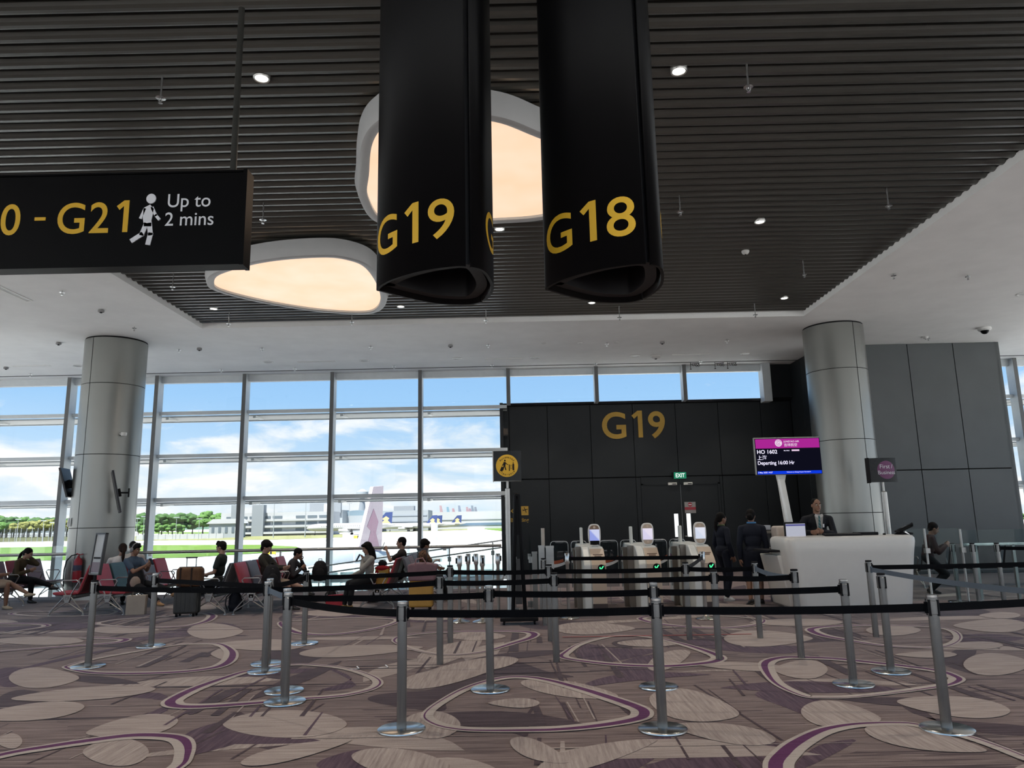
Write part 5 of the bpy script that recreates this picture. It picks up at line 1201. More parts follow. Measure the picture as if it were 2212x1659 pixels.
m = MB(); m.bb(-.19, .21, -.06, .0, .34, .357); m.build('zip', [mat('zip_grey', (.10, .10, .09), .5)], t)
t = thing('handbag', 'mauve pink tote bag standing on the mustard suitcase', 'bag', (-1.83, 14.42, .533))
m = MB(); m.prism([(-.25, 0), (.24, 0), (.30, .30), (.1, .33), (-.1, .33), (-.27, .30)], (-.11, .11), 'y'); m.build('body', [mat('bag_mauve', (.23, .13, .15), .6, var=.12)], t, bevel=.03)
m = MB(); m.tube([(-.14, -.1, .28), (-.1, -.1, .40), (.02, -.1, .42), (.10, -.1, .30)], .012, 6); m.build('strap', [mat('strap_pink', (.34, .18, .19), .6)], t); m = MB(); m.tube([(.18, .05, .30), (.26, .05, .38), (.33, .05, .34)], .012, 6); m.build('strap', [mat('strap_pink', (.34, .18, .19), .6)], t)
m = MB(); m.tube([(.17, .02, .30), (.24, .03, .36), (.33, .02, .38)], .018, 6); m.build('scarf', [mat('scarf_cream', (.45, .40, .36), .8)], t)
t = thing('paper_carrier_bag', 'pale beige paper carrier bag on the carpet under the bench', 'bag', (-7.28, 14.55, 0), radians(8))
m = MB(); m.prism([(-.17, 0), (.17, 0), (.18, .36), (-.165, .355)], (-.07, .07), 'y'); m.build('body', [mat('paper_beige', (.40, .35, .30), .8, var=.06)], t, bevel=.006)
m = MB(); m.tube([(-.06, -.07, .34), (-.05, -.07, .43), (.05, -.07, .43), (.06, -.07, .34)], .006, 6); m.build('string_handle', [mat('string', (.3, .25, .2), .8)], t)
def backpack(x, y, z, rz, s, mt, label, mt2=None, rx=0):
    t = thing('backpack', label, 'bag', (x, y, z), rz)
    t.rotation_euler = (0, rx, rz)
    m = MB(); m.ell((0, 0, .20*s), (.13*s, .17*s, .21*s)); m.ell((0, 0, .10*s), (.14*s, .18*s, .10*s)); m.ell((0, 0, .30*s), (.10*s, .14*s, .13*s)); m.bb(-.08*s, .08*s, -.13*s, .13*s, .01, .2*s)
    o = m.build('body', [mt], t); r = o.modifiers.new('r', 'REMESH'); r.mode = 'VOXEL'; r.voxel_size = .014; q = o.modifiers.new('s', 'SMOOTH'); q.iterations = 5; bake(o)
    m = MB(); m.ell((.105*s, 0, .15*s), (.05*s, .10*s, .13*s)); m.build('front_pocket', [mt2 or mt], t)
    for q in (-1, 1):
        m = MB(); m.tube([(-.06*s, q*.07*s, .40*s), (-.16*s, q*.09*s, .30*s), (-.17*s, q*.10*s, .15*s), (-.12*s, q*.10*s, .04*s)], .014*s, 6); m.build('strap', [mat('strap_black', (.02, .02, .022), .6)], t)
    m = MB(); m.tube([(0, -.04, .41*s), (0, -.03, .46*s), (0, .03, .46*s), (0, .04, .41*s)], .008, 6); m.build('handle', [mat('strap_black', (.02, .02, .022), .6)], t)
    m = MB(); m.tube([(.04*s, -.13*s, .27*s), (.09*s, 0, .36*s), (.04*s, .13*s, .27*s)], .006, 6); m.build('zip', [mat('zip_grey', (.10, .10, .09), .5)], t)
    return t
BLKF = mat('fabric_black', (.014, .014, .017), .8, bump=.3)
backpack(-4.72, 14.52, .43, radians(-60), 1.05, BLKF, 'black backpack on the red seat beside the man with crossed bare legs')
backpack(-7.50, 14.90, .43, radians(-70), .95, BLKF, 'black and cream backpack on the teal seat next to the man with headphones', mat('fabric_cream', (.30, .235, .20), .85))
backpack(-4.25, 16.25, .43, radians(-75), 1.0, BLKF, 'black backpack behind the crossed-leg man, against the windows')
backpack(-5.42, 14.6, .02, radians(0), .9, mat('fabric_navy_black', (.014, .016, .024), .8), 'dark backpack on the floor behind the young man in dark tee shirt')
backpack(-3.75, 15.3, .02, radians(20), .75, BLKF, 'black bag on the carpet near the windows left of the long-haired woman')
t = thing('duty_free_bag', 'flat red bag on the carpet under the black bag near the windows', 'bag', (-3.62, 15.05, 0)); m = MB(); m.prism([(-.19, 0), (.17, 0), (.15, .26), (-.16, .24)], (-.05, .05), 'y'); m.build('body', [mat('bag_red', (.42, .015, .03), .5)], t, bevel=.012)
m = MB(); m.tube([(-.05, 0, .24), (-.04, 0, .31), (.04, 0, .31), (.05, 0, .25)], .006, 6); m.build('handle', [BLACKM], t)
t = thing('shopping_bag', 'yellow bag with red scarf on the red end seat beside the long-haired woman', 'bag', (-2.70, 15.05, .43))
m = MB(); m.prism([(-.12, 0), (.13, 0), (.14, .30), (-.13, .30)], (-.08, .08), 'y'); m.build('body', [mat('bag_yellow', (.42, .26, .04), .6, var=.15)], t, bevel=.015)
m = MB(); m.ell((0, -.02, .31), (.15, .09, .055)); m.ell((-.09, -.04, .2), (.05, .06, .12)); m.build('scarf', [mat('scarf_red', (.26, .012, .018), .8)], t)
m = MB(); m.tube([(-.07, 0, .33), (-.05, 0, .46), (.05, 0, .47), (.09, 0, .34)], .008, 6); m.ell((.0, .02, .40), (.09, .05, .06)); m.build('black_pouch', [BLACKM], t)
# ================================================================== COLUMN EQUIPMENT
t = thing('fire_extinguisher', 'red fire extinguisher with black hose hung on the left column', 'fire extinguisher', (-10.2, 17.53, .42))
m = MB(); m.lathe((0, 0, 0), [(.001, 0), (.085, 0), (.09, .02), (.09, .46), (.07, .52), (.03, .55), (.03, .58), (.001, .58)], 20); m.build('cylinder', [mat('extinguisher_red', (.33, .015, .03), .35)], t)
m = MB(); m.lathe((0, 0, .26), [(.091, 0), (.092, .001), (.092, .12), (.091, .121)], 20); m.build('label_band', [mat('ext_label', (.05, .05, .10), .5)], t)
m = MB(); m.tube([(0, 0, .58), (.02, 0, .62), (-.05, 0, .64)], .014, 8); m.tube([(0, 0, .60), (.10, 0, .63)], .010, 6); m.build('valve_handle', [mat('extinguisher_red', (.33, .015, .03), .35)], t)
m = MB(); m.tube([(-.04, 0, .62), (-.16, 0, .60), (-.27, 0, .48), (-.31, 0, .28), (-.31, 0, .05), (-.29, 0, -.10)], .013, 8); m.build('hose', [BLACKM], t)
m = MB(); m.tube([(-.11, .05, .50), (-.13, 0, .48), (-.13, 0, .05), (-.16, 0, .04)], .008, 6); m.tube([(-.13, -.02, .25), (.0, -.10, .25), (.10, 0, .25)], .007, 6); m.build('bracket', [STEEL], t)
def wall_screen(x, y, z, rz, tilt, label, w=.95, h=.56, cables=True, glow=True):
    t = thing('column_screen', label, 'screen', (x, y, z), rz)
    R = Matrix.Rotation(tilt, 3, 'X')
    m = MB(); m.box((0, 0, 0), (w, .05, h), 0, R); m.build('housing', [mat('screen_back_black', (.016, .018, .024), .4)], t, bevel=.01)
    m = MB(); m.box(R @ Vector((0, -.027, .02)), (w-.04, .004, h-.10), 0, R); m.build('display', [mat('screen_face', (.25, .30, .30), .08) if glow else BLACK], t)
    m = MB(); m.box((0, .06, -.02), (.22, .07, .18), 0, R); m.tube([(0, .08, -.02), (0, .25, -.02)], .02, 8); m.box((0, .26, -.02), (.14, .03, .2)); m.build('bracket', [BLACKM], t)
    if cables:
        m = MB(); m.tube([(-.1, .05, -.12), (-.05, .12, -.25), (0, .18, -.22), (0, .24, -.08)], .008, 6); m.build('cable', [BLACKM], t)
    return t
p = aty(143, 1043, 18.0); wall_screen(p.x-.02, 18.1, p.z, radians(-78), radians(17), 'wall screen seen edge-on on the left side of the left column, with cables', w=.62, h=.74)
p = aty(245, 1062, 17.1); wall_screen(p.x, 17.22, p.z, radians(-60), radians(13), 'black screen seen edge-on, slanting, on the front of the left column', w=.60, h=.98, cables=False, glow=False)
t = thing('column_camera', 'small white sensor box on the right edge of the left column', 'camera', (-9.52, 17.82, 3.82)); m = MB(); m.lathe((0, 0, 0), [(.001, 0), (.06, 0), (.07, .04), (.07, .08), (.001, .08)], 14); m.build('body', [WHITE], t)
m = MB(); m.box((-.06, .03, .05), (.1, .04, .03)); m.build('arm', [STEEL], t)
t = thing('wall_switch', 'small pale square switch plate on the left column above the seam', 'switch', (-10.66, 17.80, 1.78), radians(-38)); m = MB(); m.bb(-.05, .05, -.015, .0, -.10, .10); m.build('plate', [WHITE], t, bevel=.004); m = MB(); m.bb(-.03, .03, -.02, -.015, -.05, .05); m.build('rocker', [WHITE], t)
# ================================================================== PEOPLE
SKIN = mat('skin_light', (.36, .21, .15), .5, var=.04); SKIN2 = mat('skin_tan', (.24, .125, .08), .5, var=.04); SKIN3 = mat('skin_dark', (.12, .06, .04), .5, var=.04)
HAIR = mat('hair_black', (.006, .005, .005), .75, var=.3, scale=40, spec=.15)
EYEM = mat('eye_white', (.6, .6, .58), .3, var=0); IRIS = mat('iris_dark', (.015, .01, .008), .2, var=0); LIP = mat('lip', (.22, .08, .07), .5, var=0)
def ik(a, c, l1, l2, hint):
    a, c, hint = Vector(a), Vector(c), Vector(hint); d = c-a; D = d.length; M_ = (l1+l2)*.995
    if D > M_: c = a+d*(M_/D); d = c-a; D = M_
    u = d/D; x = (l1*l1-l2*l2+D*D)/(2*D); h = sqrt(max(0, l1*l1-x*x)); n = hint-u*hint.dot(u); n = n.normalized() if n.length > 1e-5 else Vector((0, 0, 1))
    return a+u*x+n*h, c
def cap(m, a, b, ra, rb, k=7, flat=1.0):
    a, b = Vector(a), Vector(b); d = (b-a); L = d.length or 1e-6; d /= L; pts = []; rs = []
    for i in range(4): t = (pi/2)*(1-i/3.0); pts.append(a-d*ra*sin(t)); rs.append(max(.0015, ra*cos(t)))
    for i in range(4): t = (pi/2)*(i/3.0); pts.append(b+d*rb*sin(t)); rs.append(max(.0015, rb*cos(t)))
    m.tube(pts, rs, 12, flat=flat)
def chain(m, pts, rs):
    for i in range(len(pts)-1): cap(m, pts[i], pts[i+1], rs[i], rs[i+1])
def basis(yaw, pitch, roll=0):   # columns: forward, left, up
    return Matrix.Rotation(yaw, 3, 'Z') @ Matrix.Rotation(pitch, 3, 'Y') @ Matrix.Rotation(roll, 3, 'X')
def hand(m, w, d, n, s, curl=.5, sc=1.0):
    """w wrist, d direction, n palm normal (towards what it holds), s +1 left hand / -1 right hand: thumb side"""
    d = Vector(d).normalized(); n = Vector(n); n = (n-d*n.dot(d)).normalized(); t = d.cross(n)*s
    w = Vector(w); R = Matrix((d, t, n)).transposed()
    m.ell(w+d*.045*sc, (.052*sc, .041*sc, .018*sc), 12, 8, 0, R); cap(m, w-d*.02, w+d*.03, .024*sc, .026*sc)
    for i, (o, L) in enumerate(((.030, .072), (.010, .082), (-.011, .076), (-.030, .058))):
        p = w+d*.078*sc+t*o*sc; a = curl*.55; q = p+(d*cos(a)+n*sin(a))*L*.5*sc; a2 = curl*1.5; e = q+(d*cos(a2)+n*sin(a2))*L*.45*sc
        cap(m, p-d*.01, q, .0105*sc, .0095*sc); cap(m, q, e, .0095*sc, .008*sc)
    p = w+d*.022*sc+t*.032*sc; q = p+(d*.6+t*.65+n*.35).normalized()*.038*sc; e = q+(d*.85+t*.1+n*.5*max(.3, curl)).normalized()*.034*sc
    cap(m, p, q, .0135*sc, .0115*sc); cap(m, q, e, .0115*sc, .009*sc)
def person(label, loc, rz, P, shirt, legs, shoe, skin=SKIN, hair='short', sleeve='short', legwear='long', shoe_h=.06, s=1.0, group=None, female=False, jacket=None, headyaw=0, headpitch=0, headroll=0, curl=(.5, .5), haircol=None, vx=.0095, build_=1.0):
    t = thing('person', label, 'person', loc, rz, group); K = s; V_ = Vector
    pel, che = V_(P['pelvis']), V_(P['chest']); up = (che-pel).normalized()
    lat = V_(P.get('lat', (0, 1, 0))).normalized(); sw = (.165 if female else .185)*K*build_; hw = .095*K
    fwd = lat.cross(up).normalized()
    neck = che+up*.065*K; hp = P.get('headoff', (.02, 0, .165)); B_ = basis(headyaw, headpitch, headroll)
    head = neck+V_((hp[0], hp[1], hp[2]-.028))*K; F, Lf, U = B_.col[0], B_.col[1], B_.col[2]
    sh = {1: che+lat*sw-up*.018, -1: che-lat*sw-up*.018}; hip = {1: pel+lat*hw, -1: pel-lat*hw}
    hands = {1: P['lh'], -1: P['rh']}; feet = {1: P['lf'], -1: P['rf']}; J = {}
    for q, a in ((1, 'l'), (-1, 'r')):
        el, wr_ = ik(sh[q], hands[q], .285*K, .25*K, P.get(a+'eh', (-.3, q*.5, -1))); kn, an = ik(hip[q], feet[q], .43*K, .42*K, P.get(a+'kh', (1, 0, .5))); J[q] = (sh[q], el, wr_, hip[q], kn, an)
    # ---- body
    m = MB()
    mid = pel.lerp(che, .5); cw = 1.0 if not female else .9
    for (c, r) in ((pel+up*.02, (.105, .145, .11)), (mid, (.092*cw, .125*cw, .15)), (che-up*.07*K, (.10, .150*cw, .15)), (che+up*.005*K, (.075, .150*cw, .065))):
        m.ell(c, tuple(v*K for v in r), 14, 10, 0, Matrix((fwd, lat, up)).transposed())
    cap(m, neck-up*.05*K, head-U*.06*K-F*.015, .058*K*cw, .052*K*cw)
    for q in (1, -1): cap(m, neck-up*.03*K, sh[q]+up*.004, .046*K, .040*K)
    HR = B_.copy()
    m.ell(head+U*.022*K-F*.012*K, (.095*K, .075*K, .095*K), 16, 12, 0, HR); m.ell(head-U*.03*K+F*.022*K, (.068*K, .060*K, .082*K), 14, 10, 0, HR)
    m.ell(head-U*.088*K+F*.058*K, (.026*K, .030*K, .022*K), 10, 8, 0, HR); cap(m, head+F*.082*K+U*.012*K, head+F*.102*K-U*.022*K, .010*K, .014*K)
    cap(m, head+F*.080*K+U*.022*K+Lf*.034*K, head+F*.080*K+U*.022*K-Lf*.034*K, .012*K, .012*K)
    cap(m, head+F*.080*K-U*.056*K+Lf*.018*K, head+F*.080*K-U*.056*K-Lf*.018*K, .010*K, .010*K)
    for q in (1, -1): m.ell(head+Lf*q*.074*K-F*.010*K-U*.008*K, (.020*K, .010*K, .030*K), 8, 8, 0, HR)
    for q in (1, -1):
        a, el, wr_, h_, kn, an = J[q]; ar = .9 if female else 1.0
        chain(m, [a, a.lerp(el, .5), el], [.052*K*ar, .044*K*ar, .036*K*ar]); chain(m, [el, el.lerp(wr_, .35), wr_], [.037*K*ar, .037*K*ar, .024*K*ar])
        hd = (wr_-el).normalized(); hd = (hd+V_(P.get(('l' if q > 0 else 'r')+'hd', (0, 0, 0)))).normalized()
        hand(m, wr_, hd, P.get(('l' if q > 0 else 'r')+'hn', (.2, -q*.8, .3)), q, curl[0 if q > 0 else 1], K*.98)
        chain(m, [h_, h_.lerp(kn, .5), kn], [.086*K, .072*K, .052*K]); chain(m, [kn, kn.lerp(an, .35), an], [.050*K, .054*K, .034*K])
    body = m.build('body', [skin], t, fix=False); vox(body, vx, 2)
    # ---- face
    m = MB()
    for q in (1, -1): m.ell(head+F*.083*K+U*.004*K+Lf*q*.031*K, (.011*K, .014*K, .009*K), 10, 6, 0, HR)
    e_ = m.build('eyes', [EYEM], t, fix=False)
    m = MB()
    for q in (1, -1): m.ell(head+F*.092*K+U*.003*K+Lf*q*.031*K, (.005*K, .006*K, .006*K), 8, 6, 0, HR)
    m.build('iris', [IRIS], e_, fix=False)
    m = MB()
    for q in (1, -1): m.tube([head+F*.086*K+U*.030*K+Lf*q*.014*K, head+F*.090*K+U*.034*K+Lf*q*.030*K, head+F*.078*K+U*.028*K+Lf*q*.050*K], .0045*K, 5)
    m.build('eyebrows', [haircol or HAIR], t, fix=False)
    m = MB(); m.ell(head+F*.089*K-U*.056*K, (.006*K, .022*K, .008*K), 10, 6, 0, HR); m.build('mouth', [LIP], t, fix=False)
    # ---- hair
    m = MB(); W = lambda f, l, u: head+F*f*K+Lf*l*K+U*u*K; S_ = lambda a, b, c: (a*K, b*K, c*K)
    if hair != 'buzz':
        m.ell(W(-.024, 0, .034), S_(.100, .085, .094), 16, 12, 0, HR); m.ell(W(-.055, 0, -.02), S_(.055, .070, .065), 12, 8, 0, HR)
    else:
        m.ell(W(-.020, 0, .032), S_(.094, .079, .090), 16, 12, 0, HR); m.ell(W(-.055, 0, -.02), S_(.050, .066, .050), 12, 8, 0, HR)
    if hair in ('fringe', 'long', 'mop', 'tuft'):
        m.ell(W(.045, 0, .085), S_(.055, .068, .030), 12, 8, 0, HR)
    if hair == 'tuft':
        for k in range(6): m.ell(W(.02+.018*k*.5, .04-.016*k, .115+.006*(k % 2)), S_(.04, .025, .028), 8, 6, 0, HR)
    if hair == 'mop':
        m.ell(W(-.03, 0, .05), S_(.112, .10, .10), 14, 10, 0, HR); m.ell(W(.065, 0, .065), S_(.045, .065, .03), 12, 8, 0, HR); m.ell(W(-.07, 0, -.04), S_(.05, .07, .06), 10, 8, 0, HR)
    if hair == 'long':
        m.ell(W(-.03, 0, .03), S_(.108, .094, .10), 14, 10, 0, HR)
        for q in (1, -1): chain(m, [W(-.01, q*.072, .0), W(-.01, q*.082, -.10), W(.01, q*.095, -.22), W(.03, q*.10, -.30)], [.040*K, .042*K, .040*K, .022*K])
        chain(m, [W(-.07, 0, .0), W(-.09, 0, -.12), W(-.10, 0, -.26)], [.07*K, .075*K, .05*K])
    if hair == 'ponytail':
        m.ell(W(-.10, 0, .0), S_(.03, .03, .03), 8, 6, 0, HR); chain(m, [W(-.11, 0, .0), W(-.135, 0, -.08), W(-.12, .01, -.20), W(-.10, .01, -.28)], [.030*K, .034*K, .032*K, .014*K])
    if hair == 'bun': m.ell(W(-.112, 0, .0), S_(.045, .05, .045), 10, 8, 0, HR)
    h_ = m.build('hair', [haircol or HAIR], t, fix=False); vox(h_, .010, 2)
    if hair == 'buzz' and 'headphones' in label: pass
    # ---- top
    g_ = .014*K
    def top(name, mt, sl, g_, hem=.0, open_=0):
        m = MB()
        for (c, r) in ((pel+up*(.05+hem), (.118, .155, .10)), (mid, (.105*cw, .140*cw, .16)), (che-up*.07*K, (.112, .163*cw, .15)), (che-up*.0*K, (.082, .158*cw, .062))):
            m.ell(c-fwd*open_, tuple(v*K+g_-.012 for v in r), 16, 10, 0, Matrix((fwd, lat, up)).transposed())
        m.ell(neck-up*.045*K, (.062*K+g_*.5, .072*K+g_*.5, .03*K), 12, 8, 0, Matrix((fwd, lat, up)).transposed())
        for q in (1, -1):
            a, el, wr_ = J[q][:3]
            cap(m, neck-up*.045*K+lat*q*.03, a+up*.002, .047*K+g_*.5, .042*K+g_*.5)
            if sl == 'short': chain(m, [a, a.lerp(el, .62)], [.054*K+g_*.4, .054*K+g_*.4])
            elif sl == 'long': chain(m, [a, a.lerp(el, .5), el, el.lerp(wr_, .5), wr_.lerp(el, .05)], [.052*K+g_*.3, .050*K+g_*.3, .046*K+g_*.3, .044*K+g_*.3, .034*K+g_*.3])
        o = m.build(name, [mt], t, fix=False); vox(o, .011, 2); return o
    top('shirt', shirt, 'none' if jacket else sleeve, g_)
    if jacket: top('jacket', jacket, 'long', .022*K, 0, .006*K)
    # ---- legs
    m = MB(); R_ = Matrix((fwd, lat, up)).transposed()
    if legwear in ('long', 'shorts'):
        f = 1.0 if legwear == 'long' else .88
        m.ell(pel+up*.015, (.118*K, .158*K, .105*K), 14, 10, 0, R_)
        for q in (1, -1):
            h_, kn, an = J[q][3:]
            if legwear == 'long': chain(m, [h_, h_.lerp(kn, .5), kn, kn.lerp(an, .45), an.lerp(kn, .07)], [.098*K, .086*K, .068*K, .060*K, .050*K])
            else: chain(m, [h_, h_.lerp(kn, .5), h_.lerp(kn, f)], [.100*K, .090*K, .076*K])
        o = m.build('trousers' if legwear == 'long' else 'shorts', [legs], t, fix=False)
    else:
        kz = pel.lerp((J[1][4]+J[-1][4])/2, 1.05); 
        m.ell(pel+up*.02, (.12*K, .16*K, .11*K), 14, 10, 0, R_); cap(m, pel, pel.lerp(kz, .55), .15*K, .155*K); cap(m, pel.lerp(kz, .55), pel.lerp(kz, .85), .155*K, .14*K)
        for q in (1, -1): chain(m, [J[q][3], J[q][3].lerp(J[q][4], .5), J[q][3].lerp(J[q][4], 1.02)], [.10*K, .105*K, .10*K])
        o = m.build('skirt', [legs], t, fix=False)
    vox(o, .011, 2)
    # ---- shoes
    for q in (1, -1):
        kn, an = J[q][4:]; td = V_(P.get('ltoe' if q > 0 else 'rtoe', (1, q*.12, -.05))).normalized(); m = MB()
        dn = V_((0, 0, -1)); dn = (dn-td*dn.dot(td)).normalized(); sd_ = td.cross(dn)
        R2 = Matrix((td, sd_, -dn)).transposed()
        m.ell(an+dn*.035*K-td*.02*K, (.05*K, .038*K, .04*K), 10, 8, 0, R2); m.ell(an+dn*.055*K+td*.07*K, (.105*K, .044*K, .030*K), 12, 8, 0, R2); m.ell(an+dn*.045*K+td*.03*K, (.07*K, .040*K, .040*K), 10, 8, 0, R2)
        if shoe_h > .08: cap(m, an, an.lerp(kn, .15), .045*K, .047*K)
        o = m.build('shoe', [shoe], t, fix=False); vox(o, .010, 1)
        m = MB(); m.ell(an+dn*.078*K+td*.045*K, (.125*K, .046*K, .010*K), 12, 6, 0, R2); m.build('sole', [shoe if female else mat('sole_grey', (.12, .11, .10), .7)], o, fix=False)
    t['_j'] = 0; del t['_j']
    return t, dict(head=head, B=B_, J=J, W=W, HR=HR, che=che, fwd=fwd, lat=lat, up=up, pel=pel)
def phone(t, p, R, label_=None):
    m = MB(); m.box((0, 0, 0), (.009, .072, .148)); o = m.build('phone', [BLACK], t, bevel=.004); o.location = p; o.rotation_euler = R.to_euler(); return o
def thing_phone(label, world, eul):
    t = thing('phone', label, 'phone', world); t.rotation_euler = eul
    m = MB(); m.box((0, 0, 0), (.009, .072, .148)); m.build('case', [BLACK], t, bevel=.004); m = MB(); m.box((-.0052, 0, 0), (.001, .066, .138)); m.build('screen', [mat('phone_glass', (.10, .11, .13), .1)], t)
def world_pt(t, p):
    return Matrix.Translation(t.location) @ t.rotation_euler.to_matrix().to_4x4() @ Vector(p)

NAVY = mat('uniform_navy', (.012, .015, .026), .75); SUIT = mat('suit_black', (.010, .011, .015), .7); WSH = mat('shirt_white', (.55, .53, .52), .7); OLIV = mat('shirt_khaki', (.075, .055, .032), .8, var=.1)
TEE = mat('tee_charcoal', (.030, .036, .034), .85); BLUS = mat('tee_blue_grey', (.055, .085, .13), .85); PANT = mat('trousers_black', (.012, .013, .015), .85); BEI = mat('shorts_beige', (.34, .26, .20), .8)
CRM = mat('blouse_grey', (.30, .29, .27), .8); PLAID = mat('shirt_brown_pattern', (.14, .075, .045), .8, var=.9, scale=24); BSH = mat('shoe_black', (.012, .012, .014), .4); TSH = mat('shoe_beige', (.50, .40, .28), .6); TANB = mat('boot_tan', (.33, .18, .08), .6); PCHS = mat('shirt_peach', (.60, .42, .33), .8); OLJ = mat('jacket_dark_olive', (.030, .028, .022), .8)
def sit(**k):
    P = dict(pelvis=(0, 0, .53), chest=(-.08, 0, .96), headoff=(.03, 0, .165), lh=(.20, .10, .70), rh=(.22, -.10, .70), lf=(.50, .10, .085), rf=(.50, -.10, .085)); P.update(k); return P
def stand(**k):
    P = dict(pelvis=(0, 0, .92), chest=(.0, 0, 1.37), headoff=(.015, 0, .165), lh=(.02, .27, .84), rh=(.02, -.27, .84), lf=(.0, .10, .085), rf=(.0, -.10, .085)); P.update(k); return P

# man behind the desk, facing the camera (-Y)
t, D = person('man in black suit with striped tie standing behind the white desk, facing us', (5.48, 13.85, 0), radians(-98), stand(pelvis=(0, 0, 1.06), chest=(.02, 0, 1.55), lh=(.30, .02, 1.31), rh=(.30, -.20, 1.30), lf=(0, .1, .09), rf=(0, -.1, .09), leh=(-.3, .8, -.6), reh=(-.3, -.8, -.6), headoff=(.02, 0, .175)), WSH, SUIT, BSH, SKIN2, 'buzz', jacket=SUIT, s=1.08, headyaw=radians(12), curl=(1.3, .6), build_=1.08)
W_ = D
F3 = D['fwd']; cc = D['che']
m = MB(); m.prism([(-.045, -.02), (.045, -.02), (.055, .12), (0, -.02+.0), (-.055, .12)], (0, .01), 'y')
m = MB(); pts = [(-.065, .075), (-.012, -.02), (.0, -.24), (.012, -.02), (.065, .075), (.03, .09), (0, .035), (-.03, .09)]
fx = lambda z: .118+(.03-abs(z+.05)*.12)
def chest_poly(pts, dx): return [cc+F3*(fx(p[1])*1.0+dx)+D['lat']*p[0]+D['up']*p[1] for p in pts]
m = MB(); m.add(chest_poly([(-.075, .06), (-.05, -.12), (-.03, -.30), (.03, -.30), (.05, -.12), (.075, .06), (.04, .075), (-.04, .075)], .012), [tuple(range(8))]); m.build('shirt_front', [mat('shirt_grey_front', (.34, .33, .31), .7)], t, fix=False)
m = MB(); m.add(chest_poly([(-.06, .085), (-.075, .045), (-.03, .01), (.0, .045)], .017), [(0, 1, 2, 3)]); m.add(chest_poly([(.06, .085), (.075, .045), (.03, .01), (.0, .045)], .017), [(0, 3, 2, 1)]); m.build('collar', [WSH], t, fix=False)
tie = MATS.get('tie') or mat('tie_blue_green', (.02, .11, .16), .5, var=0)
tt = tie.node_tree; wv = N(tt, 'ShaderNodeTexWave', i_Scale=9.0); wv.bands_direction = 'DIAGONAL'; tcx = N(tt, 'ShaderNodeTexCoord'); tt.links.new(tcx.outputs['Object'], wv.inputs['Vector'])
tt.links.new(ramp(tt, wv.outputs[1], [(0, (.02, .12, .09)), (.45, (.02, .08, .17)), (.55, (.02, .08, .17)), (.8, (.30, .40, .40)), (1, (.02, .10, .09))]), tt.nodes['Principled BSDF'].inputs['Base Color'])
m = MB(); m.add(chest_poly([(-.018, .045), (.018, .045), (.013, .015), (-.013, .015)], .022), [(0, 1, 2, 3)]); m.add(chest_poly([(-.013, .015), (.013, .015), (.032, -.25), (.0, -.29), (-.032, -.25)], .022), [(0, 1, 2, 3, 4)]); m.build('tie', [tie], t, fix=False)
m = MB(); m.add(chest_poly([(.05, -.10), (.075, -.10), (.075, -.16), (.05, -.16)], .03), [(0, 1, 2, 3)]); m.build('name_badge', [SIGNW], t, fix=False)
# two uniformed staff seen from behind
t, D = person('staff member in dark navy skirt suit with blue collar, back to us, beside the desk', (4.40, 14.25, 0), radians(78), stand(lh=(.02, .25, .80), rh=(.06, -.24, .82), lf=(-.10, .12, .10), rf=(.12, -.10, .085), ltoe=(.8, .5, -.35), chest=(.0, 0, 1.40)), NAVY, NAVY, BSH, SKIN2, 'bun', 'long', 'skirt', s=1.05, jacket=NAVY, headyaw=radians(-15))
m = MB(); nk = D['che']+D['up']*.085; m.tube([nk+Vector((.062*cos(a), .068*sin(a), 0)) for a in [2*pi*i/16 for i in range(16)]], .020, 8, closed=True); m.build('collar', [mat('collar_blue', (.05, .20, .42), .6)], t)
t, D = person('staff woman with curly ponytail, glasses and dark navy trouser suit, left of the other', (4.02, 14.95, 0), radians(20), stand(lh=(.10, .22, .86), rh=(.05, -.24, .86), lf=(.08, .10, .085), rf=(-.05, -.10, .085)), NAVY, NAVY, mat('shoe_white', (.55, .55, .55), .5), SKIN2, 'ponytail', 'long', 'long', s=1.0, jacket=NAVY, female=True, headpitch=radians(6))
m = MB()
for q in (1, -1): c_ = D['W'](.098, q*.032, .004); m.tube([c_+D['B'].col[1]*.02*cos(a)+D['B'].col[2]*.016*sin(a) for a in [2*pi*i/12 for i in range(12)]], .0025, 5, closed=True)
m.tube([D['W'](.098, .052, .008), D['W'](.0, .082, .008)], .002, 5); m.tube([D['W'](.098, -.052, .008), D['W'](.0, -.082, .008)], .002, 5); m.build('glasses', [BLACK], t)
m = MB(); nk = D['che']+D['up']*.075; m.tube([nk+Vector((.06*cos(a), .062*sin(a), 0)) for a in [2*pi*i/16 for i in range(16)]], .014, 8, closed=True); m.build('scarf', [mat('scarf_green', (.10, .14, .04), .6)], t)
# man behind the glass on the right
person('man in dark clothes seen through the glass right of the desk, looking down', (8.35, 15.6, 0), radians(-20), stand(pelvis=(0, 0, .70), chest=(.10, 0, 1.10), headoff=(.06, 0, .15), lh=(.35, .1, .95), rh=(.35, -.1, .95)), mat('shirt_dark_maroon', (.035, .018, .018), .8), PANT, BSH, SKIN2, 'short', 'long', headyaw=radians(10), headpitch=radians(25))
# far left: bare-legged person cut by the frame
person('person in beige shorts and cream shoes, legs crossed, cut off at left edge', (-11.15, 16.0, 0), radians(2), sit(lf=(.80, .0, .32), rf=(.42, -.06, .085), lkh=(.4, 0, 1), ltoe=(1, .1, .15), lh=(.2, .2, .7), rh=(.25, -.15, .7)), mat('shirt_stone', (.25, .22, .18), .8), BEI, TSH, SKIN2, 'short', 'short', 'shorts', headpitch=radians(15))
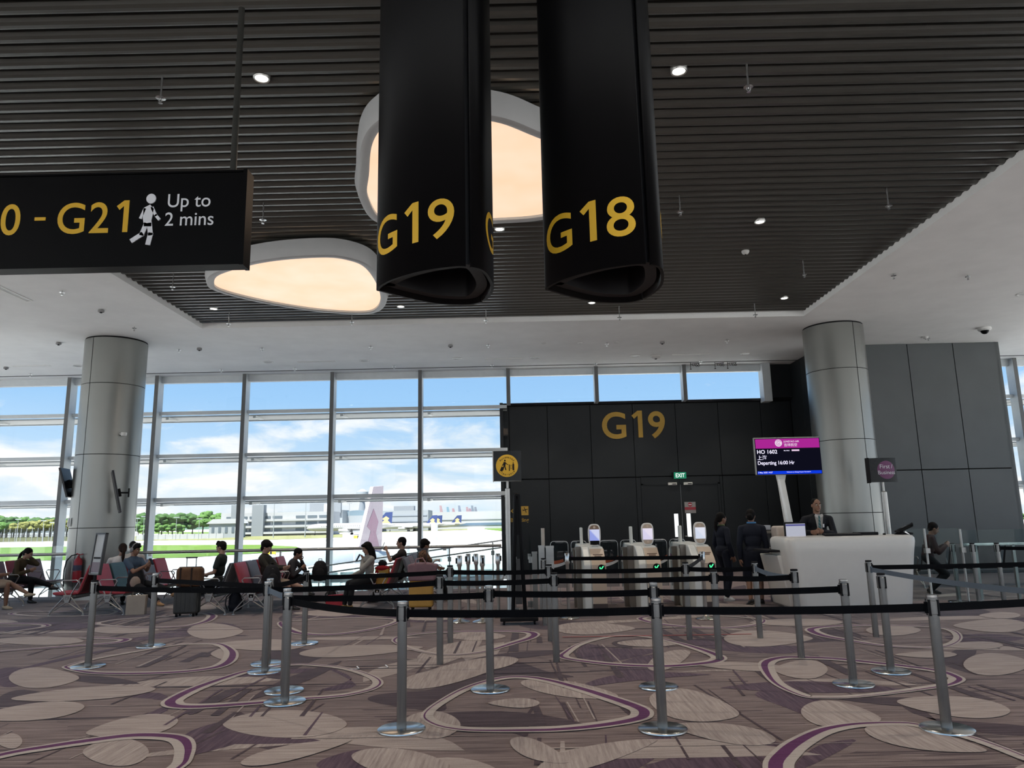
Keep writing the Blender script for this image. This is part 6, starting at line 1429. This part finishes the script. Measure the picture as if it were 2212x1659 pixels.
# woman in khaki leaning on her hand
t, D = person('woman in khaki shirt and black trousers, head resting on hand, legs crossed, far left', (-11.42, 17.2, 0), radians(2), sit(chest=(.13, 0, .93), headoff=(.10, 0, .13), lh=(.245, .05, 1.03), rh=(.36, -.08, .72), leh=(.6, .5, -1), lf=(.86, .02, .36), rf=(.42, -.05, .085), lkh=(.4, 0, 1), ltoe=(1, 0, .0)), OLIV, PANT, BSH, SKIN, 'ponytail', 'long', female=True, headpitch=radians(30))
# couple with backs to us
person('woman in pale tee shirt with brown ponytail leaning on the man beside her', (-8.42, 15.9, 0), radians(112), sit(chest=(-.02, -.04, .98), headoff=(.05, -.03, .16), lh=(.3, .15, .7), rh=(.3, -.1, .7)), WSH, PANT, BSH, SKIN2, 'ponytail', 'short', female=True, headyaw=radians(15), headpitch=radians(15), haircol=mat('hair_brown', (.018, .009, .006), .75, spec=.15))
person('man with cropped hair in pale tee shirt beside the ponytailed woman, back to us', (-8.32, 16.3, 0), radians(120), sit(chest=(-.02, 0, 1.02), headoff=(.05, 0, .16), lh=(.3, .1, .7), rh=(.3, -.15, .7)), mat('tee_offwhite', (.50, .47, .44), .8), PANT, BSH, SKIN2, 'buzz', 'short', headyaw=radians(10), headpitch=radians(22))
# man with headphones
t, D = person('man in blue-grey tee shirt with grey headphones looking at his phone, left benches', (-7.55, 15.0, 0), radians(-16), sit(chest=(-.10, 0, 1.00), headoff=(.05, 0, .165), lh=(.26, .05, .92), rh=(.25, -.04, .89), leh=(.1, .3, -1), reh=(.1, -.3, -1), lf=(1.15, .12, .30), rf=(1.12, -.28, .085), lkh=(.3, 0, 1), rkh=(.3, 0, 1), ltoe=(1, .1, .35)), BLUS, PANT, TANB, SKIN2, 'tuft', 'short', headpitch=radians(18), curl=(1.1, 1.1), s=.97)
m = MB(); m.tube([D['W'](-.02, .088*cos(a), .02+.11*sin(a)) for a in [pi*i/12 for i in range(13)]], .011, 8)
for q in (1, -1): m.ell(D['W'](-.015, q*.092, -.005), (.040, .020, .046), 12, 8, 0, D['HR'])
m.build('headphones', [mat('headphone_grey', (.22, .22, .23), .4)], t)
thing_phone('dark phone held by the man with headphones', world_pt(t, (.345, .0, .96)), (0, radians(-35), radians(-8)))
# young man in dark tee
t, D = person('young man in charcoal tee shirt facing left on the dark bench', (-5.90, 14.9, 0), radians(183), sit(chest=(-.06, 0, 1.02), lh=(.20, .08, .70), rh=(.22, -.12, .69), lf=(.46, .1, .085), rf=(.5, -.12, .085)), TEE, PANT, BSH, SKIN, 'tuft', 'short', headpitch=radians(14), headyaw=radians(-12), s=.95)
# man with crossed bare legs
t, D = person('man in dark jacket and beige shorts with crossed bare legs and black hair', (-4.98, 14.92, 0), radians(-4), sit(pelvis=(.08, 0, .53), chest=(-.02, 0, 1.00), headoff=(.05, 0, .165), lh=(.40, .06, .80), rh=(.38, -.10, .79), lf=(.98, -.04, .36), rf=(.60, -.06, .085), lkh=(.3, 0, 1), ltoe=(1, 0, -.25)), PCHS, BEI, BSH, SKIN, 'mop', 'long', 'shorts', jacket=OLJ, headpitch=radians(18), curl=(.8, .8), s=.97)
# person behind him
person('person in dark top seated behind the crossed-leg man, hand raised to face', (-4.95, 16.3, 0), radians(5), sit(chest=(.12, 0, .84), headoff=(.07, 0, .14), lh=(.27, .03, .86), rh=(.30, -.1, .70), leh=(.5, .4, -1)), mat('top_dark_grey', (.04, .04, .045), .8), PANT, BSH, SKIN2, 'short', 'long', headpitch=radians(25), s=.95)
# woman with long hair and phone
t, D = person('woman with long black hair in grey blouse and black trousers using her phone', (-2.93, 14.98, 0), radians(215), sit(pelvis=(.0, 0, .53), chest=(.03, 0, .95), headoff=(.05, 0, .16), lh=(.14, -.04, .92), rh=(.27, -.20, .62), leh=(.2, .8, -.7), lf=(.44, .08, .085), rf=(.48, -.10, .085)), CRM, PANT, mat('shoe_mustard', (.30, .19, .04), .6), SKIN, 'long', 'long', female=True, headpitch=radians(22), headyaw=radians(8), curl=(1.0, .4), s=.94)
thing_phone('dark phone held in the long-haired woman\'s hands', world_pt(t, (.23, -.06, .96)), (0, radians(-30), radians(215)))
# man holding a phone up
t, D = person('man with short black hair in dark top holding a phone up before his face', (-2.52, 16.0, 0), radians(183), sit(chest=(-.06, 0, 1.0), headoff=(.03, 0, .17), lh=(.26, .02, 1.05), rh=(.24, -.12, .70), leh=(.2, .2, -1), lf=(.5, .1, .085), rf=(.45, -.1, .085)), mat('top_dark_brown', (.032, .026, .024), .8), PANT, BSH, SKIN, 'short', 'short', headpitch=radians(5), curl=(.9, .5), s=.97)
thing_phone('phone held up by the man facing left', world_pt(t, (.335, .0, 1.15)), (0, radians(-22), radians(183)))
# elderly woman
person('elderly woman with permed hair and brown patterned top behind the pink bag', (-1.98, 15.75, 0), radians(28), sit(chest=(.0, 0, .98), headoff=(.05, 0, .15), lh=(.35, .08, .68), rh=(.35, -.1, .68)), PLAID, PANT, TSH, SKIN2, 'mop', 'short', female=True, headpitch=radians(15), s=.90)
bake_all()
# ================================================================== OUTSIDE
G0 = -6.4
GRASS = mat('grass_green', (.085, .15, .022), .9, var=.2, scale=.15); GRASS2 = mat('grass_dry', (.17, .175, .075), .9, var=.15, scale=.12); CONC = mat('apron_concrete', (.50, .50, .48), .9, var=.08, scale=.05); ASPH = mat('taxiway_asphalt', (.26, .255, .25), .9, var=.1, scale=.05); WHT = mat('painted_white', (.36, .37, .37), .5, var=.02)
def gr(px, py): v = atz(px, py, G0); return (v.x, v.y)
m = MB(); m.bb(-1800, 1800, -600, 3600, G0-.3, G0); ap = m.build('apron_ground', [CONC]); tag(ap, kind='structure')
def patch(name, m_, pts, dz): mb_ = MB(); mb_.add([(x, y, G0+dz) for x, y in [gr(*p) for p in pts]], [tuple(range(len(pts)))]); return mb_.build(name, [m_], ap, fix=False)
patch('grass', GRASS, [(-60,1184),(100,1181.5),(300,1178),(560,1177),(640,1181),(655,1190),(400,1205),(110,1211),(-60,1216)], .10)
patch('grass', GRASS2, [(-60,1163),(100,1158.7),(600,1157.5),(740,1154),(740,1161),(600,1166),(100,1169.7),(-60,1172)], .12)
patch('grass', GRASS2, [(820,1146),(1010,1142),(1010,1145),(820,1150)], .12)
patch('grass', GRASS, [(300,1149.5),(620,1149.5),(600,1153.5),(300,1153)], .11)
patch('grass', GRASS, [(1045,1143),(1060,1136),(1090,1131.5),(1150,1130.5),(1150,1147),(1090,1148.5)], .10)
patch('taxiway', ASPH, [(-60,1175),(600,1169),(1090,1152),(1090,1158),(600,1173),(-60,1180)], .06)
patch('taxiway', ASPH, [(-60,1157),(600,1146.5),(1000,1137),(1000,1139.5),(600,1148.5),(-60,1160)], .08)
def W(px, py, Y): v = aty(px, py, Y); return v
def facade(name, label, cat, px0, px1, pyt, Y, depth, m_, base=None, group=None):
    """far building: body box between two picture columns at distance Y, standing on the apron"""
    a, b = W(px0, pyt, Y), W(px1, pyt, Y); zt = (a.z+b.z)/2
    t = thing(name, label, cat, ((a.x+b.x)/2, Y, G0), 0, group); w = b.x-a.x
    mb_ = MB(); mb_.bb(-w/2, w/2, 0, depth, 0, zt-G0); mb_.build('wall', [m_], t)
    return t, w, zt-G0
BW = mat('building_white', (.36, .37, .38), .7, var=.03); BG = mat('building_grey', (.20, .22, .24), .7, var=.05); BLG = mat('building_pale', (.27, .295, .31), .7, var=.04); WD = mat('window_dark', (.09, .115, .135), .5); RF = mat('roof_pale', (.25,.26,.26), .6)
# white three-storey office with bands of windows
t, w, h = facade('office_building', 'white stepped three-storey airport office with dark window bands', 'building', 478, 716, 1107, 620, 30, BW)
for k in range(3):
    z = h*(.80-.27*k)
    for j in range(9):
        x = -w/2+w*(.05+.105*j)
        if j == 5: continue
        m = MB(); m.bb(x, x+w*.085, -.4, .1, z-h*.05, z+h*.05); m.build('window_band', [WD], t)
    m = MB(); m.bb(-w/2-1-k*1.5, w/2, -2-k*1.2, .0, z-h*.17, z-h*.08); m.build('parapet', [BW], t)
for (p0, p1, pt) in ((545, 570, 1091), (500, 518, 1091)):
    a = W(p0, pt, 615); b = W(p1, pt, 615); m = MB(); m.bb(a.x-t.location.x, b.x-t.location.x, -5, 2, 0, a.z-G0); m.build('tower_block', [BG], t)
    for q in (.2, .5, .8):
        m = MB(); x = (a.x+(b.x-a.x)*q)-t.location.x; m.cyl((x, -2, a.z-G0), (x, -2, a.z-G0+2.2), .12, n=5); m.build('aerial', [BG], t)
t, w, h = facade('low_building', 'low white hangar with pale sloping roof left of the office', 'building', 452, 515, 1131, 560, 15, BLG)
m = MB(); m.prism([(-w/2-2, h), (w/2+2, h), (w/2-1, h+3.4), (-w/2+3, h+3.4)], (-1, 16), 'y'); m.build('roof', [BW], t)
for j in range(4): m = MB(); m.bb(-w/2+2+j*5, -w/2+4+j*5, -.2, .1, h*.35, h*.75); m.build('window', [WD], t)
t, w, h = facade('office_building', 'grey office block right of the white stepped office', 'building', 605, 640, 1112, 625, 20, BG)
for j in range(4):
    for k in range(2): m = MB(); m.bb(-w/2+w*(.1+.22*j), -w/2+w*(.24+.22*j), -.2, .1, h*(.45+.25*k), h*(.58+.25*k)); m.build('window', [WD], t)
t, w, h = facade('terminal_building', 'long pale terminal with rows of windows behind the grey office', 'building', 600, 740, 1103, 760, 30, BLG)
for j in range(14): m = MB(); m.bb(-w/2+w*(.04+.068*j), -w/2+w*(.085+.068*j), -.3, .1, h*.72, h*.86); m.build('window', [WD], t)
m = MB(); m.bb(w*.0, w*.48, -2, 2, h*.88, h*1.32); m.build('billboard_block', [BG], t)
m = MB(); m.bb(w*.22, w*.36, -2.4, -2, h*.92, h*1.28); m.build('billboard', [mat('billboard_pale', (.45, .47, .47), .6)], t)
t, w, h = facade('terminal_building', 'low pale terminal with curved blue roof behind the parked aeroplane', 'building', 716, 800, 1114, 780, 40, BLG)
n = 12; m = MB(); m.prism([(-w*.45, h)]+[(-w*.45+w*1.2*i/n, h+5.5*sin(pi*i/n)) for i in range(1, n)]+[(w*.75, h)], (0, 40), 'y'); m.build('curved_roof', [mat('roof_blue', (.14, .20, .24), .5)], t)
t, w, h = facade('terminal_building', 'long white terminal with dark window strips behind the pink tail fin', 'building', 800, 925, 1103, 800, 40, BLG)
for k in range(2): m = MB(); m.bb(-w*.46, w*.48, -.4, .1, h*(.45+.28*k), h*(.52+.28*k)); m.build('window_strip', [mat('window_strip_grey', (.25, .28, .31), .4)], t)
m = MB(); m.bb(-w*.1, w*.25, 2, 12, h, h*1.22); m.build('roof_plant', [BG], t)
t, w, h = facade('terminal_building', 'very long pale hangar with blue stripe at right behind parked aeroplane tails', 'building', 925, 1110, 1105, 900, 60, BW)
m = MB(); m.bb(-w/2, w/2, -.5, .1, h*.20, h*.34); m.build('blue_stripe', [mat('stripe_blue', (.08, .13, .19), .5)], t)
m = MB(); m.bb(-w/2, w/2, -.5, .1, h*.52, h*.56); m.build('wall_joint', [BG], t)
# control tower
a = W(783, 1060, 820); t = thing('control_tower', 'slim airport control tower with white dome rising above the terminal', 'tower', (a.x, 820, G0)); H_ = a.z-G0
m = MB(); m.lathe((0, 0, 0), [(6, 0), (4, H_*.5), (2.6, H_*.75), (2.6, H_*.84)], 16); m.build('shaft', [BG], t)
m = MB(); m.lathe((0, 0, H_*.84), [(3, 0), (6.5, 3), (6.5, 6), (4, 7)], 16); m.build('cabin', [BLG], t)
m = MB(); m.ell((0, 0, H_-1.5), (4, 4, 3.4), 14, 8); m.build('dome', [WHT], t)
# trees: individual crowns
LEAF = [mat('leaf_%d' % i, c, .8, var=.35, scale=.35) for i, c in enumerate([(.045, .10, .03), (.07, .15, .035), (.16, .17, .05), (.035, .07, .035)])]; BARK = mat('bark', (.09, .07, .05), .9)
def tree_proto(kind, seed):
    rnd = random.Random(seed); m = MB()
    for q in range(11):
        a = rnd.uniform(0, 2*pi); r = rnd.uniform(0, .34); z = rnd.uniform(.45, .86)
        m.ell((r*cos(a), r*sin(a), z), (rnd.uniform(.13, .24), rnd.uniform(.13, .24), rnd.uniform(.10, .15)), 9, 6)
    vs = []
    for v in m.v:
        k = .022; vs.append((v[0]+rnd.uniform(-k, k), v[1]+rnd.uniform(-k, k), v[2]+rnd.uniform(-k, k)))
    m.v = vs; m.sm = [False]*len(m.sm)
    t = thing('tree', 'tree', 'tree'); c = m.build('crown', [LEAF[kind]], t, fix=False)
    m = MB(); m.tube([(0, 0, 0), (.01, 0, .3), (0, 0, .55)], [.03, .022, .012], 7)
    for q in range(3): a = q*2.1; m.tube([(0, 0, .34), (.12*cos(a), .12*sin(a), .55)], [.014, .008], 5)
    m.build('trunk', [BARK], t, fix=False); return t
protos = [tree_proto(k, 10+k*3+j) for k in range(4) for j in range(2)]
used = set(); rnd = random.Random(5)
CNT = {}
ORD = 'first second third fourth fifth sixth seventh eighth ninth tenth eleventh twelfth thirteenth fourteenth fifteenth sixteenth seventeenth eighteenth nineteenth twentieth twenty-first'.split()
def tree(px, pyt, Y, kind, label, group):
    if group in ('dark trees at left', 'yellow-green trees at left', 'small trees by the fence', 'trees at far right'): CNT[group] = CNT.get(group, -1)+1; label += ', %s from the left' % ORD[CNT[group]]
    a = W(px, pyt, Y); H_ = a.z-G0; k = kind*2+rnd.randint(0, 1); p = protos[k]
    if k not in used: used.add(k); o = p
    else: o = dup(p, (0, 0, 0))
    o.location = (a.x, Y, G0); o.scale = (H_*rnd.uniform(.95, 1.25), H_*rnd.uniform(.95, 1.2), H_); o.rotation_euler = (0, 0, rnd.uniform(0, 6)); o['label'] = label; o['group'] = group
x = -40
while x < 160:
    tree(x, 1116+rnd.uniform(-4, 3), 950, rnd.choice((0, 3, 1)), 'tall dark tree beyond the airfield fence', 'dark trees at left'); x += rnd.uniform(9, 15)
x = -30
while x < 158:
    tree(x, 1127+rnd.uniform(-3, 3)-(x > 60)*4, 900, 2 if x > 20 else 1, 'low yellow-green tree before the dark trees', 'yellow-green trees at left'); x += rnd.uniform(9, 14)
for px, py, k, l in ((312, 1103, 0, 'rounded tree seen just right of the left column'), (330, 1108, 1, 'second tree right of the left column'), (352, 1108, 0, 'broad dark tree, first in the second window bay'), (375, 1107, 1, 'broad mid-green tree in the second window bay'), (398, 1106, 0, 'spreading rain tree in the middle of the second bay'), (418, 1110, 0, 'dark tree left of the bright tree by the office'), (440, 1103, 1, 'bright green tree next to the white office, left one'), (456, 1101, 1, 'bright green tree next to the white office, right one'), (470, 1106, 1, 'small bright tree touching the white office')):
    tree(px, py, 700, k, l, 'trees left of the office')
for px, py in ((300, 1132), (320, 1131), (345, 1128), (365, 1130), (385, 1132)): tree(px, py, 640, 1, 'small round tree along the white wall', 'small trees by the fence')
for i in range(len(protos)):
    if i not in used: tree(460+i*4, 1132, 700, i//2, 'small tree along the white wall', 'small trees by the fence')
for px in (2190, 2205, 2222, 2240): tree(px, 1108, 500, 0, 'green tree seen through the far right window', 'trees at far right')
for o in [p for p in protos if protos.index(p) not in used]: pass
# far hill line
m = MB(); n = 60; pts = [(-1600+2200*i/n, 3000) for i in range(n+1)]; vs = []
for i, (x_, y_) in enumerate(pts): vs += [(x_, y_, G0), (x_, y_, 22+8*sin(i*.7)+5*sin(i*1.9)), (x_, y_+200, G0)]
m.add(vs, [(i*3, i*3+3, i*3+4, i*3+1) for i in range(n)]+[(i*3+1, i*3+4, i*3+5, i*3+2) for i in range(n)]); o = m.build('distant_treeline', [mat('distant_green', (.10, .17, .13), .9)]); tag(o, kind='structure')
# perimeter fence
a, b = W(-40, 1155, 560), W(160, 1152, 560)
t = thing('perimeter_fence', 'tall grey mesh perimeter fence before the trees at left', 'fence', (0, 560, G0)); hh = 9.5
m = MB(); m.bb(a.x, b.x, 0, .1, .3, hh); m.build('mesh_panel', [glass('fence_mesh', (.62, .64, .64), .02)], t)
x = a.x
while x < b.x: m = MB(); m.bb(x, x+.22, -.2, .2, 0, hh+.6); m.build('post', [BLG], t); x += 4.2
a, b = W(296, 1150, 540), W(470, 1150, 540)
t = thing('perimeter_wall', 'long low white perimeter wall between trees and grass', 'wall', (0, 540, G0)); x = a.x
while x < b.x: m = MB(); m.bb(x, x+4.8, 0, .3, 0, 3.6); m.build('panel', [BW], t); m = MB(); m.bb(x+4.8, x+5.2, -.1, .4, 0, 4.0); m.build('pillar', [BLG], t); x += 5.2
# lamp masts
lp_ = None
for ii, (px, pyt, Y) in enumerate(((40, 1121, 520), (95, 1124, 520), (114, 1128, 520), (297, 1119, 520), (312, 1115, 520), (382, 1117, 520), (431, 1120, 520), (593, 1084, 520), (661, 1083, 520), (755, 1087, 640))):
    a = W(px, pyt, Y); big = px > 500; L = ('tall lamp mast before the airport buildings' if big else 'thin street lamp beyond the grass')+', %s from the left' % ORD[ii-7 if big else ii]
    t = thing('lamp_mast', L, 'lamp post', (a.x, Y, G0), 0, 'tall lamp masts' if big else 'street lamps'); H_ = a.z-G0
    m = MB(); m.cyl((0, 0, 0), (0, 0, H_), .35 if big else .22, .2 if big else .12, n=8); m.build('mast', [BLG], t)
    m = MB(); (m.bb(-2, 2, -.4, .4, H_-.5, H_) if px != 593 else m.bb(-.5, .5, -.4, .4, H_-.5, H_)); m.build('lamp_head', [BLG], t)
# aircraft
AW = mat('aircraft_white', (.42, .42, .42), .35, var=.02); NAVYT = mat('tail_navy', (.02, .04, .14), .4); GOLD = mat('tail_gold', (.60, .42, .18), .4); ENG = mat('engine_grey', (.40, .41, .42), .4); TYR = mat('tyre', (.02, .02, .02), .8)
def plane(name, label, loc, rz, L, r, tail_mats, group=None, gold=True, scale=1.0):
    """nose at +X end, tail at -X; origin on the ground below the tail root"""
    t = thing(name, label, 'aeroplane', loc, rz, group); zc_ = r*2.05
    prof_ = [(-.10, .05, .55), (-.02, .35, .35), (.10, .72, .15), (.25, .97, .02), (.45, 1, 0), (.85, 1, 0), (.93, .85, -.05), (.98, .5, -.15), (1.0, .08, -.22)]
    m = MB(); m.tube([(u*L, 0, zc_+dz*r) for u, k, dz in prof_], [k*r for u, k, dz in prof_], 18); m.build('fuselage', [AW], t)
    rt = zc_+r*.75
    fin = [(-.02*L, rt-r*.4), (.17*L, rt-.15*r), (.055*L, rt+r*2.9), (-.03*L, rt+r*3.0)]
    m = MB(); m.prism(fin, (-.14*r/2, .14*r/2), 'y'); f = m.build('tail_fin', [tail_mats[0]], t)
    m = MB(); q = [(-.012*L, rt-r*.1), (.11*L, rt-.05*r), (.07*L, rt+r*.9), (.10*L, rt+r*1.1), (.05*L, rt+r*1.9), (.01*L, rt+r*1.3), (.03*L, rt+r*.8)]
    m.prism(q, (-.16*r/2, .16*r/2), 'y'); m.build('tail_marking', [tail_mats[1]], f)
    for s in (1, -1):
        m = MB(); m.prism([(.02*L, s*r*.2), (.11*L, s*r*.3), (.03*L, s*r*3.1), (-.02*L, s*r*3.1)], (zc_+r*.4, zc_+r*.5), 'z'); m.build('tailplane', [AW], t)
        m = MB(); m.prism([(.38*L, s*r*.5), (.58*L, s*r*.5), (.34*L, s*L*.44), (.30*L, s*L*.44)], (zc_-r*.5, zc_-r*.3), 'z'); m.build('wing', [AW], t)
        m = MB(); m.tube([(.47*L, s*L*.15, zc_-r*.95), (.50*L, s*L*.15, zc_-r*.95), (.60*L, s*L*.15, zc_-r*.95)], [r*.32, r*.5, r*.48], 14); m.build('engine', [ENG], t)
        m = MB(); m.cyl((.46*L, s*r*1.1-.3*r, r*.28), (.46*L, s*r*1.1+.3*r, r*.28), r*.28, n=12); m.cyl((.46*L, s*r*1.1, r*.3), (.46*L, s*r*1.1, zc_-r*.5), r*.08, n=6); m.build('main_gear', [TYR], t)
    m = MB(); m.cyl((.90*L, -.15*r, r*.2), (.90*L, .15*r, r*.2), r*.2, n=10); m.cyl((.90*L, 0, r*.2), (.90*L, 0, zc_-r*.8), r*.06, n=6); m.build('nose_gear', [TYR], t)
    m = MB(); m.prism([(.955*L, zc_+r*.35), (.985*L, zc_+.05*r), (.96*L, zc_+.05*r)], (-r*.5, r*.5), 'y'); m.build('cockpit_glass', [WD], t)
    m = MB()
    for s in (1, -1):
        for i in range(28): x_ = L*(.14+.70*i/28); m.box((x_, s*r*.97, zc_+r*.28), (L*.008, r*.1, r*.14))
    tag(m.build('cabin_windows', [WD], t), kind='stuff'); return t
AP = W(812, 1160, 70)
MAG = mat('tail_magenta', (.26, .11, .17), .4); PCH = mat('tail_peach', (.60, .34, .24), .4)
plane('aeroplane', 'white aeroplane with pink tail fin parked right outside, its fin rising past the window bars', (AP.x, 71, G0), radians(-98), 35, 2.0, (mat('tail_pinkish', (.40, .32, .34), .4), MAG))
b_ = [(680, 868, 620, 'large white airliner with navy and gold tail fin parked before the terminal', (NAVYT, GOLD), 0)]
q0 = W(838, 1140, 600); plane('aeroplane', 'large white airliner with navy and gold tail parked across the apron, nose to the left', (q0.x, 610, G0), radians(186), 66, 3.0, (NAVYT, GOLD))
for px, Y, l, tm in ((955, 760, 'first of the small navy and gold tails at right', (NAVYT, GOLD)), (966, 790, 'second of the small navy and gold tails at right', (NAVYT, GOLD)), (1008, 820, 'rightmost small navy and gold tail', (NAVYT, GOLD))):
    q = W(px-14, 1135, Y); plane('aeroplane', 'distant parked white airliner, '+l, (q.x, Y, G0), radians(176 if px < 1000 else 184), 60, 2.7, tm, 'distant parked airliners')
TF = [(1003-50, (.50, .25, .28)), (968, (.10, .35, .50)), (980, (.5, .2, .25)), (993, (.12, .2, .35)), (1010, (.5, .25, .3)), (1016, (.4, .2, .3)), (1021, (.12, .2, .3)), (1028, (.15, .2, .3))]
for i, (px, c) in enumerate(TF):
    a = W(px, 1092+(i % 3)*3, 1000); b = W(px, 1108, 1000); t = thing('aeroplane_tail', 'tiny %s tail fin rising above the long hangar, number of fins in a row' % ('pink', 'blue', 'rosy', 'slate', 'red', 'mauve', 'navy', 'grey')[i], 'aeroplane', (a.x, 1000, b.z-8))
    t['label'] = 'tiny %s aeroplane tail fin rising above the long pale hangar' % ('pale pink', 'bright blue', 'rose', 'slate', 'red', 'mauve', 'navy', 'grey')[i]
    H_ = a.z-b.z+8; m = MB(); m.prism([(-1, 0), (4, 0), (.5, H_), (-2.2, H_)], (-.4, .4), 'y'); m.build('fin', [mat('fin_%d' % i, tuple(.10+.35*q for q in c), .5)], t)
    m = MB(); m.tube([(-4, 0, -1), (12, 0, -1)], [1.2, 2.2], 10); m.build('rear_fuselage', [AW], t); m = MB(); m.cyl((10, 0, -1), (10, 0, G0-b.z+8), .4, n=8); m.build('landing_gear', [TYR], t)
# service vehicles
def vehicle(px, py, Y, label, stairs=False, k=1.0):
    a = atz(px, py, G0); t = thing('service_vehicle', label, 'vehicle', (a.x, a.y, G0), 0, 'apron service vehicles')
    m = MB(); m.bb(-4*k, 4*k, -1.2*k, 1.2*k, .7*k, 1.6*k); m.bb(-4*k, -1.8*k, -1.2*k, 1.2*k, 1.6*k, 2.8*k); m.build('chassis', [WHT], t)
    for x_ in (-2.6, 2.6):
        m = MB(); m.cyl((x_*k, -1.3*k, .5*k), (x_*k, 1.3*k, .5*k), .5*k, n=12); m.build('wheel', [TYR], t)
    m = MB(); m.bb(-3.9*k, -2*k, -1.25*k, -1.2*k, 1.9*k, 2.5*k); m.build('window', [WD], t)
    if stairs: m = MB(); m.prism([(-2*k, 1.6*k), (3.5*k, 5.6*k), (3.5*k, 6.6*k), (2.0*k, 6.6*k), (-3*k, 2.6*k)], (-1*k, 1*k), 'y'); m.build('stairs', [WHT], t)
    return t
for px, py, s, l, k in ((612, 1145, 1, 'white mobile stair truck left of the parked airliner nose', 1.6), (630, 1144, 1, 'second smaller stair truck right of the first', 1.3), (655, 1143, 0, 'white service van by the airliner nose', 1.5), (577, 1147, 0, 'small car on the apron before the office', 1.2), (930, 1140, 0, 'service vehicle behind the pink tail fin', 1.3), (985, 1138, 0, 'dark service vehicle by the small tails', 1.3)):
    vehicle(px, py, 0, l, s, k)
a = atz(640, 1206, G0); t = thing('box_truck', 'white box truck with yellow edge on the apron below the second window post', 'vehicle', (aty(630, 1190, 60).x, 60, G0), radians(2))
m = MB(); m.bb(-3.6, 3.0, -1.2, 1.2, .9, 4.3); m.build('cargo_box', [WHT], t, bevel=.05); m = MB(); m.bb(3.1, 5.2, -1.2, 1.2, .8, 3.0); m.build('cab', [WHT], t, bevel=.2)
m = MB(); m.bb(4.6, 5.25, -1.22, 1.22, 1.9, 2.7); m.build('windscreen', [WD], t)
for x_ in (-2, 4): m = MB(); m.cyl((x_, -1.25, .5), (x_, 1.25, .5), .5, n=14); m.build('wheel', [TYR], t)
for px, py, c, l in ((585, 1200, 'sign_yellow', 'yellow taxiway sign on the grass'), (774, 1164, 'sign_yellow', 'yellow taxiway sign before the parked airliner')):
    a = atz(px, py, G0); t = thing('taxiway_sign', l, 'sign', (a.x, a.y, G0), 0); k = a.y/1600; m = MB(); m.bb(-10*k, 10*k, 0, .3, .3, .3+6*k); m.build('panel', [YEL], t); m = MB(); m.bb(-2*k, 2*k, -.05, 0, .3, .3+6*k); m.build('black_square', [BLACKM], t); m = MB(); m.bb(-9*k, -8.7*k, 0, .3, 0, .4); m.bb(8.7*k, 9*k, 0, .3, 0, .4); m.build('legs', [BLACKM], t)
# boarding bridge and white steel gangway frames just outside
t = thing('boarding_bridge', 'white steel boarding bridge and gantry frames outside the windows at right', 'boarding bridge', (-3.0, 44, G0)); WS = mat('bridge_white', (.60, .63, .63), .5)
m = MB(); m.bb(-9, 6.5, -1.6, 1.6, 2.6, 3.2); m.bb(-9, 6.5, -1.6, 1.6, 5.4, 5.7); m.build('deck_and_roof', [WS], t)
for i in range(17):
    x_ = -9+i*.96; m = MB(); m.bb(x_, x_+.14, -1.66, -1.52, 3.2, 5.4); m.build('frame_upright', [WS], t)
for z_ in (3.9, 4.7): m = MB(); m.bb(-9, 6.5, -1.63, -1.55, z_, z_+.12); m.build('frame_rail', [WS], t)
m = MB(); m.bb(-9, 6.5, -1.45, -1.42, 3.2, 5.4); m.build('glazing', [mat('bridge_glazing', (.42, .50, .52), .2)], t)
for x_ in (-7, 3.5): m = MB(); m.bb(x_, x_+.6, -.4, .4, 0, 2.6); m.bb(x_-1.2, x_+1.8, -1, 1, 0, .8); m.build('support_leg', [WS], t)
for px, hh in ((880, 5.2), (903, 5.8), (940, 6.4)):
    x_ = aty(px, 1160, 55).x+3; m = MB(); m.bb(x_-.5, x_+.5, 10, 11, 0, hh); m.bb(x_-1, x_+1, 9.8, 11.2, hh-.9, hh-.2); m.cyl((x_, 10.5, hh), (x_, 10.5, hh+1.6), .25, n=8); m.build('bridge_beacon_post', [WS], t)
t = thing('apron_stairway', 'white steel stair frame with rails close outside below the windows', 'stair', (-6.2, 30, G0))
for i in range(14):
    m = MB(); m.bb(-4+i*.85, -3.9+i*.85, -.05, .05, 0, 4.6); m.build('post', [WS], t)
for z_ in (1.6, 2.6, 3.6, 4.6): m = MB(); m.bb(-4, 7.5, -.06, .06, z_, z_+.1); m.build('rail', [WS], t)
m = MB(); m.bb(-4, 7.5, .1, 2.2, 2.5, 2.7); m.build('platform', [WS], t)
m = MB(); m.bb(-2.5, 1.5, 1.2, 3.2, 0, 3.9); m.build('cabinet', [mat('cabinet_pale_blue', (.45, .55, .58), .5)], t)
